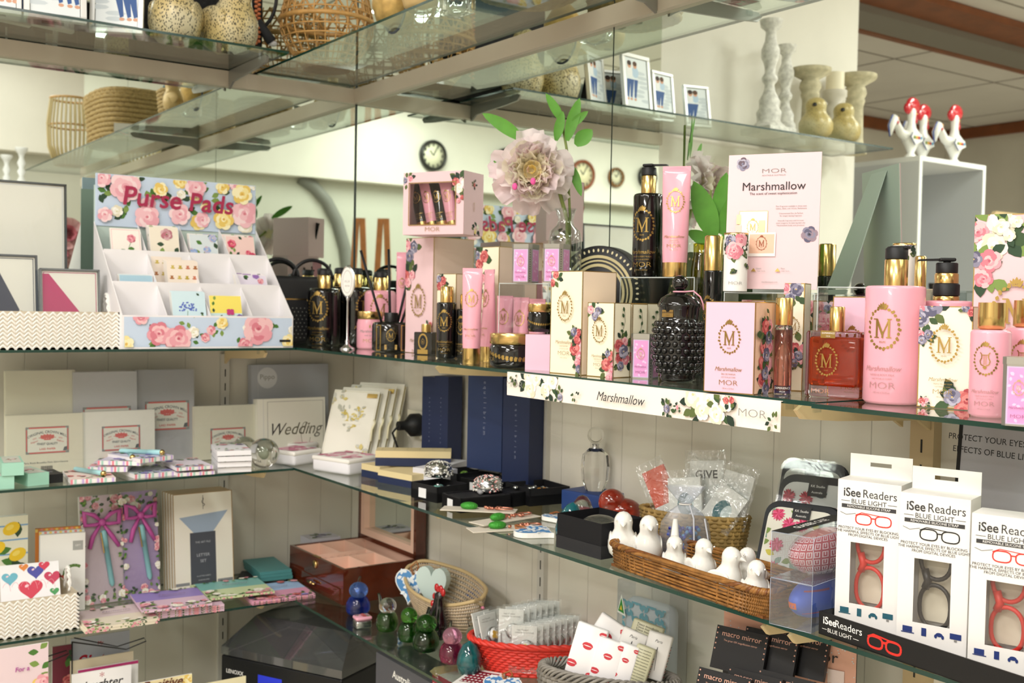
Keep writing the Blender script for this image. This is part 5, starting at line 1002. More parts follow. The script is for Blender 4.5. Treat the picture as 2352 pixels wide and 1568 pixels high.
for (dx,dz,c_) in ((-.02,.32,0),(.09,.2,0),(-.1,.22,0),(.0,.12,1),(.08,.1,1),(.02,.42,0),(-.09,.08,0)):
    b=MB(); fc=Vector((0,dx,dz)); tc_=Vector((-1,-.1,0)).normalized()
    for ring_ in range(3):
        for q in range(7):
            a=2*PI*q/7+ring_*.4; vs,fs=petal(.085-.02*ring_,.07-.015*ring_,.4,1,q+ring_*9); Mx=Matrix.Translation(fc+tc_*.1)@Matrix.Rotation(-PI/2,4,'Y')@Matrix.Rotation(a,4,'Z')@Matrix.Rotation(math.radians(15+28*ring_),4,'X'); b.add(vs,fs,(PW[0] if c_ else ROSE[(ring_+1)%3]),True,Mx)
    b.build('bloom',o)

for i,px in enumerate((1948,1992)):
    P=LV(px,.2,ZM+.0003); o=T('crystal_candlestick','clear crystal candlestick on the left main shelf seen in the mirror, %s one'%('left','right')[i],'candlestick',P,0,'crystal candlesticks'); b=MB(); b.lathe([(.03,0),(.03,.006),(.008,.02),(.016,.045),(.007,.07),(.018,.1),(.007,.13),(.02,.155),(.02,.185)],CG,20); b.build('stem',o)
for i,px in enumerate((14,48)):
    P=ML(px,.12,ZU+.0045); cstick('white turned candlestick at the left edge of the mirror, %s'%('left','right')[i],P,.24,[(.16,0),(.16,.05),(.06,.1),(.1,.2),(.05,.3),(.1,.42),(.05,.5),(.1,.62),(.05,.75),(.08,.85),(.15,.95),(.15,1)],mat('#e9e9e9',.4),group='white turned candlesticks')
# ---------------- middle shelves
def standing(name,label,cat,pl,pr,top,wd,z,wall,th,paint,base=WHITE,tilt=0,off=0,group=None,film=0,bot=None):
    fn=RS if wall=='R' else LS; P=fn((pl+pr)/2,wd,z); s=mpp(P); by=proj(P)[1]; H=(by-top)*s/math.cos(tilt); rz=(0 if wall=='R' else PI/2)+math.radians(off)
    fc=face(P); W=(pr-pl)*s*.95/max(.35,math.cos(rz-fc)); b=MB(); b.box(-W/2,W/2,0,th,0,H,base); d=D(b,front(0),(-W/2,W/2,0,H)); paint and paint(d,W,H,RND(int(pl)))
    if film:
        o=T(name,label,cat,P,rz,group); o.rotation_euler=(-tilt,0,rz); b.build('pack',o); c=MB(); e=.003; c.add([(-W/2-e,-.003,-.0),(W/2+e,-.003,-.0),(W/2+e,-.003,H+e),(-W/2-e,-.003,H+e)],[(0,1,2,3)],FILM2); c.build('cellophane',o); return o
    o=b.thing(name,label,cat,P,rz,group); o.rotation_euler=(-tilt,0,rz); return o
FILM2=clear('cellophane_flat','#f3f5f5',.02,.1,bump=.08,bs=25,milk=.03)
def flat(name,label,cat,A,B,dep_,H,paint=None,base=WHITE,z=Z2,group=None,z0_=0,bev=0,fr=None,build=1,rd=None):
    a=OZ(*A,z); c=OZ(*B,z); u=c-a; W=u.length; rz=math.atan2(u.y,u.x); n=Vector((-math.sin(rz),math.cos(rz),0)); ctr=(a+c)/2+n*dep_/2; ctr.z=z+z0_+.0004; b=MB()
    if bev: b.rbox(-W/2,W/2,-dep_/2,dep_/2,0,H,bev,base,seg=3,smooth=True)
    else: b.box(-W/2,W/2,-dep_/2,dep_/2,0,H,base)
    if paint: paint(D(b,topf(H),(-W/2,W/2,-dep_/2,dep_/2)),W,dep_,RND(int(A[0])))
    if fr: fr(D(b,front(-dep_/2),(-W/2,W/2,0,H)),W,H,RND(int(A[0])))
    if not build: return b,ctr,rz,W
    return b.thing(name,label,cat,ctr,rz,group)
CORAL=mat('#d8605a',.6); GRI=mat('#5a5f62',.6)
def crown(d,W,H,u,v,w,full=1):
    h=w*.66; d.rect(u-w/2,u+w/2,v-h/2,v+h/2,mat('#ece8da',.5)); 
    for k in range(44):
        t=k/44
    d.frame(u-w/2,u+w/2,v-h/2,v+h/2,w*.045,mat('#8a8a86',.6)); d.rect(u-w*.42,u+w*.42,v+h/2-w*.045,v+h/2-w*.01,CORAL); d.rect(u-w*.42,u+w*.42,v-h/2+w*.01,v-h/2+w*.04,CORAL); d.rect(u-w*.49,u-w*.465,v-h*.4,v+h*.4,CORAL); d.rect(u+w*.465,u+w*.49,v-h*.4,v+h*.4,CORAL)
    d.text('ORIGINAL CROWN MILL',w*.088,u,v+h*.3,GRI,True,sx=.93,arc=.6/w)
    d.rect(u-w*.08,u+w*.08,v+h*.0,v+h*.05,CORAL)
    for k in (-2,-1,0,1,2): d.leaf(u+k*w*.035,v+h*.04,w*.13,PI/2-k*.35,CORAL,.6)
    d.rect(u-w*.2,u-w*.13,v+h*.08,v+h*.1,CORAL); d.rect(u+w*.13,u+w*.2,v+h*.08,v+h*.1,CORAL)
    for sg in (-1,1): d.text('Belgium',w*.055,u+sg*w*.3,v-h*.05,CORAL,ang=sg*-.3,sh=.3); d.text('1870',w*.05,u+sg*w*.3,v+h*.06,CORAL,ang=sg*-.3)
    d.text('FINEST QUALITY',w*.075,u,v-h*.14,GRI,True,sx=.85); d.text('LAID PAPER',w*.065,u,v-h*.33,CORAL,True,sx=1.1); d.poly([(u+w*.36,v-h*.42),(u+w*.45,v-h*.42),(u+w*.46,v-h*.26),(u+w*.39,v-h*.28)],GRI)
def cmill(v,wf=.66,bar=0):
    def p(d,W,H,r):
        crown(d,W,H,.02*W,H*v,W*wf)
        if bar:
            d.text('Paris Rivoli Bruxelles Paris Saint-Honore',W*.035,0,H*.18,GRI)
            for k in range(14): d.rect(-W*.07+k*W*.011,-W*.07+k*W*.011+W*.005*(1+k%2*.6),H*.04,H*.12,INK)
    return p
IV=mat('#e6dfc9',.6); GYP=mat('#c6c4c6',.6); CRW=mat('#efeade',.6)
standing('paper_pack','ivory laid paper pack at the back left, label half hidden','paper pack',18,172,852,.09,Z2,'L',.02,cmill(.42),IV,film=1,tilt=.05)
standing('paper_pack','pale grey laid paper pack at the back between the ivory and dark grey packs','paper pack',172,316,855,.1,Z2,'L',.02,cmill(.47,.76),GYP,film=1,tilt=.05)
standing('paper_pack','darker grey laid paper pack at the back right','paper pack',317,448,850,.085,Z2,'L',.02,cmill(.5,.78),mat('#b3b1b3',.6),film=1,tilt=.05)
standing('paper_pack','small ivory laid paper pack next to the wedding albums','paper pack',447,596,932,.1,Z2,'L',.02,cmill(.35,.55),IV,film=1,tilt=.05)
standing('paper_pack','ivory laid paper pack with barcode in the front row','paper pack',20,192,953,.135,Z2,'L',.02,cmill(.56,.56,1),IV,film=1,tilt=.06)
standing('paper_pack','white laid paper pack in the front row, middle of the shelf','paper pack',195,357,945,.135,Z2,'L',.02,cmill(.52,.54),CRW,film=1,tilt=.06)
def alb1(d,W,H,r): d.rect(-W*.42,-W*.415,0,H,GYP); d.text('WEDDING',H*.17,.02*W,H*.52,mat('#c9a06a',.4,.5),True); d.ell(-W*.3,H*.85,H*.12,H*.12,mat('#d9d9dc',.5),n=20); d.text('Pippo',H*.08,-W*.3,H*.86,GREYINK)
def alb2(d,W,H,r):
    d.frame(-W*.36,W*.47,H*.03,H*.95,.001,GREYINK); d.rect(-W*.42,-W*.415,0,H,GYP); d.text('Wedding',H*.3,.06*W,H*.45,SILVER,sh=.4,sx=.9); d.line([(.2*W+H*.18*math.cos(t)*.5,H*.35+H*.22*math.sin(t)) for t in [k*.4 for k in range(16)]],.0012,SILVER)
standing('wedding_album','grey wedding album with gold lettering and round sticker','album',578,760,838,.045,Z2,'L',.025,alb1,mat('#b4b6bd',.55),tilt=.05)
standing('wedding_album','cream wedding album with silver script in front of the grey album','album',592,752,916,.12,Z2,'L',.03,alb2,mat('#e6e2d4',.5),tilt=.06)
# guest books leaning on the right wall
def heartp(d,W,H,r):
    d.frame(-W/2+.003,W/2-.003,.003,H-.003,.001,mat('#d9d4bc',.5))
    g=[mat('#b9b7a8',.5),mat('#d9c67a',.5),mat('#cfcdc2',.5),mat('#c9b35a',.5)]
    for k in range(150):
        x,y=r.uniform(-1,1),r.uniform(-1,1); 
        if (x*x+(y-abs(x)**.67*.8)**2)<.55: d.ell(x*W*.36,H*.55+y*H*.22,.006,.003,r.choice(g),r.random()*3,6)
    d.rect(-W*.2,W*.2,H*.52,H*.56,CRW); d.spray(-W*.38,H*.88,W*.2,[g],r,2,8,g[:3],.3); d.spray(W*.38,H*.12,W*.2,[g],r,2,8,g[:3],.3); d.rect(W*.25,W*.47,H*.9,H*.96,GOLDP)
P0=RS(812,.145,Z2)
def book(i,P,W,H,rz,tilt,paint,lab,th=.016):
    o=T('guest_book',lab,'book',P,rz,'wedding guest books'); o.rotation_euler=(-tilt,0,rz); b=MB(); b.box(-W/2,W/2,0,.002,0,H,CRW); b.box(-W/2,W/2,th-.002,th,0,H,CRW); paint and paint(D(b,front(0),(-W/2,W/2,0,H)),W,H,RND(i)); b.build('cover',o)
    b=MB(); b.box(-W/2+.002,W/2-.003,.002,th-.002,.003,H-.003,mat('#d9cc9e',.6)); b.build('pages',o)
    b=MB(); b.tube([(W/2,0,H*.6),(W/2+.006,-.004,H*.55),(W/2+.002,-.006,H*.45),(W/2+.005,-.004,H*.3)],.003,mat('#efe6c2',.5),6); b.build('ribbon',o)
fz=face(P0)
for i in range(4):
    Pi=P0+Vector((math.cos(fz-.55-PI/2+PI),0,0))*0+Matrix.Rotation(fz-.5,3,'Z')@Vector((.012*i,-.06+.0225*i,0))
    book(i,Pi,.135,.195+.006*i,fz-.5,.4,heartp if i in (0,2) else None,('front ivory guest book with a gold and silver heart','second ivory guest book, ribbon showing','middle ivory guest book of the leaning row','fourth ivory guest book of the leaning row','rearmost ivory guest book against the wall')[i])
# plug socket
P=RS(962,.0,1.5-.3); P=RAYD(965,975,1); t_=(-.02-CAM.y)/(P-CAM).y; P=CAM+(P-CAM)*t_; o=T('power_plug','round black power plug in the wall socket behind the guest books','plug',(P.x,0,P.z),0)
b=MB(); b.box(-.06,.05,-.008,0,-.035,.035,mat('#e2ddcc',.5)); b.build('socket_plate',o); b=MB(); b.lathe([(.03,.008),(.03,.03),(.02,.04),(.012,.05),(.012,.07)],BLACK,24,Matrix.Rotation(PI/2,4,'X')); b.build('plug_body',o); b=MB(); b.tube([(0,-.07,0),(-.02,-.075,-.02),(-.01,-.06,-.07),(.03,-.04,-.11)],.003,BLACK,6); b.build('cable',o)
# pink lidded tins
def tinlid(d,W,Dd,r):
    d.rect(-W/2+.003,W/2-.003,-Dd/2+.003,Dd/2-.003,mat('#efe6e2',.4)); 
    for k in range(26): d.ell(r.uniform(-.4,.4)*W,r.uniform(-.35,.45)*Dd,.018,.009,(mat('#c8487c',.4),mat('#dd86a6',.4),mat('#e9b9c6',.4),mat('#a83a68',.4))[k%4],r.random()*3,9)
for (A,B,dd,hh_,t) in (((600,1034),(660,1044),.08,.03,'rearmost'),((642,1063),(703,1071),.1,.034,'middle'),((716,1080),(800,1093),.12,.036,'front')):
    b,ctr,rz,W=flat('t','','',A,B,dd,hh_,None,mat('#eceaf0',.4),bev=.008,build=0); o=T('keepsake_tin','white keepsake tin with magenta feather lid, %s of the three'%t,'tin',ctr,rz,'pink lidded tins'); b.build('body',o)
    c=MB(); c.rbox(-W/2-.001,W/2+.001,-dd/2-.001,dd/2+.001,hh_-.009,hh_+.003,.004,mat('#f0ece6',.35),seg=2,smooth=True); tinlid(D(c,topf(hh_+.003),(-W/2+.008,W/2-.008,-dd/2+.008,dd/2-.008)),W,dd,RND(int(A[0]))); c.build('lid',o)
# mint boxes, black case
MINT=mat('#9fd0bc',.5)
for (A,B,zz,t) in (((0,1124),(50,1121),0,'lower left'),((52,1118),(101,1113),0,'lower right'),((9,1124),(60,1121),.029,'top')):
    flat('gift_box','mint green slim box at the left of the middle shelf, %s one'%t,'box',A,B,.11,.028,lambda d,W,H,r:(d.rect(-W*.4,W*.4,-H*.45,H*.45,mat('#c9c9bf',.4)),d.spray(0,0,W*.3,[ROSE],r,2,5)),MINT,z0_=zz,group='mint green boxes')
flat('gift_box','small black clear-topped box beside the mint boxes','box',(103,1111),(140,1108),.08,.02,lambda d,W,H,r:d.spray(0,0,W*.35,[RLIL],r,1,5),BLACK)
# notepads with pens
def np_(bg,pals,n=5,sz=.012):
    def p(d,W,H,r): d.rect(-W/2,W/2,-H/2,H/2,mat(bg,.5)); d.field(-W/2,W/2,-H/2,-H*.1,sz,pals,r,n); d.field(-W/2,W/2,H*.3,H/2,sz,pals,r,3)
    return p
def stripes(d,W,H,r):
    for k in range(12): d.rect(-W/2+W*k/12,-W/2+W*(k+.6)/12,0,H,(mat('#e98a9a',.5),mat('#a9d0c0',.5),WHITE,mat('#c9b0e0',.5))[k%4])
def withpen(o,W,dd,H,rot=.9,off=0):
    b=MB(); Mx=Matrix.Translation((off,0,H+.007))@Matrix.Rotation(rot,4,'Z')@Matrix.Rotation(PI/2,4,'Y'); b.lathe([(.003,-.055),(.0055,-.05),(.0055,.02),(.0062,.02),(.0062,.05),(.004,.055)],mat('#a9dbe0',.35),14,Mx); b.build('pen',o)
    b=MB(); b.ell(off+.058*math.cos(rot)*0+.055*math.cos(rot),.055*math.sin(rot),H+.007,.007,.007,.007,GOLD,12,8); b.build('pen_ball',o)
LP=[[mat('#8a6ac0',.5),mat('#b09ad8',.5),mat('#7a9ac8',.5),mat('#d8a0c0',.5)]]
for (A,B,dd,hh_,zz,bg,pal,lab_,pen) in (((163,1105),(265,1099),.14,.01,0,'#f0d9d0',[RRED,ROSE],'peach striped notepad in cellophane with a gold ball pen, at the bottom of the pile',1),((205,1097),(295,1096),.135,.012,.011,'#e2cfe0',[ROSE],'pinkish notepad under the lilac bird notepads',0),((225,1090),(322,1092),.135,.01,.024,'#dcd6ea',LP,'lilac notepad with pale blue pen, left one on top of the pile',1),((322,1092),(397,1082),.13,.01,.0355,'#d9d3ea',LP,'lilac notepad with pale blue pen, right one on top of the pile',1),((310,1100),(402,1092),.12,.01,0,'#cfd8de',LP,'pale notepad edge beneath the lilac pens',0),((408,1095),(493,1089),.13,.008,0,'#e9e0e8',[ROSE,RYEL],'pastel notepad, lower of the two beside the white stack',0),((406,1095),(490,1089),.13,.008,.009,'#e6dde8',[ROSE,LP[0]],'pastel notepad, upper of the two beside the white stack',0)):
    b,ctr,rz,W=flat('x','','',A,B,dd,hh_,np_(bg,pal),mat('#efe9ea',.5),z0_=zz,fr=stripes,build=0); o=T('notepad',lab_,'notepad',ctr,rz,'notepads on the middle left shelf'); b.build('pad',o)
    if pen: withpen(o,W,dd,hh_,-1.1 if pen else 0,.0)
for k in range(4): flat('notebook','white floral notebook in the stack beside the glass balls, %s'%('bottom','second','third','top')[k],'notebook',(500+(k>1)*2,1084),(577+(k>1)*2,1081),.13,.012,np_('#eeecf0',[ROSE,RLIL],3,.01),mat('#f1f0f4',.5),z0_=.0128*k,group='white notebook stack')
for px,py,r_,t in ((562,1062,.034,'rear'),(606,1075,.038,'front')):
    P=OZ(px,py,Z2); P.z=Z2+.0002; o=T('glass_ball','clear glass ball paperweight, %s one of the pair'%t,'paperweight',P,0,'glass balls'); b=MB(); b.ell(0,0,r_,r_,r_,r_,CG,28,18); b.build('ball',o); b=MB(); b.ell(0,0,r_,r_*.45,r_*.2,r_*.3,mat('#cfd8c0',.1,tr=.6),12,8); b.build('swirl',o)
# navy boxes
NV=mat('#1e2a4e',.5); NV2=mat('#26365f',.5)
def eq(d,W,H,r): 
    for k,ch in enumerate('equilibrium'): d.text(ch,W*.12,W*.0,H*(.78-.045*k),mat('#8a90a8',.4),ang=-PI/2)
for (pl,pr,top,wd,th,m,t) in ((1003,1040,865,.03,.05,NV,'tall navy box against the wall, leftmost'),(1038,1072,865,.035,.05,NV,'tall navy box against the wall, second'),(1068,1152,868,.1,.06,NV2,'tallest navy box at the front'),(1150,1214,870,.07,.05,NV,'tall dark navy box at the right of the navy group')):
    standing('watch_box',t,'box',pl,pr,top,wd,Z2,'R',th,eq,m,group='navy boxes',off=14)
flat('watch_box','short navy box lying in front of the tall navy boxes','box',(985,1040),(1068,1050),.05,.06,None,NV2)
CRB=mat('#e2cf9f',.6)
def dots(d,W,H,r):
    for i in range(24):
        for j in range(6): d.ell(-W/2+W*(i+.5)/24,-H/2+H*(j+.5)/6,.0008,.0008,mat('#c2ae7e',.5),n=5)
for (A,B,dd,hh_,zz,t,pt) in (((872,1107),(950,1122),.1,.03,0,'navy and cream box, lower one at the shelf edge',None),((830,1094),(872,1103),.08,.032,0,'small navy and cream box left of the long one',None),((866,1104),(905,1112),.18,.036,.031,'long cream-lidded navy box on top of the lower one',dots)):
    b,ctr,rz,W=flat('x','','',A,B,dd,hh_*.55,None,NV,z0_=zz,build=0); o=T('watch_box',t,'box',ctr,rz-(.75 if dd>.15 else 0),'navy and cream boxes'); b.build('base',o); c=MB(); c.box(-W/2,W/2,-dd/2,dd/2,hh_*.55,hh_,CRB); pt and pt(D(c,topf(hh_)),W,dd,RND(1)); c.build('lid',o)
for (A,B,dd,t) in (((950,1107),(1020,1117),.05,'left'),((1024,1114),(1072,1098),.05,'right')): flat('gift_box','plain white box under the silver trinket boxes, %s one'%t,'box',A,B,dd,.042,None,mat('#dcdbe2',.5),group='plain white boxes')
def trinket(lab_,P,r_,acc):
    o=T('trinket_box',lab_,'trinket box',P,0,'jewelled trinket boxes'); b=MB(); b.lathe([(r_*.85,0),(r_,.003),(r_*.95,r_*.6),(r_*.9,r_*.62)],SILVER,28); rn=RND(int(r_*1e5)); 
    for k in range(90): a=rn.random()*6.3; z=rn.uniform(.05,.58)*r_; b.ell(r_*math.cos(a),r_*math.sin(a),z,r_*.07,r_*.07,r_*.07,rn.choice(acc),6,5)
    b.build('base',o); b=MB(); b.lathe([(r_*.98,r_*.64),(r_*.9,r_*.85),(r_*.5,r_*1.05),(0,r_*1.1)],SILVER,28)
    for k in range(120): a=rn.random()*6.3; q=rn.random()**.5; b.ell(r_*.95*q*math.cos(a),r_*.95*q*math.sin(a),r_*(.68+.42*(1-q*q)**.7),r_*.075,r_*.075,r_*.07,rn.choice(acc),6,5)
    b.build('lid',o)
PEARL=mat('#e9e6dc',.2,.3)
P=OZ(1007,1112,Z2); P.z=Z2+.043; P=RS(1007,.22,Z2+.043); trinket('silver and pearl trinket box on the white box','' or P,32*mpp(P),[PEARL,SILVER,PEARL])
P=RS(1120,.19,Z2+.03); trinket('silver trinket box with pink flowers on a black box',P,33*mpp(P),[PEARL,SILVER,SILVER,mat('#f0a9a4',.4)])
# black jewellery boxes
def jbox(lab_,A,B,dd,H,inner=None,tagw=1,op=1,z0_=0):
    a=OZ(*A,Z2); c=OZ(*B,Z2); u=c-a; W=u.length; rz=math.atan2(u.y,u.x); n=Vector((-math.sin(rz),math.cos(rz),0)); ctr=(a+c)/2+n*dd/2; ctr.z=Z2+.0004+z0_
    o=T('jewellery_box',lab_,'jewellery box',ctr,rz,'black jewellery boxes'); t=.003; K=mat('#141418',.6); b=MB()
    for (x0,x1,y0_,y1) in ((-W/2,W/2,-dd/2,-dd/2+t),(-W/2,W/2,dd/2-t,dd/2),(-W/2,-W/2+t,-dd/2,dd/2),(W/2-t,W/2,-dd/2,dd/2)): b.box(x0,x1,y0_,y1,0,H,K)
    b.box(-W/2,W/2,-dd/2,dd/2,0,H*(.6 if op else .92),K); b.build('tray',o)
    if tagw: b=MB(); b.box(-W*.2,W*.08,-dd/2-.0006,-dd/2,H*.15,H*.75,mat('#e9e9ec',.5)); b.build('price_label',o)
    b=MB(); rn=RND(int(A[0])); zz=H*(.62 if op else .95)
    for k in range(inner[1] if inner else 1): b.ell(rn.uniform(-.2,.2)*W,rn.uniform(-.15,.15)*dd,zz+.004,.006,.006,.005,inner[0][k%len(inner[0])] if inner else SILVER,10,6)
    b.build('jewel',o)
GR=mat('#7aa83a',.1,tr=.5); AMB=mat('#e0962a',.1,tr=.4)
jbox('open black jewellery box with two jewelled studs',(944,1142),(1004,1156),.085,.034,([SILVER,mat('#7ab8b0',.2,.5)],6))
jbox('black jewellery box with a glassy lid and big price label',(1018,1156),(1060,1170),.12,.03,([mat('#9a9a9c',.2)],2),op=0)
jbox('black box under the pink flowered trinket box',(1052,1126),(1130,1142),.09,.029,None,1,0)
jbox('black jewellery box with green stone at the back',(1150,1100),(1200,1110),.13,.036,([GR],3),0)
jbox('black long box with price label behind the beaded bookmarks',(1135,1150),(1185,1160),.1,.03,None,1,0)
jbox('open long black box with amber necklace',(1208,1140),(1265,1158),.1,.036,([SILVER,AMB,SILVER],9),0)
flat('packet','clear packet of silver chain across the black boxes','packet',(1180,1105),(1250,1118),.06,.004,None,FILM2,z0_=.04)
# bookmarks
for i,(A,B) in enumerate((((1050,1178),(1150,1195)),((1098,1200),(1225,1196)),((1115,1215),(1215,1220)))):
    a=OZ(*A,Z2); c=OZ(*B,Z2); P=(a+c)/2; P.z=Z2+.001+.006*(2-i); o=T('beaded_bookmark','packet with green glitter bead and copper wire, '+('rear','middle','front')[i]+' of the fan','bookmark',P,math.atan2((c-a).y,(c-a).x)+.5,'beaded bookmark packets')
    b=MB(); b.rbox(-.075,.075,-.022,.022,0,.002,.0008,mat('#d8cfc0',.4)); b.build('card',o); b=MB(); b.ell(-.02,0,.008,.018,.011,.008,mat('#3f9a34',.35,.3,bump=.8,bs=500),16,10); b.build('bead',o)
    b=MB(); CU=mat('#d8917a',.25,.9); rn=RND(i); [b.ell(.01+rn.uniform(-.01,.035),rn.uniform(-.008,.008),.006,.004,.003,.003,CU,6,5) for k in range(12)]; b.tube([(.05+.018*math.cos(t),.01*math.sin(t),.006) for t in [2*PI*k/20 for k in range(20)]],.0015,CU,6,closed=True); b.build('wire_charm',o)
def heartpts(R_,n=36): return [(R_*.0625*16*math.sin(t)**3,R_*.0625*(13*math.cos(t)-5*math.cos(2*t)-2*math.cos(3*t)-math.cos(4*t))) for t in [2*PI*k/n for k in range(n)]]
BW=[mat('#2f6fae',.4),mat('#4a8ac4',.4),mat('#e9eef2',.4),mat('#2f6fae',.4)]
def ceramic_heart(lab_,P,R_,rx,rz,m=WHITE,deco=1,th=.006,name='ceramic_heart',tie=1,group=None):
    o=T(name,lab_,'heart ornament',P,rz,group); o.rotation_euler=(rx,0,rz); b=MB(); b.prism(heartpts(R_),-th/2,th/2,m); 
    if deco:
        d=D(b,front(-th/2)); d.poly([(x*.93,y*.93) for x,y in heartpts(R_)],BW[1]); rn=RND(3)
        for k in range(34):
            x,y=rn.uniform(-.7,.7)*R_,rn.uniform(-.5,.6)*R_
            if abs(x)<R_*.75*(1-.6*max(0,-y/R_)): d.leaf(x,y,R_*.3,rn.random()*6,BW[2],.5)
    b.build('body',o)
    if tie: b=MB(); b.tube([(0,-.002,R_*.5),(-.01,-.004,R_*.9),(.004,-.006,R_*1.2),(.012,-.004,R_*.9),(.002,-.003,R_*.5)],.0018,mat('#a8683a',.6),6); b.build('leather_tie',o)
    return o
P=OZ(1232,1222,Z2); P.z=Z2+.0055; ceramic_heart('blue and white ceramic heart lying at the edge of the middle shelf',P,.04,-PI/2,1.9,th=.009)
P=OZ(1275,1196,Z2); P.z=Z2+.0055; ceramic_heart('small blue and white ceramic heart lying behind the larger one',P,.028,-PI/2,1.0,th=.008)
# glass pebbles / eggs
def glassegg(lab_,px,py,w,h,m,lean=0,core=None):
    P=OZ(px,py,Z2); s=mpp(P); P.z=Z2+.0003; o=T('glass_paperweight',lab_,'paperweight',P,face(P)); b=MB(); b.lathe([(w*s*.2,0),(w*s*.42,h*s*.06),(w*s*.5,h*s*.28),(w*s*.47,h*s*.5),(w*s*.36,h*s*.75),(w*s*.2,h*s*.93),(0,h*s)],m,28,Matrix.Shear('XY',4,(lean,0)) if lean else None); b.build('body',o)
    if core: b=MB(); b.ell(0,0,h*s*.3,w*s*.36,w*s*.36,h*s*.22,core,18,10); b.build('core',o)
TEAL=mat('#0f5a62',.06,coat=.8); REDG=mat('#9a2f1e',.06,coat=.9,noise=.5,ns=60)
glassegg('teal glass paperweight leaning beside the dark grey box',1298,1236,62,84,TEAL,.15)
glassegg('clear domed paperweight with pink core',1337,1196,52,60,CG,0,mat('#a85a68',.4))
P=OZ(1415,1202,Z2); s=mpp(P); P.z=Z2+.0003; o=T('glass_paperweight','red marbled glass bird-shaped paperweight with a round head','paperweight',P,face(P)); b=MB(); b.ell(15*s,0,30*s,44*s,30*s,30*s,REDG,24,16); b.ell(-10*s,0,48*s,32*s,28*s,32*s,REDG,24,16); b.build('body',o)
b,ctr,rz,W=flat('x','','',(1277,1256),(1380,1286),.1,.022,None,mat('#232327',.6),build=0); o=T('open_box','dark charcoal open gift box holding a glass dome','box',ctr,rz); b.build('base',o); c=MB(); K=mat('#2a2a2e',.6); q=.1/2
for (x0,x1,y0_,y1) in ((-W/2,W/2,-q,-q+.002),(-W/2,W/2,q-.002,q),(-W/2,-W/2+.002,-q,q),(W/2-.002,W/2,-q,q)): c.box(x0+.001,x1-.001,y0_+.001,y1-.001,.022,.06,K)
c.build('walls',o); 
g=MB(); g.ell(0,0,.012,.034,.034,.017,mat('#8a8a80',.03,tr=.8),24,14); g.thing('glass_dome','clear glass dome inside the charcoal box','paperweight',(ctr.x,ctr.y,Z2+.032),0)
# blue box and crystal bottle
b,ctr,rz,W=flat('x','','',(1288,1170),(1385,1189),.08,.042,None,mat('#24407e',.5),bev=.003,build=0); b.thing('royal_blue_box','royal blue box under the crystal perfume bottle','box',ctr,rz)
P=Vector((ctr.x,ctr.y,Z2+.0427)); s=mpp(P); o=T('crystal_perfume_bottle','clear cut crystal perfume bottle with round stopper on the blue box','perfume bottle',P,face(P,0)); b=MB(); H=98*s; w_=31*s
b.add([(x,y,z) for z,k in ((0,.62),(H*.25,.98),(H*.55,1.06),(H*.85,.95),(H,.45)) for (x,y) in [(w_*k*math.cos(a),w_*.6*k*math.sin(a)) for a in [2*PI*q/10 for q in range(10)]]],[(j*10+q,j*10+(q+1)%10,(j+1)*10+(q+1)%10,(j+1)*10+q) for j in range(4) for q in range(10)]+[tuple(range(10))[::-1],tuple(40+q for q in range(10))],CG); b.build('body',o)
b=MB(); b.lathe([(9*s,H),(7*s,H+6*s),(9*s,H+10*s)],SILVER,16); b.lathe([(0,-8*s),(15*s,-8*s),(19*s,-3*s),(19*s,3*s),(15*s,8*s),(0,8*s)],CG,24,Matrix.Translation((0,0,H+30*s))@Matrix.Rotation(PI/2,4,'X'),smooth=False); b.build('stopper',o)
# rattan tray with white birds
a=OZ(1392,1298,Z2); c=OZ(1752,1426,Z2); L=(c-a).length; rz=math.atan2((c-a).y,(c-a).x); n=Vector((-math.sin(rz),math.cos(rz),0)); TW=.125; ctr=(a+c)/2+n*TW/2; ctr.z=Z2+.0005
o=T('rattan_tray','long brown rattan tray of white ceramic birds on the middle shelf','tray',ctr,rz); TR_=mat('#9a6a34',.4,noise=.45,ns=90); TR2=mat('#7a4a22',.4,noise=.4,ns=90)
b=MB(); wicker(b,L/2-.004,TW/2-.004,.036,7,TR_,.0022,90,flare=.03,p=9,amp=.0016); b.build('weave',o)
b=MB(); N=240
for ph in (0,2.1,4.2): b.tube([(perim(0,2*PI*k/N,L/2+.0025*math.cos(k*.55+ph),TW/2+.0025*math.cos(k*.55+ph),9)+(.037+.0025*math.sin(k*.55+ph),)) for k in range(N)],.0032,TR_ if ph<4 else TR2,6,closed=True)
b.build('braided_rim',o); b=MB(); b.box(-L/2+.006,L/2-.006,-TW/2+.006,TW/2-.006,0,.004,TR2); b.build('base',o)
CER=mat('#f3f1ea',.12,coat=.7)
for (px,hp,off,rt,up,t) in ((1430,98,.04,0,0,'first from the left, facing the camera'),(1487,98,.06,8,0,'second from the left'),(1548,84,.04,0,1.6,'small bird with an upright tail'),(1610,92,.05,28,0,'fourth from the left, looking right'),(1668,100,.035,60,0,'bird looking upward, fifth along'),(1722,88,.085,-50,0,'bird behind the others facing left'),(1734,96,.03,8,0,'rightmost front bird')):
    q=RS(px,.2,Z2+.006); 
    k0=colpt(px,ctr+n*(off-.06)+Vector((0,0,.006)),(math.cos(rz),math.sin(rz),0)); s=mpp(k0); bird('glossy white ceramic bird in the rattan tray, '+t,k0,face(k0,rt),hp*1.12*s,CER,up=up,group='white ceramic birds',wing=1,k=.76)
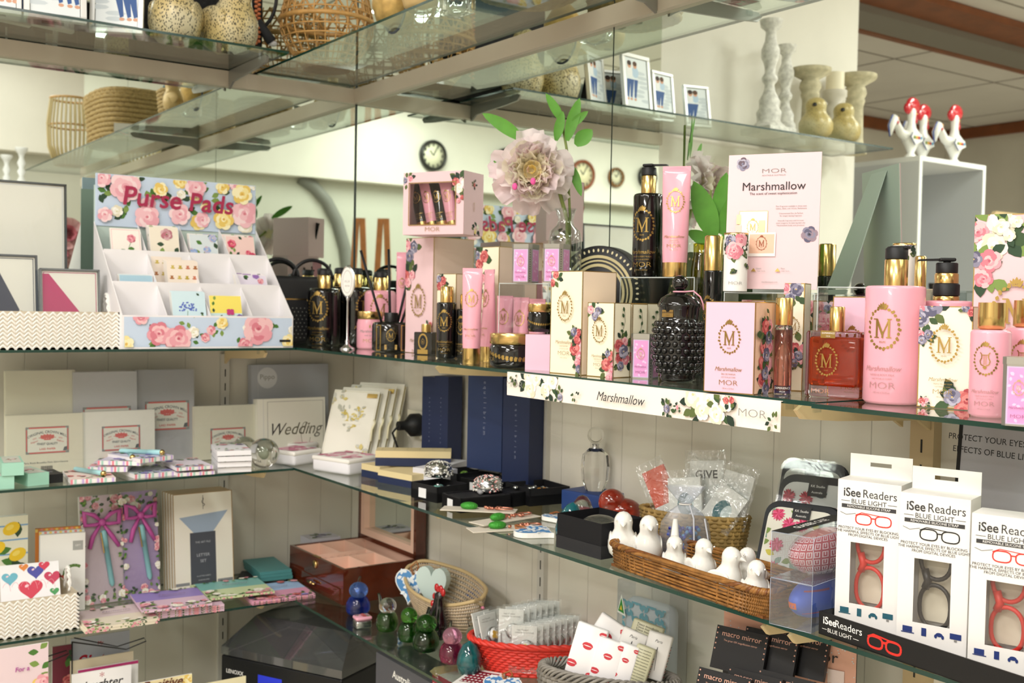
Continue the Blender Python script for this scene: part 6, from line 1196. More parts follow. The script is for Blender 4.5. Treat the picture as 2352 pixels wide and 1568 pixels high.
# wicker basket with packets
P=RS(1592,.115,Z2+.0005); s=mpp(P); o=T('wicker_basket','oval pale wicker basket of cellophane packets behind the tray','basket',P,face(P,-20)); WK=mat('#b8975a',.55,noise=.35,ns=80); b=MB(); wicker(b,112*s,50*s,92*s,11,WK,.0042,34,flare=.14,amp=.0022); b.build('weave',o); b=MB(); b.lathe([(0,0),(105*s,0),(105*s,.004),(0,.004)],WK,30,sy=.45); b.build('base',o)
rzb_=face(P,-20)
for i,(x,y,z,w_,h,ry,col,t) in enumerate(((-55,-8,60,60,110,.5,'#e0583a','orange pendant'),(-10,-20,60,80,100,.15,'#f2f2f0','white card packet in front'),(30,8,70,80,130,.1,'#efefee','tall white packet with black letters'),(50,-14,50,70,90,-.55,'#dfe3e4','tilted white packet with a teal stone'),(75,10,60,70,120,-.2,'#d9dadb','creased clear packet at the right'),(0,16,90,70,100,-.15,'#d0d4d6','clear packet at the back'))):
    Q=P+Matrix.Rotation(rzb_,3,'Z')@Vector((x*s,y*s,z*s)); o2=T('gift_packet','cellophane packet in the wicker basket, '+t,'packet',Q,rzb_,'packets in the wicker basket'); o2.rotation_euler=(-.15,-ry,rzb_)
    b=MB(); b.rbox(-w_*s/2,w_*s/2,-.003,.003,0,h*s,.001,mat(col if i==0 else '#f1f0ec',.4)); d=D(b,front(-.003),(-w_*s/2,w_*s/2,0,h*s))
    if i==0: d.rect(-w_*s/2,w_*s/2,0,h*s*.2,WHITE)
    if i==2: d.text('GIVE',h*s*.2,0,h*s*.75,INK,True)
    if i in (1,3): d.ell(.0,h*s*.4,.014,.02,mat('#1c6a74',.2)); d.ell(.008,h*s*.42,.008,.014,mat('#d8e6e8',.2))
    b.build('card',o2); b=MB(); rn=RND(i); vs=[];nx,nz=7,8
    for j in range(nz+1):
        for k in range(nx+1): vs.append(((-.62+1.24*k/nx)*w_*s,-.008+rn.uniform(-.003,.003),(-.02+1.2*j/nz)*h*s))
    b.add(vs,[(j*(nx+1)+k,j*(nx+1)+k+1,(j+1)*(nx+1)+k+1,(j+1)*(nx+1)+k) for j in range(nz) for k in range(nx)],FILM,True); b.build('cellophane',o2)
# organza bag
P=RS(1572,.245,Z2+.04); P=RS(1572,.225,Z2+.0005); s=mpp(P); o=T('organza_bag','white sheer organza bag of blue beads tied with ribbon','bag',P,face(P)); ORG_=clear('organza','#eef0f6',.03,.3,bump=0,bs=30,milk=.14)
b=MB(); b.lathe([(50*s,.002),(58*s,8*s),(61*s,60*s),(56*s,95*s),(40*s,120*s),(18*s,136*s),(14*s,142*s),(34*s,164*s),(48*s,182*s)],ORG_,30,sy=.32,cap=False); b.build('sheer_pouch',o)
b=MB(); rn=RND(5); [b.ell(rn.uniform(-38,38)*s,rn.uniform(-12,12)*s,rn.uniform(8,85)*s,5*s,5*s,5*s,rn.choice([mat('#1f2a8a',.15),mat('#2f48b0',.15),mat('#5a9ac8',.2)]),8,6) for k in range(150)]; b.build('blue_beads',o)
b=MB(); b.tube([(14*s*math.cos(a),9*s*math.sin(a),139*s) for a in [2*PI*k/16 for k in range(17)]],2*s,WHITE,6); b.tube([(10*s,-12*s,139*s),(20*s,-22*s,110*s),(22*s,-26*s,60*s),(24*s,-28*s,40*s),(55*s,-24*s,60*s),(45*s,-18*s,110*s)],2.2*s,mat('#dfe2ec',.4),6); b.build('ribbon',o)
# floral zip purses
def purse(lab_,px,top,wd,W,off,tilt,pals,dark,seed,base,film=1):
    P=RS(px,wd,Z2+.0005); s=mpp(P); H=(proj(P)[1]-top)*s/math.cos(tilt); W=W*s; rz=face(P,off); o=T('zip_purse',lab_,'purse',P,rz,'floral zip purses'); o.rotation_euler=(-tilt,0,rz)
    n=24; pts=[]; cr=min(W,H)*.18
    for (cx_,cz_,a0) in ((W/2-cr,cr,-PI/2),(W/2-cr,H-cr,0),(-W/2+cr,H-cr,PI/2),(-W/2+cr,cr,PI)):
        for k in range(6): a=a0+PI/2*k/5; pts.append((cx_+cr*math.cos(a),cz_+cr*math.sin(a)))
    b=MB(); b.prism(pts,-.012,.012,mat('#1c2026',.6)); d=D(b,front(-.012)); ip=[(x*.9,H/2+(z-H/2)*.86) for x,z in pts]; d.poly(ip,mat(base,.55)); d.b=(-W*.43,W*.43,H*.1,H*.9); r=RND(seed)
    for k in range(26): d.leaf(r.uniform(-.42,.36)*W,r.uniform(.1,.88)*H,W*.14,r.random()*6,r.choice(dark),.45)
    for k in range(9): 
        u,v=r.uniform(-.38,.4)*W,r.uniform(.15,.85)*H
        for q in range(16): d.leaf(u,v,W*.1,q*.4+r.random()*.3,pals[q%3],.25)
    d.b=None; d.rect(-W*.12,W*.12,H*.8,H*.96,BLACK); d.text('KK Studio',W*.045,0,H*.9,WHITE); d.text('Australia',W*.04,0,H*.84,WHITE); b.build('case',o)
    b=MB(); b.tube([(x,-.0,z) for x,z in pts],.004,mat('#2a2e34',.4,.4),6,closed=True); b.build('zip',o)
    if film: b=MB(); b.add([(x*1.03,-.016,H/2+(z-H/2)*1.05) for x,z in pts],[tuple(range(len(pts)))],FILM2); b.build('cellophane',o)
PROT=[mat('#d8326a',.5),mat('#e85a8a',.5),mat('#c02050',.5),mat('#e85a8a',.5)]; RDF=[mat('#a8203a',.5),mat('#c43a4a',.5),mat('#8a1a2e',.5)]
EUC=[mat('#5a6a70',.55),mat('#7a8a78',.55),mat('#48525a',.55)]
purse('dark-edged gum blossom purse in cellophane, rearmost',1850,1080,.085,150,-20,.35,RDF,EUC,61,'#cfd0c8')
purse('gum leaf purse with red blossoms, middle one',1850,1118,.13,185,-20,.4,RDF,EUC,62,'#d9dad8')
purse('cream purse with pink protea flowers, front one with price sticker',1818,1180,.175,180,-22,.42,PROT,[mat('#7aa08a',.55),LG[2],mat('#c9c04a',.55)],63,'#e9e8da',0)
# clear glasses-case boxes
def casebox(lab_,z0_,m,pat,black=1,dz=0):
    a=OZ(1768,1432+dz,Z2); c=OZ(1862,1455+dz,Z2); u=c-a; W=u.length*1.02; rz=math.atan2(u.y,u.x); n=Vector((-math.sin(rz),math.cos(rz),0)); dd=.17; ctr=a+u/2+n*dd/2; ctr.z=Z2+z0_+.0005; H=.062
    o=T('glasses_case_box',lab_,'box',ctr,rz,'clear boxed glasses cases'); b=MB(); x=W/2; y=dd/2
    b.add([(-x,-y,0),(x,-y,0),(x,y,0),(-x,y,0),(-x,-y,H),(x,-y,H),(x,y,H),(-x,y,H)],[(0,1,5,4),(1,2,6,5),(3,0,4,7),(4,5,6,7),(0,3,2,1)],PVC); b.build('clear_box',o)
    b=MB(); e=mat('#aab2c2',.2,spec=.8); [b.tube(p,.0004,e,4) for p in (((-x,-y,0),(-x,-y,H)),((x,-y,0),(x,-y,H)),((-x,-y,H),(x,-y,H)),((-x,-y,0),(x,-y,0)),((x,-y,H),(x,y,H)),((-x,-y,H),(-x,y,H)))]; b.build('box_edges',o)
    if black:
        b=MB(); b.box(-x,-x+W*.38,-y,y,H+.0003,H+.0008,BLACK); d=D(b,topf(H+.0008)); d.text('GLASSES CASE',.014,-x+W*.2,0,WHITE,ang=PI/2,bold=True); b.build('top_card',o)
    c2=MB(); Mx=Matrix.Translation((0,0,H*.49)); c2.ell(0,0,0,x*.85,y*.92,H*.46,m,32,20,Mx); 
    f=lambda u,v,h:(u,v,H*.5+(H*.46+h)*math.sqrt(max(0,1-(u/(x*.85))**2-(v/(y*.92))**2)))
    def g2(u,v,h):
        # u = angle round the nose, v = height fraction
        ph=v; cr=math.cos(ph); return ((x*.85+h)*cr*math.sin(u),-(y*.92+h)*cr*math.cos(u),H*.5+(H*.46+h)*math.sin(ph))
    d=D(c2,g2); d.h=.0006; pat(d); c2.thing('glasses_case',('pink geometric' if black else 'blue, orange and teal')+' glasses case inside its clear box','glasses case',ctr,rz,'glasses cases')
LINE=mat('#f4dada',.5)
def greek(d):
    def sq(u0,u1,v0,v1):
        for a_,b_,c_,e_ in ((u0,u1,v0,v0+.03),(u0,u1,v1-.03,v1),(u0,u0+.03,v0,v1),(u1-.03,u1,v0,v1)): d.poly([(a_,c_),(b_,c_),(b_,e_),(a_,e_)],LINE)
    for i in range(14):
        for j in range(6): u=-1.5+i*.22; v=-.9+j*.3; sq(u,u+.17,v,v+.23); d.poly([(u+.07,v+.08),(u+.1,v+.08),(u+.1,v+.23),(u+.07,v+.23)],LINE)
def swoosh(d):
    for (v0,v1,m) in ((-.25,.05,mat('#e0662a',.5)),(-.7,-.25,mat('#4aa0a8',.5))): 
        for k in range(12): u=-1.3+k*.12; d.poly([(u,v0),(u+.121,v0),(u+.121,v1),(u,v1)],m)
    for k in range(8): u=.3+k*.12; d.poly([(u,-.5),(u+.121,-.5),(u+.121,.6),(u,.6)],mat('#a83a58',.5))
casebox('clear box with the blue and orange glasses case, under the pink one',0,mat('#2f5fc8',.4),swoosh,0)
casebox('clear box with black card top reading glasses case, on top',.063,mat('#dc5a68',.5),greek,1)
# reading glasses display
TRK=mat('#141416',.45); a=OZ(1880,1455,Z2); c=OZ(2400,1636,Z2); u=(c-a).normalized(); rz=math.atan2(u.y,u.x); n=Vector((-u.y,u.x,0)); L=(c-a).length+.12; s=mpp(a)
dispP=a+u*L/2+n*.06; dispP.z=Z2+.0005; o=T('counter_display','black display tray of reading glasses boxes, printed iSee Readers Blue Light','display tray',dispP,rz)
b=MB(); hF=.03; b.box(-L/2,L/2,-.06,-.058,0,hF,TRK); b.box(-L/2,L/2,.07,.072,0,hF,TRK); b.box(-L/2,-L/2+.002,-.058,.07,0,hF,TRK); b.box(L/2-.002,L/2,-.058,.07,0,hF,TRK); b.box(-L/2,L/2,-.06,.07,0,.001,TRK)
d=D(b,front(-.06)); X=-L/2; d.text('iSee',.0135,X+.018,hF*.66,WHITE,True); d.text('Readers',.0135,X+.049,hF*.66,WHITE); d.text('BLUE LIGHT',.0075,X+.035,hF*.28,WHITE); d.rect(X+.006,X+.014,hF*.28,hF*.3,WHITE); d.rect(X+.057,X+.066,hF*.28,hF*.3,WHITE)
RDG=mat('#d8322a',.35)
def gdraw(d,u,v,w,m,t=None):
    t=t or w*.03
    for sg in (-1,1): d.line([(u+sg*w*.25+w*.2*math.copysign(abs(math.cos(q))**.7,math.cos(q)),v+w*.13*math.copysign(abs(math.sin(q))**.7,math.sin(q))) for q in [2*PI*k/20 for k in range(21)]],t,m)
    d.line([(u-w*.06,v+w*.05),(u+w*.06,v+w*.05)],t,m); d.line([(u-w*.46,v+w*.09),(u-w*.3,v+w*.17),(u+w*.2,v+w*.13)],t*.6,m)
gdraw(d,X+.105,hF*.45,.055,RDG,.003); b.build('tray_body',o)
def iseebox(lab_,A,topy,hh_,rr,col,tab=1,W=None,dd=.045,grp='reading glasses boxes'):
    P=OZ(*A,Z2); P=P+n*.006; s=mpp(P); rz_=face(P,-rr); W=W*s/math.cos(math.radians(rr)); H=hh_*s; P=P+Matrix.Rotation(rz_,3,'Z')@Vector((W/2,dd/2,0)); P.z=Z2+.0018; o=T('reading_glasses_box',lab_,'box',P,rz_,grp)
    Wt=mat('#f1eeea',.45); b=MB(); wx0,wx1,wz0,wz1=-W*.27,W*.26,H*.2,H*.6; y=-dd/2; t=.001
    for (x0,x1,z0_,z1_) in ((-W/2,W/2,0,wz0),(-W/2,W/2,wz1,H),(-W/2,wx0,wz0,wz1),(wx1,W/2,wz0,wz1)): b.box(x0,x1,y,y+t,z0_,z1_,Wt)
    b.box(-W/2,-W/2+t,y+t,dd/2,0,H,Wt); b.box(W/2-t,W/2,y+t,dd/2,0,H,Wt); b.box(-W/2,W/2,dd/2-t,dd/2,0,H,Wt); b.box(-W/2+t,W/2-t,y+t,dd/2-t,H-t,H,Wt); b.box(-W/2+t,W/2-t,y+t,dd/2-t,0,t,Wt); b.box(wx0-.004,wx1+.004,dd/2-.012,dd/2-.011,wz0-.004,wz1+.004,mat('#efe6cf',.5))
    d=D(b,front(y)); k=W; T1=mat('#3a3a3c',.5); d.text('iSee',k*.19,-k*.27,H*.92,T1,True,sx=.9); d.text('Readers',k*.185,k*.17,H*.92,T1,sx=.9); d.text('BLUE LIGHT',k*.105,0,H*.865,T1); d.rect(-k*.44,-k*.3,H*.864,H*.867,T1); d.rect(k*.3,k*.44,H*.864,H*.867,T1); d.rect(-k*.43,k*.43,H*.82,H*.845,T1); d.text('REMOVABLE SILICONE STRAP',k*.052,0,H*.832,WHITE)
    gdraw(d,k*.08,H*.755,k*.62,col); d.line([(-k*.2,H*.79),(-k*.35,H*.775),(-k*.45,H*.79)],.0005,T1)
    for q,tx_ in enumerate(('PROTECT YOUR EYES BY BLOCKING','THE HARMFUL EFFECTS OF BLUE LIGHT','FROM DIGITAL DEVICES')): d.text(tx_,k*.058,0,H*(.69-.022*q),T1)
    tl=mat('#2a6070' if col is RDG and A[0]<2000 else '#283a78',.5)
    for q,xx in enumerate((-.33,-.1,.12,.35)):
        if q==0: d.rect(k*(xx-.08),k*(xx+.06),H*.135,H*.17,tl); d.rect(k*(xx-.1),k*(xx+.09),H*.128,H*.134,tl)
        if q==1: d.rect(k*(xx-.035),k*(xx+.035),H*.125,H*.175,tl)
        if q==2: d.ell(k*xx,H*.15,k*.05,k*.03,tl); d.ell(k*(xx-.05),H*.138,k*.02,k*.03,tl); d.ell(k*(xx+.05),H*.138,k*.02,k*.03,tl)
        if q==3: d.rect(k*(xx-.08),k*(xx+.08),H*.14,H*.175,tl); d.rect(k*(xx-.02),k*(xx+.02),H*.125,H*.138,GREYINK)
    b.build('carton',o)
    if tab:
        b=MB(); th_=.1*H/.9; Hh=52*s; hw=W*.5; sl=.16*W
        pts=[(-hw,0),(hw,0),(hw-.003,Hh*.9),(hw-.006,Hh),(-hw+.006,Hh),(-hw+.003,Hh*.9)]; hole=(-W*.17,W*.17,Hh*.48,Hh*.66); yb_=dd/2-t
        for (x0,x1,z0_,z1_) in ((-hw,hw,0,hole[2]),(-hw,hw,hole[3],Hh),(-hw,hole[0],hole[2],hole[3]),(hole[1],hw,hole[2],hole[3])): b.box(x0,x1,yb_,yb_+t*.8,H+z0_,H+z1_,Wt)
        b.build('hang_tab',o)
    b=MB(); b.add([(wx0,y+.0005,wz0),(wx1,y+.0005,wz0),(wx1,y+.0005,wz1),(wx0,y+.0005,wz1)],[(0,1,2,3)],clear('window','#f4f4f4',.02)); b.build('window_film',o)
    g=MB(); zc=(wz0+wz1)/2; hw_=wz1-wz0
    def lens(cz,sg): return [(-W*.02+W*.23*math.cos(q),-.002*sg*math.cos(q),cz+hw_*.34*math.copysign(abs(math.sin(q))**.8,math.sin(q))) for q in [2*PI*k/28 for k in range(28)]]
    g.tube(lens(zc-hw_*.27,1),.0028,col,8,closed=True); g.tube(lens(zc+hw_*.5,1)[14:28]+[lens(zc+hw_*.5,1)[0]],.0028,col,8); g.tube([(-W*.17,0,zc+hw_*.0),(-W*.13,0,zc+hw_*.12),(-W*.18,0,zc+hw_*.3)],.005,col,8)
    g.thing('reading_glasses',('black' if col is not RDG else 'red')+' reading glasses behind the window of '+('the first boxed pair from the left' if A[0]<2000 else 'the second boxed pair from the left' if A[0]<2100 else 'the third boxed pair'),'glasses',P+Matrix.Rotation(rz_,3,'Z')@Vector((0,-.004,0)),rz_,'boxed reading glasses')
BKG=mat('#1e1f22',.3)
iseebox('white reading glasses box with red frame, leftmost with tall hang tab',(1908,1452),1101,350,20,RDG,1,134)
iseebox('white reading glasses box with black frame, second with hang tab',(2050,1498),1132,366,18,BKG,1,146)
iseebox('white reading glasses box with red frame at the right edge, no tab showing',(2213,1552),1177,372,14,RDG,0,152)
standing('display_header','grey header board behind the reading glasses reading Protect your eyes','sign',2168,2480,955,.07,Z2,'R',.004,lambda d,W,H,r:(d.text('PROTECT YOUR EYES BY BLOCKING THE HARMFUL',H*.042,W*.12,H*.86,INK),d.text('EFFECTS OF BLUE LIGHT FROM DIGITAL DEVICES',H*.042,W*.12,H*.8,INK),d.rect(-W/2,-W/2+.006,0,H,BLACK)),mat('#b9b7bd',.4),tilt=.08)
# ---------------- lower shelves
# left lower shelf: standing stationery
def lemons(d,W,H,r):
    d.rect(-W/2,W/2,0,H,mat('#e9e6d2',.5)); b_=mat('#7fa8d0',.5)
    for k in range(7): d.rect(-W/2,W/2,H*(.06+.14*k),H*(.075+.14*k),b_)
    for k in range(12): d.leaf(r.uniform(-.5,.4)*W,r.uniform(0,.9)*H,W*.4,r.random()*6,LG[k%2],.4)
    for (u,v) in ((.1,.15),(.3,.4),(-.3,.3),(.25,.62),(-.25,.7),(.1,.88),(-.4,.95)): d.ell(u*W,v*H,W*.22,W*.16,mat('#f0c832',.5),.5); d.ell(u*W-.003,v*H+.003,W*.1,W*.06,mat('#f8dc6a',.5),.5)
standing('notebook','lemon patterned notebook standing at the left edge of the lower shelf','notebook',-30,62,1187,.15,Z3,'L',.02,lemons)
def tulip(d,W,H,r):
    for k in range(7): a=1.7+.25*k-.7; d.leaf(-W*.1,H*.28,W*.42,a,(mat('#9a2a26',.5),mat('#b8433a',.5),mat('#7a1e1e',.5))[k%3],.35)
    d.line([(W*.25+W*.22*math.cos(t),H*.48+W*.2*math.sin(t)) for t in [.9+k*.3 for k in range(9)]],W*.07,mat('#5a7a3a',.5)); d.line([(W*.05,H*.3),(W*.3,H*.16),(W*.45,H*.22)],W*.04,mat('#3a4a3a',.5)); d.rect(W*.22,W*.45,H*.78,H*.9,mat('#a9a9a6',.5)); d.text('GIFT',W*.06,W*.335,H*.84,WHITE)
for k,(dx,t) in enumerate(((0,'front'),(-8,'second'),(-14,'rear striped'))):
    standing('letter_card','white card with red tulip in the pack beside the heart box, %s'%t,'card',100+dx,202+dx,1232-8*k,.19-.02*k,Z3,'L',.012,tulip if k==0 else (lambda d,W,H,r:[d.rect(-W/2+W*q/9,-W/2+W*(q+.5)/9,H*.96,H,(RYEL[2],RRED[0])[q%2]) for q in range(9)]),(WHITE,mat('#d8dcdc',.5),mat('#e0883a',.5))[k],group='cards beside the heart box',off=-10)
def penpad(top,bg,pals):
    def p(d,W,H,r):
        d.rect(-W/2,W/2,0,H,mat(bg,.5)); d.field(-W/2,W/2,H*.82,H,.012,pals,r,7); d.field(-W/2,W/2,0,H*.1,.01,pals,r,6); d.field(-W/2,-W*.42,0,H,.009,pals,r,7); d.field(W*.42,W/2,0,H,.009,pals,r,7)
    return p
RIB=mat('#c65aa6',.4)
for (pl,pr,top,t,bg) in ((190,286,1143,'left, rosy border','#d9c3cf'),(286,368,1133,'right, lilac','#b59cc9')):
    o=standing('gift_notepad','tall floral notepad with magenta ribbon and mint pen, %s one of the pair'%t,'notepad',pl,pr,top,.13,Z3,'L',.012,penpad(0,bg,[ROSE,RWHT]),tilt=.14,film=1,group='ribbon tied notepads'); s=mpp(LS(235,.13,Z3)); W=(pr-pl)*s*.98; H=(1385-top)*s*.93
    b=MB()
    for sg in (-1,1):
        b.tube([(0,-.008,H*.82),(sg*W*.2,-.014,H*.9),(sg*W*.42,-.01,H*.93),(sg*W*.4,-.008,H*.8),(sg*W*.15,-.012,H*.8),(0,-.008,H*.82)],[.003,.006,.007,.006,.005,.003],RIB,6)
        b.tube([(0,-.008,H*.82),(sg*W*.22,-.007,H*.68),(sg*W*(.4 if sg>0 else .3),-.006,H*.56)],[.003,.006,.005],RIB,6)
    b.ell(0,-.012,H*.82,.009,.007,.009,RIB,10,8); b.build('ribbon_bow',o)
    b=MB(); Mx=Matrix.Translation((W*.12,-.006,H*.45))@Matrix.Rotation(-.13,4,'Y'); b.lathe([(.003,-.07),(.0065,-.062),(.0065,.03),(.0072,.03),(.0072,.066),(.004,.07)],mat('#8fc6cc',.35),14,Mx); b.box(-.0095,-.007,-.007,-.004,.015,.066,GOLD,Mx); b.build('pen',o)
def letter(d,W,H,r):
    g=mat('#8a97aa',.5); d.frame(-W/2,W/2,0,H,.002,mat('#a98a5a',.5)); d.poly([(-W*.4,H*.76),(W*.42,H*.8),(W*.14,H*.58),(-W*.14,H*.58)],mat('#9fb0c6',.5)); d.rect(-W*.23,W*.2,H*.02,H*.6,mat('#4a4e58',.5)); 
    for tx_,z_,v in (('THE ART FILE',.035,.5),('LETTER',.055,.37),('SET',.055,.31),('10 LETTER SHEETS',.024,.16),('10 ENVELOPES',.024,.12)): d.text(tx_,H*z_*.75,-W*.015,H*v,mat('#b9bcc4',.5))
    d.rect(-W*.48,-W*.25,H*.08,H*.11,mat('#8a8c90',.5)); d.rect(W*.22,W*.48,H*.08,H*.11,mat('#8a8c90',.5))
    d.line([(math.sin(t*1.1)*W*.035*(1-t/9),H*(.86+.011*t)) for t in [k*.5 for k in range(16)]],.0012,INK); d.line([(0,H*.83),(0,H*.97)],.001,INK)
for k in range(5): standing('letter_set','gold-edged music letter set, '+('front one with the treble clef','second in the stack','third in the stack','fourth in the stack','rearmost in the stack')[k],'letter set',402-6*k,540-6*k,1133-2*k,.15-.016*k,Z3,'L',.006,letter if k==0 else (lambda d,W,H,r:d.frame(-W/2,W/2,0,H,.002,mat('#a98a5a',.5))),CRW,tilt=.1,group='music letter sets',off=0)
# white basket and heart box
P=LS(178,.3,Z3); yR=P.y; woven_basket('white woven basket with looped handle holding the heart box',(.225,yR-.21,Z3+.0005),PI/2,.42,.17,.083)
a=LS(5,.24,Z3); W=(LS(140,.24,Z3)-a).length; o=T('keepsake_box','white box printed with coloured hearts, resting in the white basket','box',LS(72,.215,Z3+.045),PI/2-.1); o.rotation_euler=(-.55,0,PI/2-.1); b=MB(); H=.085; b.box(-W/2,W/2,0,.035,0,H,mat('#f1eef0',.5)); d=D(b,front(0),(-W/2,W/2,0,H)); HC=[mat(h,.5) for h in ('#d23a52','#4a4aa0','#6ab0c4','#c43a5a','#4a9a5a','#e0863a')]
for i,(u,v,k) in enumerate(((0,.28,.026),(.1,.75,.018),(-.34,.62,.017),(.38,.55,.018),(.4,.15,.01),(-.1,.9,.01),(.25,.9,.012))): d.poly([(u*W+x,v*H+y) for x,y in heartpts(k)],HC[i%6]); d.ell(u*W-k*.3,v*H+k*.3,k*.18,k*.12,mat('#f0c8d0',.5),.5)
for k in range(6): d.line([(W*(-.4+.15*k)+.008*math.cos(t),H*.5+.012*math.sin(t*1.3)+.006*t-.02) for t in [q*.5 for q in range(8)]],.0007,ROSE[0])
b.build('box_body',o)
# flower notebooks lying
def nb(c1,c2,pals,txt='Flowers'):
    def p(d,W,H,r): d.rect(-W/2,W/2,-H/2,0,mat(c2,.45)); d.rect(-W/2,W/2,0,H/2,mat(c1,.45)); d.field(-W/2,W/2,-H/2,-H*.3,.013,pals,r,8); d.field(-W/2,W/2,H*.4,H/2,.01,pals,r,4); d.field(-W/2,-W*.3,-H*.4,-H*.1,.012,pals,r,3); d.text(txt,.016,W*.05,H*.14,mat('#8a6a8a',.5),sh=.35)
    return p
for (A,B,dd,n,c1,c2,pals,t,pt) in (((186,1457),(352,1432),.15,2,'#dcc9c9','#e6dcc6',[ROSE,RWHT],'cream and pink peony notebook nearest the white basket',0),((358,1422),(515,1403),.16,4,'#9a86c8','#dcbcd0',[ROSE,RWHT],'purple floral notebook in the tall stack',0),((488,1390),(636,1372),.15,2,'#7fb9b2','#c9d6a8',[RWHT,ROSE],'teal and green floral notebook',0),((580,1389),(724,1371),.15,2,'#a9c6ea','#e0a0bc',[RRED,ROSE,LP[0]],'blue and pink floral notebook at the corner of the shelf',0)):
    for k in range(n): flat('notebook',t+(', on top' if k==n-1 else ', %s beneath'%('lowest','next','second')[k]),'notebook',A,B,dd,.0055,nb(c1,c2,pals,'Memories') if k==n-1 else None,mat(c2,.5),z=Z3,z0_=.006*k+(.012 if 'teal' in t else 0)+(.0 if 'teal' not in t else .0),fr=lambda d,W,H,r:d.field(-W/2,W/2,0,H,.004,[ROSE],r,10),group='floral notebooks lying flat')
for k in range(3): flat('notebook','teal notebook under glass shelf corner beside the jewellery box, %s of three'%('bottom','middle','top')[k],'notebook',(600,1338),(672,1330),.16,.008,None,mat('#4f8f8f',.45),z=Z3,z0_=.0085*k+.012,group='teal notebooks by the jewellery box')
flat('black_box','flat black box under the teal notebooks','box',(556,1345),(672,1345),.1,.012,None,mat('#2a2b2c',.5),z=Z3)
P=LS(700,.1,Z3); flat('packet','clear boxed packet of lilac cards at the back behind the jewellery box','packet',(700,1270),(790,1262),.07,.055,lambda d,W,H,r:d.spray(0,0,W*.3,[RLIL],r,2,5),mat('#c9c6d0',.4),z=Z3,z0_=.02) if 0 else None
b=MB(); P=LS(735,.09,Z3+.0005); b.box(-.045,.045,-.035,.035,0,.095,mat('#c6c3cc',.4)); d=D(b,topf(.095),(-.045,.045,-.035,.035)); d.spray(0,0,.03,[RLIL],RND(3),2,6); b.thing('card_packet','pale lilac packet of cards behind the open jewellery box','packet',P,PI/2)
# jewellery box: mahogany, lid open against the right wall
MH=mat('#5a2412',.12,coat=.8,noise=.35,ns=14); PK=mat('#f0c9b4',.7); a=OZ(660,1326,Z3); c=OZ(782,1390,Z3); u=c-a; Wj=u.length; rz=math.atan2(u.y,u.x); n=Vector((-u.y,u.x,0)).normalized(); Dj=.235; Hj=.09; ctr=(a+c)/2+n*Dj/2; ctr.z=Z3+.0005
o=T('jewellery_box','open mahogany jewellery box with peach lining and mirrored lid','jewellery box',ctr,rz); x=Wj/2; y=Dj/2; t=.008
b=MB(); 
for (x0,x1,y0_,y1) in ((-x,x,-y,-y+t),(-x,x,y-t,y),(-x,-x+t,-y+t,y-t),(x-t,x,-y+t,y-t)): b.box(x0,x1,y0_,y1,0,Hj,MH)
b.box(-x+t,x-t,-y+t,y-t,0,Hj*.5,MH); b.build('case',o)
b=MB(); b.box(-x+t,x-t,-y+t,y-t,Hj*.5,Hj*.52,PK); [b.box(x0,x1,y0_,y1,Hj*.5,Hj-.003,PK) for (x0,x1,y0_,y1) in ((-x+t,x-t,-y+t,-y+t+.003),(-x+t,x-t,y-t-.003,y-t),(-x+t,-x+t+.003,-y+t,y-t),(x-t-.003,x-t,-y+t,y-t))]; b.build('lining',o)
for (x0,x1,y0_,y1) in ((-.15,-.13,-1,.35),(.15,.17,-1,.35),(-1,-.15,-.3,-.28),(.16,1,-.3,-.28),(-1,1,.35,.37)):
    b=MB(); b.box(max(-x+t,x0*x),min(x-t,x1*x),max(-y+t,y0_*y),min(y-t,y1*y),Hj*.52,Hj-.002,PK); b.build('divider',o)
b=MB(); b.tube([(-x*.15+q*0,-y*.1,Hj*.8) for q in (0,1)]+[(x*.1,-y*.1,Hj*.8)],.008,PK,8) if 0 else [b.tube([(-x*.12,yy,Hj*.82),(x*.12,yy,Hj*.82)],.006,PK,8) for yy in [(-.85+.16*k)*y for k in range(7)]]; b.build('ring_rolls',o)
b=MB(); b.box(-x*.9,x*.9,-y-.003,-y,Hj*.08,Hj*.42,MH); b.build('drawer',o); dr=b; k=[ch for ch in o.children if ch.name.startswith('drawer')][0]
b=MB(); b.tube([(-.02,-y-.012,Hj*.26),(.02,-y-.012,Hj*.26)],.003,GOLD,8); b.ell(0,-y-.012,Hj*.26,.005,.005,.005,GOLD,8,6); b.build('handle',k)
b=MB(); b.lathe([(0,0),(.011,0),(.011,.003),(0,.004)],GOLD,20,Matrix.Translation((0,-y,Hj*.78))@Matrix.Rotation(PI/2,4,'X')); b.box(-.018,.018,-y-.001,-y+t,Hj,Hj+.0015,GOLD); b.build('lock',o)
b=MB(); LH=.222; yl_=y+.002
for (x0,x1,z0_,z1_) in ((-x,-x+.012,0,LH),(x-.012,x,0,LH),(-x,x,LH-.012,LH),(-x,x,0,.012)): b.box(x0,x1,yl_-.03,yl_,Hj+z0_,Hj+z1_,MH)
b.box(-x+.012,x-.012,yl_-.004,yl_,Hj+.012,Hj+LH-.012,MH); b.build('lid',o); ld=[ch for ch in o.children if ch.name.startswith('lid')][0]
b=MB(); [b.box(x0,x1,yl_-.028,yl_-.004,Hj+z0_,Hj+z1_,PK) for (x0,x1,z0_,z1_) in ((-x+.012,-x+.03,.012,LH-.012),(x-.03,x-.012,.012,LH-.012),(-x+.03,x-.03,.012,.03),(-x+.03,x-.03,LH-.03,LH-.012))]; b.build('lid_lining',ld)
b=MB(); b.box(-x+.03,x-.03,yl_-.01,yl_-.006,Hj+.03,Hj+LH-.03,MIRR); b.build('lid_mirror',ld)
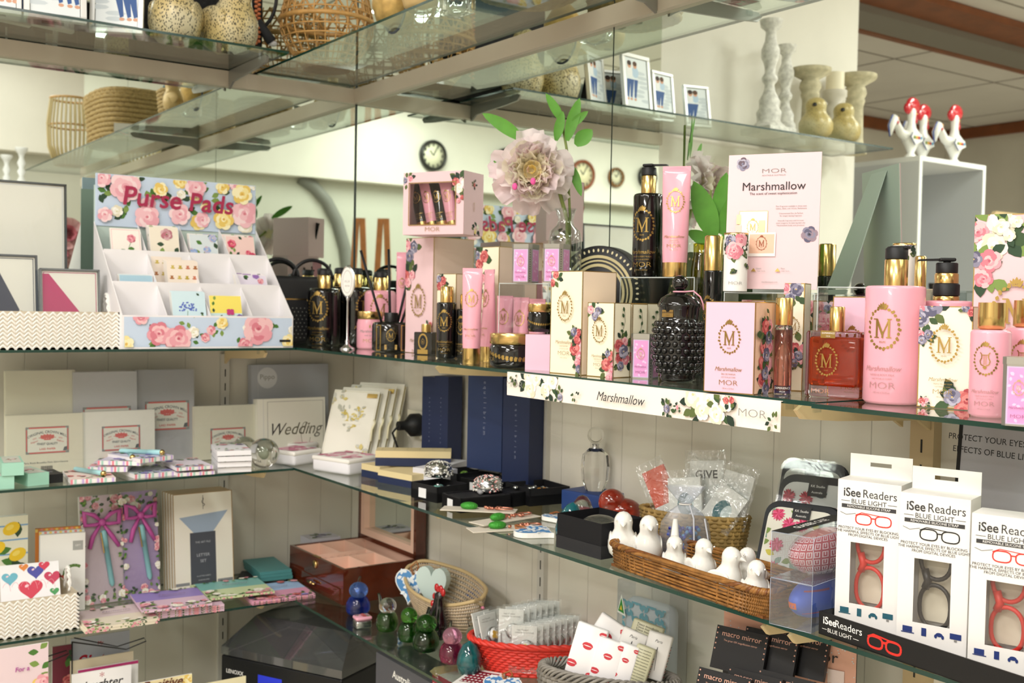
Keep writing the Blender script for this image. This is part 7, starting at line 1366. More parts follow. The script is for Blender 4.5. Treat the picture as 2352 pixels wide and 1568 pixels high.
# glass birds on the right lower shelf
def gbird(lab_,px,py,w,h,body,head,tail=1,tr_=None):
    P=OZ(px,py,Z3); s=mpp(P); P.z=Z3+.0004; o=T('glass_bird',lab_,'glass bird',P,face(P,15),'glass birds'); r=w*s/2; H=h*s
    b=MB(); b.lathe([(r*.6,0),(r*.85,H*.04),(r,H*.2),(r*.97,H*.36),(r*.75,H*.52),(r*.5,H*.6),(r*.3,H*.62)],CG,28,cap=False); b.build('body',o)
    b=MB(); b.lathe([(r*.5,H*.03),(r*.8,H*.08),(r*.93,H*.2),(r*.88,H*.36),(r*.65,H*.5),(0,H*.56)],body,24); b.build('coloured_core',o)
    b=MB(); b.ell(0,-r*.1,H*.76,r*.78,r*.78,H*.25,head,24,16); b.build('head',o)
    b=MB(); b.lathe([(r*.14,0),(0,r*.35)],CG,10,Matrix.Translation((0,-r*.8,H*.74))@Matrix.Rotation(PI/2,4,'X')); b.build('beak',o)
    if tail: b=MB(); b.tube([(-.0,r*.6,H*.3),(r*.2*tail,r*1.5,H*.6),(r*.5*tail,r*2.2,H*.95)],[r*.3,r*.18,r*.12],CG,10); b.build('tail',o)
def cg(h): return mat(h,.03,tr=.85,ior=1.4)
gbird('cobalt blue glass bird with clear blue head beside the jewellery box',822,1412,56,76,cg('#1440d0'),cg('#6f9ae8'),1.5)
gbird('glass bird with clear head and green body, first of the green ones',889,1448,52,76,cg('#3f7a28'),CG,-.5)
gbird('green glass bird standing behind the darkest green one',938,1472,50,78,cg('#2f7a24'),cg('#5aa03a'),0)
gbird('largest dark green glass bird at the front',978,1494,62,84,cg('#1f5a1a'),cg('#3f7a30'),1.6)
gbird('pink glass bird with clear pink head',1037,1522,58,82,cg('#c23a78'),cg('#eaa8c4'),1.0)
P=OZ(1084,1546,Z3); s=mpp(P); P.z=Z3+.0004; o=T('glass_paperweight','dark teal egg-shaped glass bird in front of the red basket','glass bird',P,face(P)); b=MB(); b.lathe([(10*s,0),(24*s,4*s),(30*s,26*s),(26*s,48*s),(16*s,68*s),(0,78*s)],mat('#0e5a5e',.08,coat=.9,noise=.6,ns=50),28); b.build('body',o); b=MB(); b.lathe([(3*s,0),(0,9*s)],mat('#1a3a6a',.2),8,Matrix.Translation((0,-18*s,58*s))@Matrix.Rotation(PI/2,4,'X')); b.build('beak',o)
P=OZ(1000,1462,Z3); s=mpp(P)*1.2; P.z=Z3+.0004; o=T('glass_rooster','black speckled glass rooster with red comb and wattle','glass bird',P,face(P,-60)); b=MB(); b.lathe([(24*s,0),(30*s,14*s),(26*s,36*s),(14*s,62*s),(11*s,78*s),(12*s,86*s),(0,94*s)],mat('#1a1216',.06,coat=.9,noise=.5,ns=90),24,sx=1.0,sy=.75,M=Matrix.Shear('XY',4,(.15,0))); b.build('body',o); RG=mat('#c01a20',.08,coat=.8); b=MB(); [b.ell((10+q*8)*s,0,(92+4*(q%2))*s,7*s,4*s,8*s,RG,10,8) for q in (-1,0,1,2)]; [b.ell((-4-q*7)*s,0,(78-16*q)*s,6*s,5*s,7*s,RG,10,8) for q in (0,1,2)]; b.build('comb_and_wattle',o)
P=OZ(832,1440,Z3); s=mpp(P); P.z=Z3+.0004; o=T('trinket_box','tiny silver pill box with pink floral lid in front of the blue bird','trinket box',P,face(P,20)); b=MB(); b.rbox(-19*s,19*s,-15*s,15*s,0,18*s,4*s,SILVER,smooth=True); b.build('base',o); b=MB(); b.rbox(-19.5*s,19.5*s,-15.5*s,15.5*s,18.3*s,27*s,4*s,mat('#e6a6b8',.3),smooth=True); d=D(b,topf(27*s),(-16*s,16*s,-12*s,12*s)); d.field(-15*s,15*s,-11*s,11*s,6*s,[RRED,RLIL],RND(1),5); b.build('lid',o)
P=OZ(1110,1420,Z3); s=mpp(P); P.z=Z3+.0004; o=T('glass_ornament','blue and amber striped glass ornament behind the red basket edge','ornament',P,0); b=MB(); [b.ell(0,0,(14+22*k)*s,(30-5*k)*s,(26-4*k)*s,13*s,m,18,10) for k,m in enumerate((mat('#1f7ac8',.05,tr=.3),mat('#e0a020',.05,tr=.3),mat('#1f5ab0',.05,tr=.3)))]; b.build('body',o)
P=OZ(1082,1466,Z3); s=mpp(P); P.z=Z3+.0004; o=T('glass_swan','clear glass swan with pink beak behind the glass birds','glass bird',P,face(P,-50)); b=MB(); b.ell(0,0,22*s,34*s,22*s,22*s,CG,20,12); b.build('body',o); b=MB(); b.tube([(-20*s,0,30*s),(-34*s,0,60*s),(-20*s,0,90*s),(0,0,100*s),(12*s,0,88*s)],[8*s,6*s,5*s,7*s,4*s],CG,10); b.build('neck',o); b=MB(); b.ell(14*s,0,86*s,6*s,4*s,4*s,mat('#d87a98',.1),8,6); b.build('beak',o)
# boat basket with hearts
P=RS(1018,.11,Z3+.0005); s=mpp(P); o=T('boat_basket','pale woven boat-shaped basket holding ceramic hearts','basket',P,-.1); BK=mat('#cdb596',.6,noise=.25,ns=90); b=MB(); A_=175*s; B_=58*s
for j in range(11):
    t=j/10; k=.62+.38*t**.6; b.tube([(A_*k*math.cos(a),B_*k*math.sin(a),(.004+.062*t)+.045*t*max(0,math.sin(a))+.03*t*abs(math.cos(a))**3) for a in [2*PI*q/72 for q in range(72)]],.0034+.0012*(j==10),BK if j<10 else mat('#d9bd8c',.5),6,closed=True)
for q in range(90): a=2*PI*q/90; b.tube([(A_*(.62+.38*t**.6)*1.012*math.cos(a),B_*(.62+.38*t**.6)*1.02*math.sin(a),(.004+.062*t)+.045*t*max(0,math.sin(a))+.03*t*abs(math.cos(a))**3) for t in (0,.33,.66,1)],.0013,mat('#efe4d4',.6),4)
b.build('weave',o)
P2=P+Vector((-.115,-.02,.03)); ceramic_heart('round blue and white floral ceramic heart propped in the boat basket',P2+Vector((0,0,.035)),.047,-.35,.55,th=.009)
P2=P+Vector((-.05,.0,.045)); o=ceramic_heart('plain pale green heart standing in the boat basket',P2+Vector((0,0,.035)),.042,-.1,.5,mat('#cfe0dc',.5),0,th=.022,tie=0); o.scale=(1,1,1.3)
# red basket with flower hangers
P=OZ(1212,1545,Z3); P.z=Z3+.0005; s=mpp(P); P=P+Vector((-.01,.03,0)); o=T('red_basket','red woven basket packed with pressed flower bag hangers on white cards','basket',P,face(P)); RB=mat('#dc3a2e',.4,noise=.12,ns=60); b=MB(); wicker(b,118*s,62*s,72*s,11,RB,.0036,40,flare=.3,amp=.002); N=120
for ph in (0,2.1,4.2): b.tube([(118*1.32*s*math.cos(2*PI*k/N)+.003*math.cos(k*.7+ph),62*1.32*s*math.sin(2*PI*k/N)+.003*math.cos(k*.7+ph),74*s+.003*math.sin(k*.7+ph)) for k in range(N)],.0042,RB,6,closed=True)
b.build('weave',o); b=MB(); b.lathe([(0,0),(110*s,0),(110*s,.004),(0,.004)],RB,30,sy=.52); b.build('base',o); rzr_=face(P)
HCOL=['#2a8ac8','#e8d88a','#7a5ab0','#c8c8c8','#2aa0b0','#e0b04a']
def hanger(Q,rot,tilt,i,lab_):
    o=T('bag_hanger',lab_,'bag hanger',Q,rot,'packaged bag hangers'); o.rotation_euler=(-tilt,0,rot); w_=.052; h_=.092; b=MB(); b.rbox(-w_/2,w_/2,-.001,.001,0,h_,.0009,mat('#efeeea',.5)); d=D(b,front(-.001)); d.text('real flower',.0055,-.004,h_*.9,GREYINK); d.text('HANDBAG HANGER',.0042,0,h_*.84,GREYINK); b.build('card',o)
    b=MB(); Mx=Matrix.Translation((.006,-.002,h_*.52))@Matrix.Rotation(PI/2,4,'X'); b.lathe([(0,0),(.0165,0),(.0165,.003),(.0145,.005),(0,.0052)],SILVER,24,Mx); b.lathe([(0,.0053),(.0142,.0053),(0,.006)],WHITE,20,Mx); d=D(b,front(-.0085)); m=mat(HCOL[i%6],.3); [d.ell(.006+.005*math.cos(q),h_*.52+.005*math.sin(q),.0048,.0042,m,q) for q in (.5,2,3.6,5.2)]; b.tube([(-.011,-.003,h_*.54),(-.02,-.004,h_*.5),(-.019,-.004,h_*.3),(-.012,-.004,h_*.2)],.0009,SILVER,5); b.build('medallion',o)
    b=MB(); b.add([(-w_*.56,-.0072,-.002),(w_*.56,-.0072,-.002),(w_*.58,-.0072,h_*1.06),(-w_*.58,-.0072,h_*1.06)],[(0,1,2,3)],FILM); b.build('cellophane',o)
k=0
rows_=((-40,8,-.2,-28,6),(18,10,.0,10,9),(-40,26,.0,45,8))
for ri,(x0,dx,rt,yy,nn) in enumerate(((-30,14,-.1,-48,8),(-62,14,-.1,-8,7))):
    for q in range(nn):
        k+=1; Q=P+Matrix.Rotation(rzr_,3,'Z')@Vector(((x0+dx*q)*s,(yy+q*9)*s,(12+ri*26)*s)); hanger(Q,rzr_+rt,.12,k,'white carded flower hanger in the red basket, %s row, number %s along'%(('front','back')[ri],('one','two','three','four','five','six','seven','eight','nine')[q]))
for q in range(3):
    k+=1; Q=P+Matrix.Rotation(rzr_,3,'Z')@Vector(((-112+15*q)*s,(-4-3*q)*s,26*s)); o=hanger(Q,rzr_+.85,.3,k,'flower hanger card turned sideways at the left end of the red basket, '+('outermost','middle','innermost')[q])
# clear box with teal wash set
P=OZ(1490,1510,Z3); P.z=Z3+.0005; P=RS(1492,.05,Z3+.0005); s=mpp(P); o=T('pyjama_box','clear box holding folded white fabric with aqua leaf circles','box',P,.1); H=(proj(P)[1]-1338)*s; W=158*s; b=MB(); x=W/2; y=.026
b.add([(-x,-y,0),(x,-y,0),(x,y,0),(-x,y,0),(-x,-y,H),(x,-y,H),(x,y,H),(-x,y,H)],[(0,1,5,4),(1,2,6,5),(3,0,4,7),(4,5,6,7)],PVC); b.build('clear_box',o)
b=MB(); b.rbox(-x*.9,x*.9,-y*.8,y*.8,0.001,H*.86,.02,mat('#e6eaec',.7),seg=4,smooth=True); d=D(b,front(-y*.8),(-x*.84,x*.84,.01,H*.84)); AQ=mat('#4fb4c8',.6)
for i in range(-2,4):
    for j in range(9):
        cu,cv=i*W*.3+(j%2)*W*.15,j*H*.11
        for q in range(6): a=q*PI/3; d.leaf(cu+W*.12*math.cos(a),cv+W*.12*math.sin(a),W*.13,a+PI/2+.4,AQ,.4)
for xx in (-.3,0,.3): b.tube([(x*xx,-y*.82,.01),(x*xx*.9,-y*.86,H*.3),(x*xx*.6,-y*.82,H*.6)],.003,mat('#e6eaec',.7),6)
b.build('folded_fabric',o); b=MB(); b.add([(-x*.98,-y-.001,H*.72),(-x*.64,-y-.001,H*.7),(-x*.82,-y-.001,H*.88)],[(0,1,2)],mat('#e9f0e9',.5)); b.add([(-x*.94,-y-.0013,H*.735),(-x*.7,-y-.0013,H*.72),(-x*.82,-y-.0013,H*.85)],[(0,1,2)],mat('#2a8a3a',.5)); b.add([(-x*.88,-y-.0016,H*.75),(-x*.77,-y-.0016,H*.745),(-x*.82,-y-.0016,H*.79)],[(0,1,2)],mat('#e0c83a',.5)); b.build('green_triangle_sticker',o)
# grey basket with lip and newsprint packets
P=RS(1395,.215,Z3); P.z=Z3+.0005; s=mpp(P); bp=proj(P)[1]; hb=bp-1552; o=T('grey_basket','grey willow basket of tissue packets at the bottom edge','basket',P,face(P,-15)); GB=mat('#8f8a82',.6,noise=.3,ns=60); b=MB(); N=160
wicker(b,150*s,60*s,hb*s,12,GB,.005,40,flare=.1,amp=.003)
for ph in (0,1.3,2.6,3.9,5.2): b.tube([((158+9*math.cos(k*.45+ph))*s*math.cos(2*PI*k/N),(66+8*math.cos(k*.45+ph))*s*math.sin(2*PI*k/N),(hb+6+10*math.sin(k*.45+ph))*s) for k in range(N)],3.6*s,GB,6,closed=True)
b.build('weave',o); rzg=face(P,-15)
LIPC=mat('#c8303c',.4)
def lips(d,u,v,w): d.ell(u-w*.2,v+w*.1,w*.3,w*.17,LIPC,.4); d.ell(u+w*.2,v+w*.1,w*.3,w*.17,LIPC,-.4); d.ell(u,v-w*.12,w*.4,w*.2,LIPC); d.leaf(u-w*.4,v,w*.8,0,mat('#f0e8e8',.4),.08)
for i,(x,y,z,w_,h,ry,kind,t) in enumerate(((-62,-22,30,74,118,-.22,'lip','front left, two red lip prints'),(-8,-26,28,62,96,-.2,'lip','second, red lip prints'),(32,-24,28,48,92,-.22,'lip','third, narrow with red print'),(66,-22,24,44,96,-.25,'news','front, newsprint pattern'),(-40,14,55,76,100,-.5,'lip','behind, turned sideways with lips'),(34,10,60,60,80,-.3,'rose','behind, pale with tower drawing'),(62,24,66,74,90,-.25,'news','rear, newsprint pattern'),(96,4,40,56,104,-.2,'rose','right, silver side text'),(78,18,40,60,84,-.2,'lip','right, red striped edge'))):
    Q=P+Matrix.Rotation(rzg,3,'Z')@Vector((x*s,y*s,(z+bp-1590)*s)); o2=T('tissue_packet','pocket tissue packet in the grey basket, '+t,'tissue packet',Q,rzg,'tissue packets in the grey basket'); o2.rotation_euler=(-.2,-ry,rzg); bs_={'lip':'#f2efef','news':'#c9c6a6','rose':'#e9e6e2'}[kind]
    b=MB(); b.rbox(-w_*s/2,w_*s/2,-9*s,9*s,0,h*s,4*s,mat(bs_,.3),seg=2,smooth=True); d=D(b,front(-9*s),(-w_*s/2+.001,w_*s/2-.001,.001,h*s-.001))
    if kind=='lip': lips(d,0,h*s*.6,w_*s*.36); lips(d,-w_*s*.35,h*s*.2,w_*s*.36); lips(d,w_*s*.4,h*s*.88,w_*s*.3); lips(d,w_*s*.3,h*s*.08,w_*s*.26)
    if kind=='news':
        for j in range(13): d.text('Tissus mouchoirs',w_*s*.1,0,h*s*(.06+.07*j),INK,sh=.1)
    if kind=='rose': d.line([(-w_*s*.1,h*s*.2),(0,h*s*.7),(w_*s*.1,h*s*.2)],.0008,INK); d.text('Paris',w_*s*.16,0,h*s*.82,INK,sh=.3)
    b.build('packet_body',o2); b=MB(); d=D(b,sideR(w_*s/2),(-8*s,8*s,0,h*s)); d.h=.0005; [d.rect(-7*s,7*s,h*s*(.1+.06*j),h*s*(.12+.06*j),INK if j%2 else LIPC) for j in range(12)]; b.build('side_print',o2)
P=OZ(1150,1566,Z3); P.z=Z3+.007; ceramic_heart('round blue and white ceramic disc with leather tie in front of the red basket',P,.04,-PI/2+.25,.6,th=.008)
flat('coaster_pack','white and burgundy spotted coaster beneath the teal egg','coaster',(1035,1562),(1110,1575),.1,.006,lambda d,W,H,r:(d.rect(-W*.4,W*.4,-H*.3,H*.4,mat('#8a1e34',.5)),[d.ell(W*(-.36+.12*i),H*(-.25+.13*j),.003,.003,WHITE,n=8) for i in range(7) for j in range(5)]),WHITE,z=Z3)
# macro mirror display
a=OZ(1662,1600,Z3); PKD=mat('#dba690',.5); P=RS(1800,.15,Z3+.0005); s=mpp(P); rz=face(P,-18); W=310*s; H=(proj(P)[1]-1395)*s; o=T('mirror_display','black and peach counter display headed macro mirror with boxed mirrors','display box',P,rz); MBK=mat('#121113',.45)
b=MB(); b.box(-W/2,W/2,.0,.004,0,H,MBK); d=D(b,front(0),(-W/2,W/2,0,H)); d.rect(-W/2,W/2,H*.62,H,PKD); rn=RND(4); WD_=mat('#cdd2d4',.5)
for k in range(120): d.ell(rn.uniform(-.49,.49)*W,rn.uniform(.64,.99)*H,.0011,.0011,WD_,n=6)
d.text('macro mirror',W*.12,W*.02,H*.79,INK,sx=1.05); d.text('The great 10X magnification mirror',W*.046,W*.02,H*.53,PKD,True); d.rect(-W*.42,W*.45,H*.495,H*.5,PKD); d.text('The mirror that allows you to see everything no matter how small',W*.026,W*.02,H*.465,PKD); d.rect(W*.3,W*.42,H*.66,H*.73,mat('#e6d2cc',.5)); b.build('header_board',o)
b=MB(); [b.box(x0,x1,-.12,0,0,H*.36,MBK) for x0,x1 in ((-W/2,-W/2+.003),(W/2-.003,W/2))]; b.build('tray_side',o)
for i in range(6):
    xx=(-.42+.2*(i%3)+.03*(i//3))*W; Q=P+Matrix.Rotation(rz,3,'Z')@Vector((xx+.02,-.1+.016*i,.0)); Q.z=P.z+.03; kk=(proj(Q)[1]-(1560-16*i-30*(i//3)+ (i%3)*16))*mpp(Q); Q.z+=kk-.045; o2=T('mirror_box','black boxed macro mirror with peach lettering, '+('front left','front middle','front right','second row left','second row middle','second row right')[i],'box',Q,rz-.12,'boxed macro mirrors'); o2.rotation_euler=(-.35,0,rz-.12); W2=W*.42; b=MB(); b.box(-W2/2,W2/2,0,.008,-.02,.034+.006*(i//3)*2,MBK); hh_=.034+.012*(i//3); d=D(b,front(0),(-W2/2,W2/2,-.02,hh_)); d.text('macro mirror',W2*.13,0,hh_-.011,PKD,sx=1.05); d.text('The great 10X magnification mirror',W2*.045,0,hh_-.021,PKD); [d.ell(sg*W2*.47,hh_-.004-.008*k,.0013,.0013,PKD,n=6) for sg in (-1,1) for k in range(5)]; b.build('carton',o2)
# ---------------- bottom shelf: cards, record player, boxes
def txt(lines,bg=None,pals=None):
    def p(d,W,H,r):
        if bg: d.rect(-W/2,W/2,0,H,mat(bg,.5))
        if pals: d.field(W*.3,W/2,0,H,.02,pals,r,5); d.field(-W/2,W/2,0,H*.2,.02,pals,r,4)
        for t_,z_,v,m,sh in lines: d.text(t_,z_*W,0,v*H,m,sh>0,sh=sh)
    return p
MG=mat('#b0489a',.5); RDK=mat('#b0142e',.5)
standing('greeting_card','pink For a Daughter greeting card at the bottom left corner','card',-8,108,1480,.36,Z4,'L',.004,txt([('For a',.13,.85,MG,.1),('Daughter',.22,.7,MG,.2),('so lovely and',.12,.55,MG,.1),('inspiring',.12,.44,MG,.1)],'#e9d3d8',[ROSE,RYEL]),group='greeting cards',bot=1)
standing('greeting_card','grey Sister greeting card with red script lettering','card',163,296,1455,.2,Z4,'L',.004,txt([('My',.08,.93,RDK,.1),('Sister',.34,.78,RDK,.25)],'#c3c9d8'),group='greeting cards')
standing('envelope','cream envelope behind the white daughter card','envelope',163,305,1505,.24,Z4,'L',.004,None,mat('#eadcc0',.6),group='greeting cards')
standing('greeting_card','white card with pink edge behind the daughter card','card',180,316,1525,.28,Z4,'L',.006,lambda d,W,H,r:d.rect(-W/2,W/2,H*.97,H,mat('#c23a78',.5)),group='greeting cards')
standing('greeting_card','white Daughter greeting card with red star and heart','card',166,300,1535,.31,Z4,'L',.004,txt([('*',.2,.93,RDK,0),('daughter',.2,.86,INK,.25)],'#f4f2f2'),group='greeting cards')
standing('greeting_card','yellow and pink Positive card at the bottom edge','card',305,440,1556,.4,Z4,'L',.004,txt([('Positive',.22,.95,mat('#6a3a2a',.5),.3)],'#efe0b0',[RYEL]),group='greeting cards')
standing('envelope','cream card edge beside the Positive card','envelope',432,565,1562,.41,Z4,'L',.003,None,mat('#efe6bf',.6),group='greeting cards')
standing('greeting_card','dark rose greeting card behind the daughter card','card',120,165,1478,.2,Z4,'L',.004,txt([],'#7a3040',[RRED]),group='greeting cards')
for (px,py,t) in ((290,1490,'behind the Sister card'),(110,1520,'beside the daughter card')):
    P=RAYD(px,py,2.5); o=T('wire_card_holder','thin black wire card holder loop '+t,'wire holder',(P.x,P.y,P.z),PI/2,'wire card holders'); b=MB(); b.tube([(-.09,.12,.0),(-.0,0,0),(.045,0,.012),(.04,-.0,.02),(-.02,0,.01),(-.09,.1,.015)],.0016,BLACK,6); b.tube([(-.09,.12,0),(-.09,.12,Z4-P.z)],.0016,BLACK,6); b.build('wire',o)
# record player
TB=mat('#1b1d27',.25,coat=.4); TBB=mat('#0e0f13',.4)
P=OZ(690,1640,Z4+.12); a=OZ(512,1480+100,Z4+.0); zt_=Z4+.19; a=OZ(508,1503,zt_); c=OZ(785,1562,zt_); u=c-a; fx=math.atan2(u.y,u.x); W=u.length; Dp=.27; n=Vector((-u.y,u.x,0)).normalized(); P=(a+c)/2+n*Dp/2; P.z=Z4+.0005; o=T('record_player','black record player with smoked sloping lid under the corner shelf','record player',P,fx)
Hb=.19; b=MB(); b.rbox(-W/2,W/2,-Dp/2,Dp/2,0,Hb,.004,TBB); d=D(b,front(-Dp/2)); d.text('LENOXX',.014,-W*.38,Hb*.8,WHITE,True); d.rect(-W*.18,W*.02,Hb*.66,Hb*.84,mat('#2a3ad8',.4)); b.build('cabinet',o)
b=MB(); x=W/2; y=Dp/2; zl=.085
vs=[(-x,-y,Hb+.002),(x,-y,Hb+.002),(x,y,Hb+.002),(-x,y,Hb+.002),(-x,-y,Hb+.022),(x,-y,Hb+.022),(x*.8,-y*.35,Hb+zl),(-x*.8,-y*.35,Hb+zl),(x*.82,y*.95,Hb+zl),(-x*.82,y*.95,Hb+zl)]
b.add(vs,[(0,1,5,4),(4,5,6,7),(7,6,8,9),(1,2,8,6,5),(0,4,7,9,3),(2,3,9,8)],clear('smoked_lid','#7a7d8a',.08,.05,milk=.06)); b.build('smoked_lid',o)
b=MB(); b.lathe([(0,Hb+.012),(.11,Hb+.012),(.11,Hb+.02),(0,Hb+.02)],TB,48); b.lathe([(.004,Hb+.02),(.004,Hb+.034)],SILVER,12); b.build('platter',o); b=MB(); b.tube([(.12,.08,Hb+.03),(.12,-.03,Hb+.03),(.06,-.08,Hb+.028)],.004,SILVER,8); b.build('tone_arm',o)
standing('boxed_set','clear topped grey box with spotted pattern at the bottom centre','box',852,985,1540,.3,Z4,'R',.09,txt([('Australia',.1,.9,WHITE,.1)],'#55555c'),mat('#55555c',.3),group=None)
standing('boxed_set','white box with burgundy spots and green triangle below the glass birds','box',985,1062,1545,.26,Z4,'R',.07,lambda d,W,H,r:[d.rect(-W/2,W/2,0,H,mat('#a02a40',.5))]+[d.ell(W*(-.45+.1*i),H*(.5+.06*j),.004,.004,WHITE,n=8) for i in range(10) for j in range(8)])
# ---------------- rest every tilted thing on what carries it
bpy.context.view_layer.update()
def lowest(o,M):
    z=1e9
    if o.type=='MESH' and o.data.vertices: z=min((M@v.co).z for v in o.data.vertices)
    for c in o.children: z=min(z,lowest(c,M@c.matrix_parent_inverse@c.matrix_basis))
    return z
for o in list(C.objects):
    if o.parent is None and o.get('label') and not o.name.startswith('ceramic_heart') and not o.name.startswith('scent') and (1e-4<abs(o.rotation_euler.x)<1 or abs(o.rotation_euler.y)>1e-4):
        z=lowest(o,o.matrix_world)
        if z<o.location.z: o.location.z+=o.location.z-z+.0003
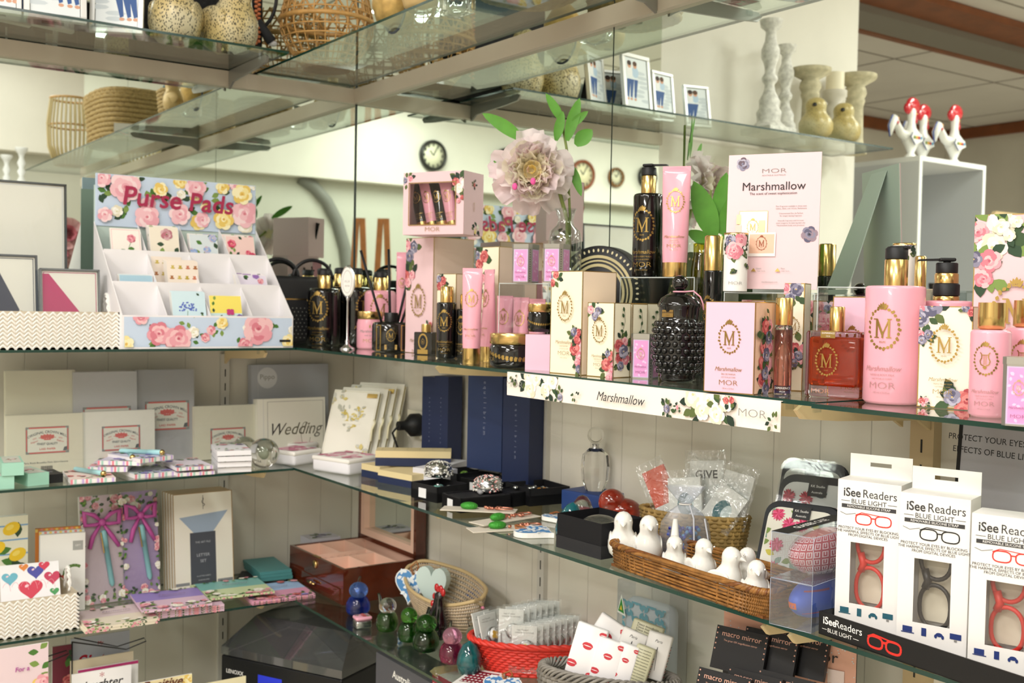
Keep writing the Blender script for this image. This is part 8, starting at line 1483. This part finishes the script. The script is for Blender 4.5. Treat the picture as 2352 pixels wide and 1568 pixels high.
# ---------------- small moves that keep neighbours clear of each other (metres)
NUDGE={'bag_hanger':(0.0096,-0.0072,0),'bag_hanger.001':(0.0072,-0.0055,0),'bag_hanger.002':(0.0047,-0.0037,0),'bag_hanger.004':(-0.0025,0.0017,0),'bag_hanger.005':(-0.0048,0.0036,0),'bag_hanger.006':(-0.0071,0.0055,0),'bag_hanger.007':(-0.0094,0.0074,0),'bag_hanger.008':(0.0123,-0.0086,0),'bag_hanger.009':(0.0049,-0.0035,0),'bag_hanger.010':(0.0033,-0.0006,0),'bag_hanger.011':(0.0024,-0.0018,0),'bag_hanger.013':(-0.0024,0.0018,0),'bag_hanger.014':(-0.0072,0.0055,0),'bag_hanger.015':(-0.005,0.0033,0),'bag_hanger.016':(0.0074,-0.0051,0),'bag_hanger.017':(-0.0206,0.0125,0),'beaded_bookmark':(0.0003,0.0004,0),'beaded_bookmark.001':(0.0116,-0.0096,0),'beaded_bookmark.002':(-0.0072,0.0055,0),'black_box':(-0.0186,-0.0116,0),'body_lotion_bottle':(0.0109,-0.005,0),'body_lotion_bottle.001':(-0.0215,0.0108,0),'body_lotion_bottle.002':(0.016,-0.0082,0),'body_milk_bottle':(-0.0017,0.0025,0),'body_mist_bottle':(0.0104,-0.0117,0),'body_mist_bottle.001':(0.0024,0.0038,0),'boxed_set':(-0.0308,0.0186,0),'boxed_set.001':(0.0308,-0.0186,0),'candle_tin.002':(0.0166,-0.0129,0),'card_packet':(-0.0027,0.0013,0),'ceramic_heart':(0.02,-0.0183,0),'ceramic_heart.001':(0.0009,0.0012,0),'ceramic_heart.002':(-0.0026,0.0015,0),'ceramic_heart.003':(0.0026,-0.0015,0),'ceramic_heart.004':(0.037,-0.0256,0),'coaster_pack':(0.0311,-0.0183,0),'cosmetics_box':(0.0235,-0.0133,0),'cosmetics_box.001':(-0.0128,0.0079,0),'cosmetics_box.005':(-0.011,0.0102,0),'cream_jar.002':(0.0121,-0.0089,0),'cream_tube':(-0.0078,0.0046,0),'cream_tube.001':(-0.0025,0.0016,0),'cream_tube.002':(0.0026,-0.0015,0),'cream_tube.003':(0.0077,-0.0047,0),'envelope':(-0.0029,0.0008,0),'gift_box':(0.0235,-0.0133,0),'gift_box.001':(0.0051,0.0032,0),'gift_box.002':(-0.0028,-0.0147,0),'gift_box.003':(0.0019,0.0103,0),'gift_box.004':(-0.0009,-0.0044,0),'gift_box.005':(0.0009,0.0044,0),'gift_box.006':(0.0377,-0.0246,0),'gift_box.007':(-0.0099,0.0068,0),'gift_packet':(-0.014,0.0113,0),'gift_packet.001':(0.0061,-0.0204,0),'gift_packet.002':(0.0078,0.0091,0),'gift_packet.003':(-0.0087,0.0083,0),'gift_packet.004':(-0.0019,0.0024,0),'gift_packet.005':(-0.0019,0.0023,0),'gift_packet.006':(0.0105,-0.0107,0),'gift_packet.007':(0.0124,-0.013,0),'gift_packet.008':(-0.0105,0.0107,0),'glass_ornament':(-0.0025,-0.0264,0),'glass_paperweight':(0.0018,0.0024,0),'glass_paperweight.003':(0.0017,-0.0081,0),'glass_rooster':(0.0026,-0.0016,0),'glass_swan':(0.0435,-0.01,0),'greeting_card.001':(-0.0029,0.0007,0),'greeting_card.005':(0.0029,-0.0007,0),'jewellery_box.001':(0.0343,-0.0243,0),'jewellery_box.002':(-0.0054,0.0081,0),'jewellery_box.003':(0,-0.184,0),'jewellery_box.004':(0.0184,-0.0207,0),'jewellery_box.005':(0,-0.0559,0),'jewellery_box.006':(0.0052,0.0041,0),'keepsake_box':(0.0205,-0.0044,0),'keepsake_tin':(0.0447,0.0017,0),'keepsake_tin.001':(-0.013,-0.027,0),'leafy_plant':(0.0015,-0.0228,0),'letter_card':(-0.0424,0.0027,0),'letter_card.001':(-0.0354,0.0065,0),'letter_card.002':(-0.0302,0.0025,0),'mirror_box.002':(0.0059,-0.0068,0),'mirror_box.003':(-0.0059,0.0068,0),'notebook':(0.014,-0.0054,0),'notebook.001':(0.0224,-0.0086,0.0018),'notebook.002':(0.0274,-0.0122,0.0035),'notebook.003':(0.0297,-0.0147,0.0053),'notebook.004':(-0.0118,0.0021,0),'notebook.005':(0.0019,0.0088,0),'notebook.006':(0.0028,0.0132,0),'notebook.009':(0.0028,-0.0011,0),'notebook.010':(0.0171,-0.0363,0.0052),'notebook.011':(0.0179,-0.0254,0.0052),'notebook.012':(0.0382,-0.0224,0.0052),'notebook.013':(0.0055,-0.0024,0),'notebook.014':(0.011,-0.0047,0),'notebook.015':(0.0356,-0.0157,0),'notebook.016':(0.0349,-0.0171,0),'notebook.017':(0.0343,-0.0185,0),'notepad.008':(-0.0006,-0.0014,0),'notepad.009':(-0.0006,-0.0014,0),'notepad.016':(0.0028,-0.0011,0),'notepad.017':(0.0028,-0.0011,0),'notepad.018':(-0.0028,0.0011,0),'notepad.019':(-0.0028,0.0011,0),'notepad.025':(0.0436,-0.0113,0),'notepad.026':(0.0021,-0.0036,0.0022),'notepad.027':(0.0347,-0.0097,0.0045),'notepad.028':(0.0432,-0.0126,0),'notepad.031':(0,0,0.0042),'organza_bag':(-0.0322,0.0304,0),'packet':(0,-0.128,0),'perfume_atomiser.001':(0.0011,0.001,0),'perfume_carton':(-0.0011,-0.001,0),'power_plug':(0,-0.016,0),'pump_bottle.001':(-0.0067,-0.0006,0),'reed_diffuser':(-0.0235,0.0133,0),'soap_carton':(-0.001,-0.0011,0),'soap_carton.001':(0.0045,-0.004,0),'soap_carton.002':(-0.0091,0.0078,0),'soap_carton.004':(0.0078,-0.0091,0),'soap_carton.005':(-0.0257,0.0332,0),'soap_carton.007':(0.0033,-0.005,0),'stationery_set.001':(-0.0006,-0.0029,0),'stationery_set.002':(0.0006,0.0029,0),'trinket_box.001':(0.0003,0.0004,0),'vanity_case':(-0.0327,0.024,0),'watch_box':(-0.0134,-0.0389,0),'watch_box.001':(-0.0357,-0.0339,0),'watch_box.002':(-0.0199,0.0134,0.0446),'watch_box.003':(0.0018,-0.0015,0),'watch_box.005':(-0.0022,-0.0036,0),'watch_box.007':(-0.0148,0.0046,0.0012),'wire_card_holder':(0.0029,-0.0008,0),'wooden_easel':(0.0024,0.0038,0),'wooden_easel.001':(-0.0024,-0.0038,0),'woven_bag':(-0.014,0.0055,0),'zip_purse':(0,-0.012,0)}
for k,v in NUDGE.items():
    o=bpy.data.objects.get(k)
    if o: o.location=o.location+Vector(v)
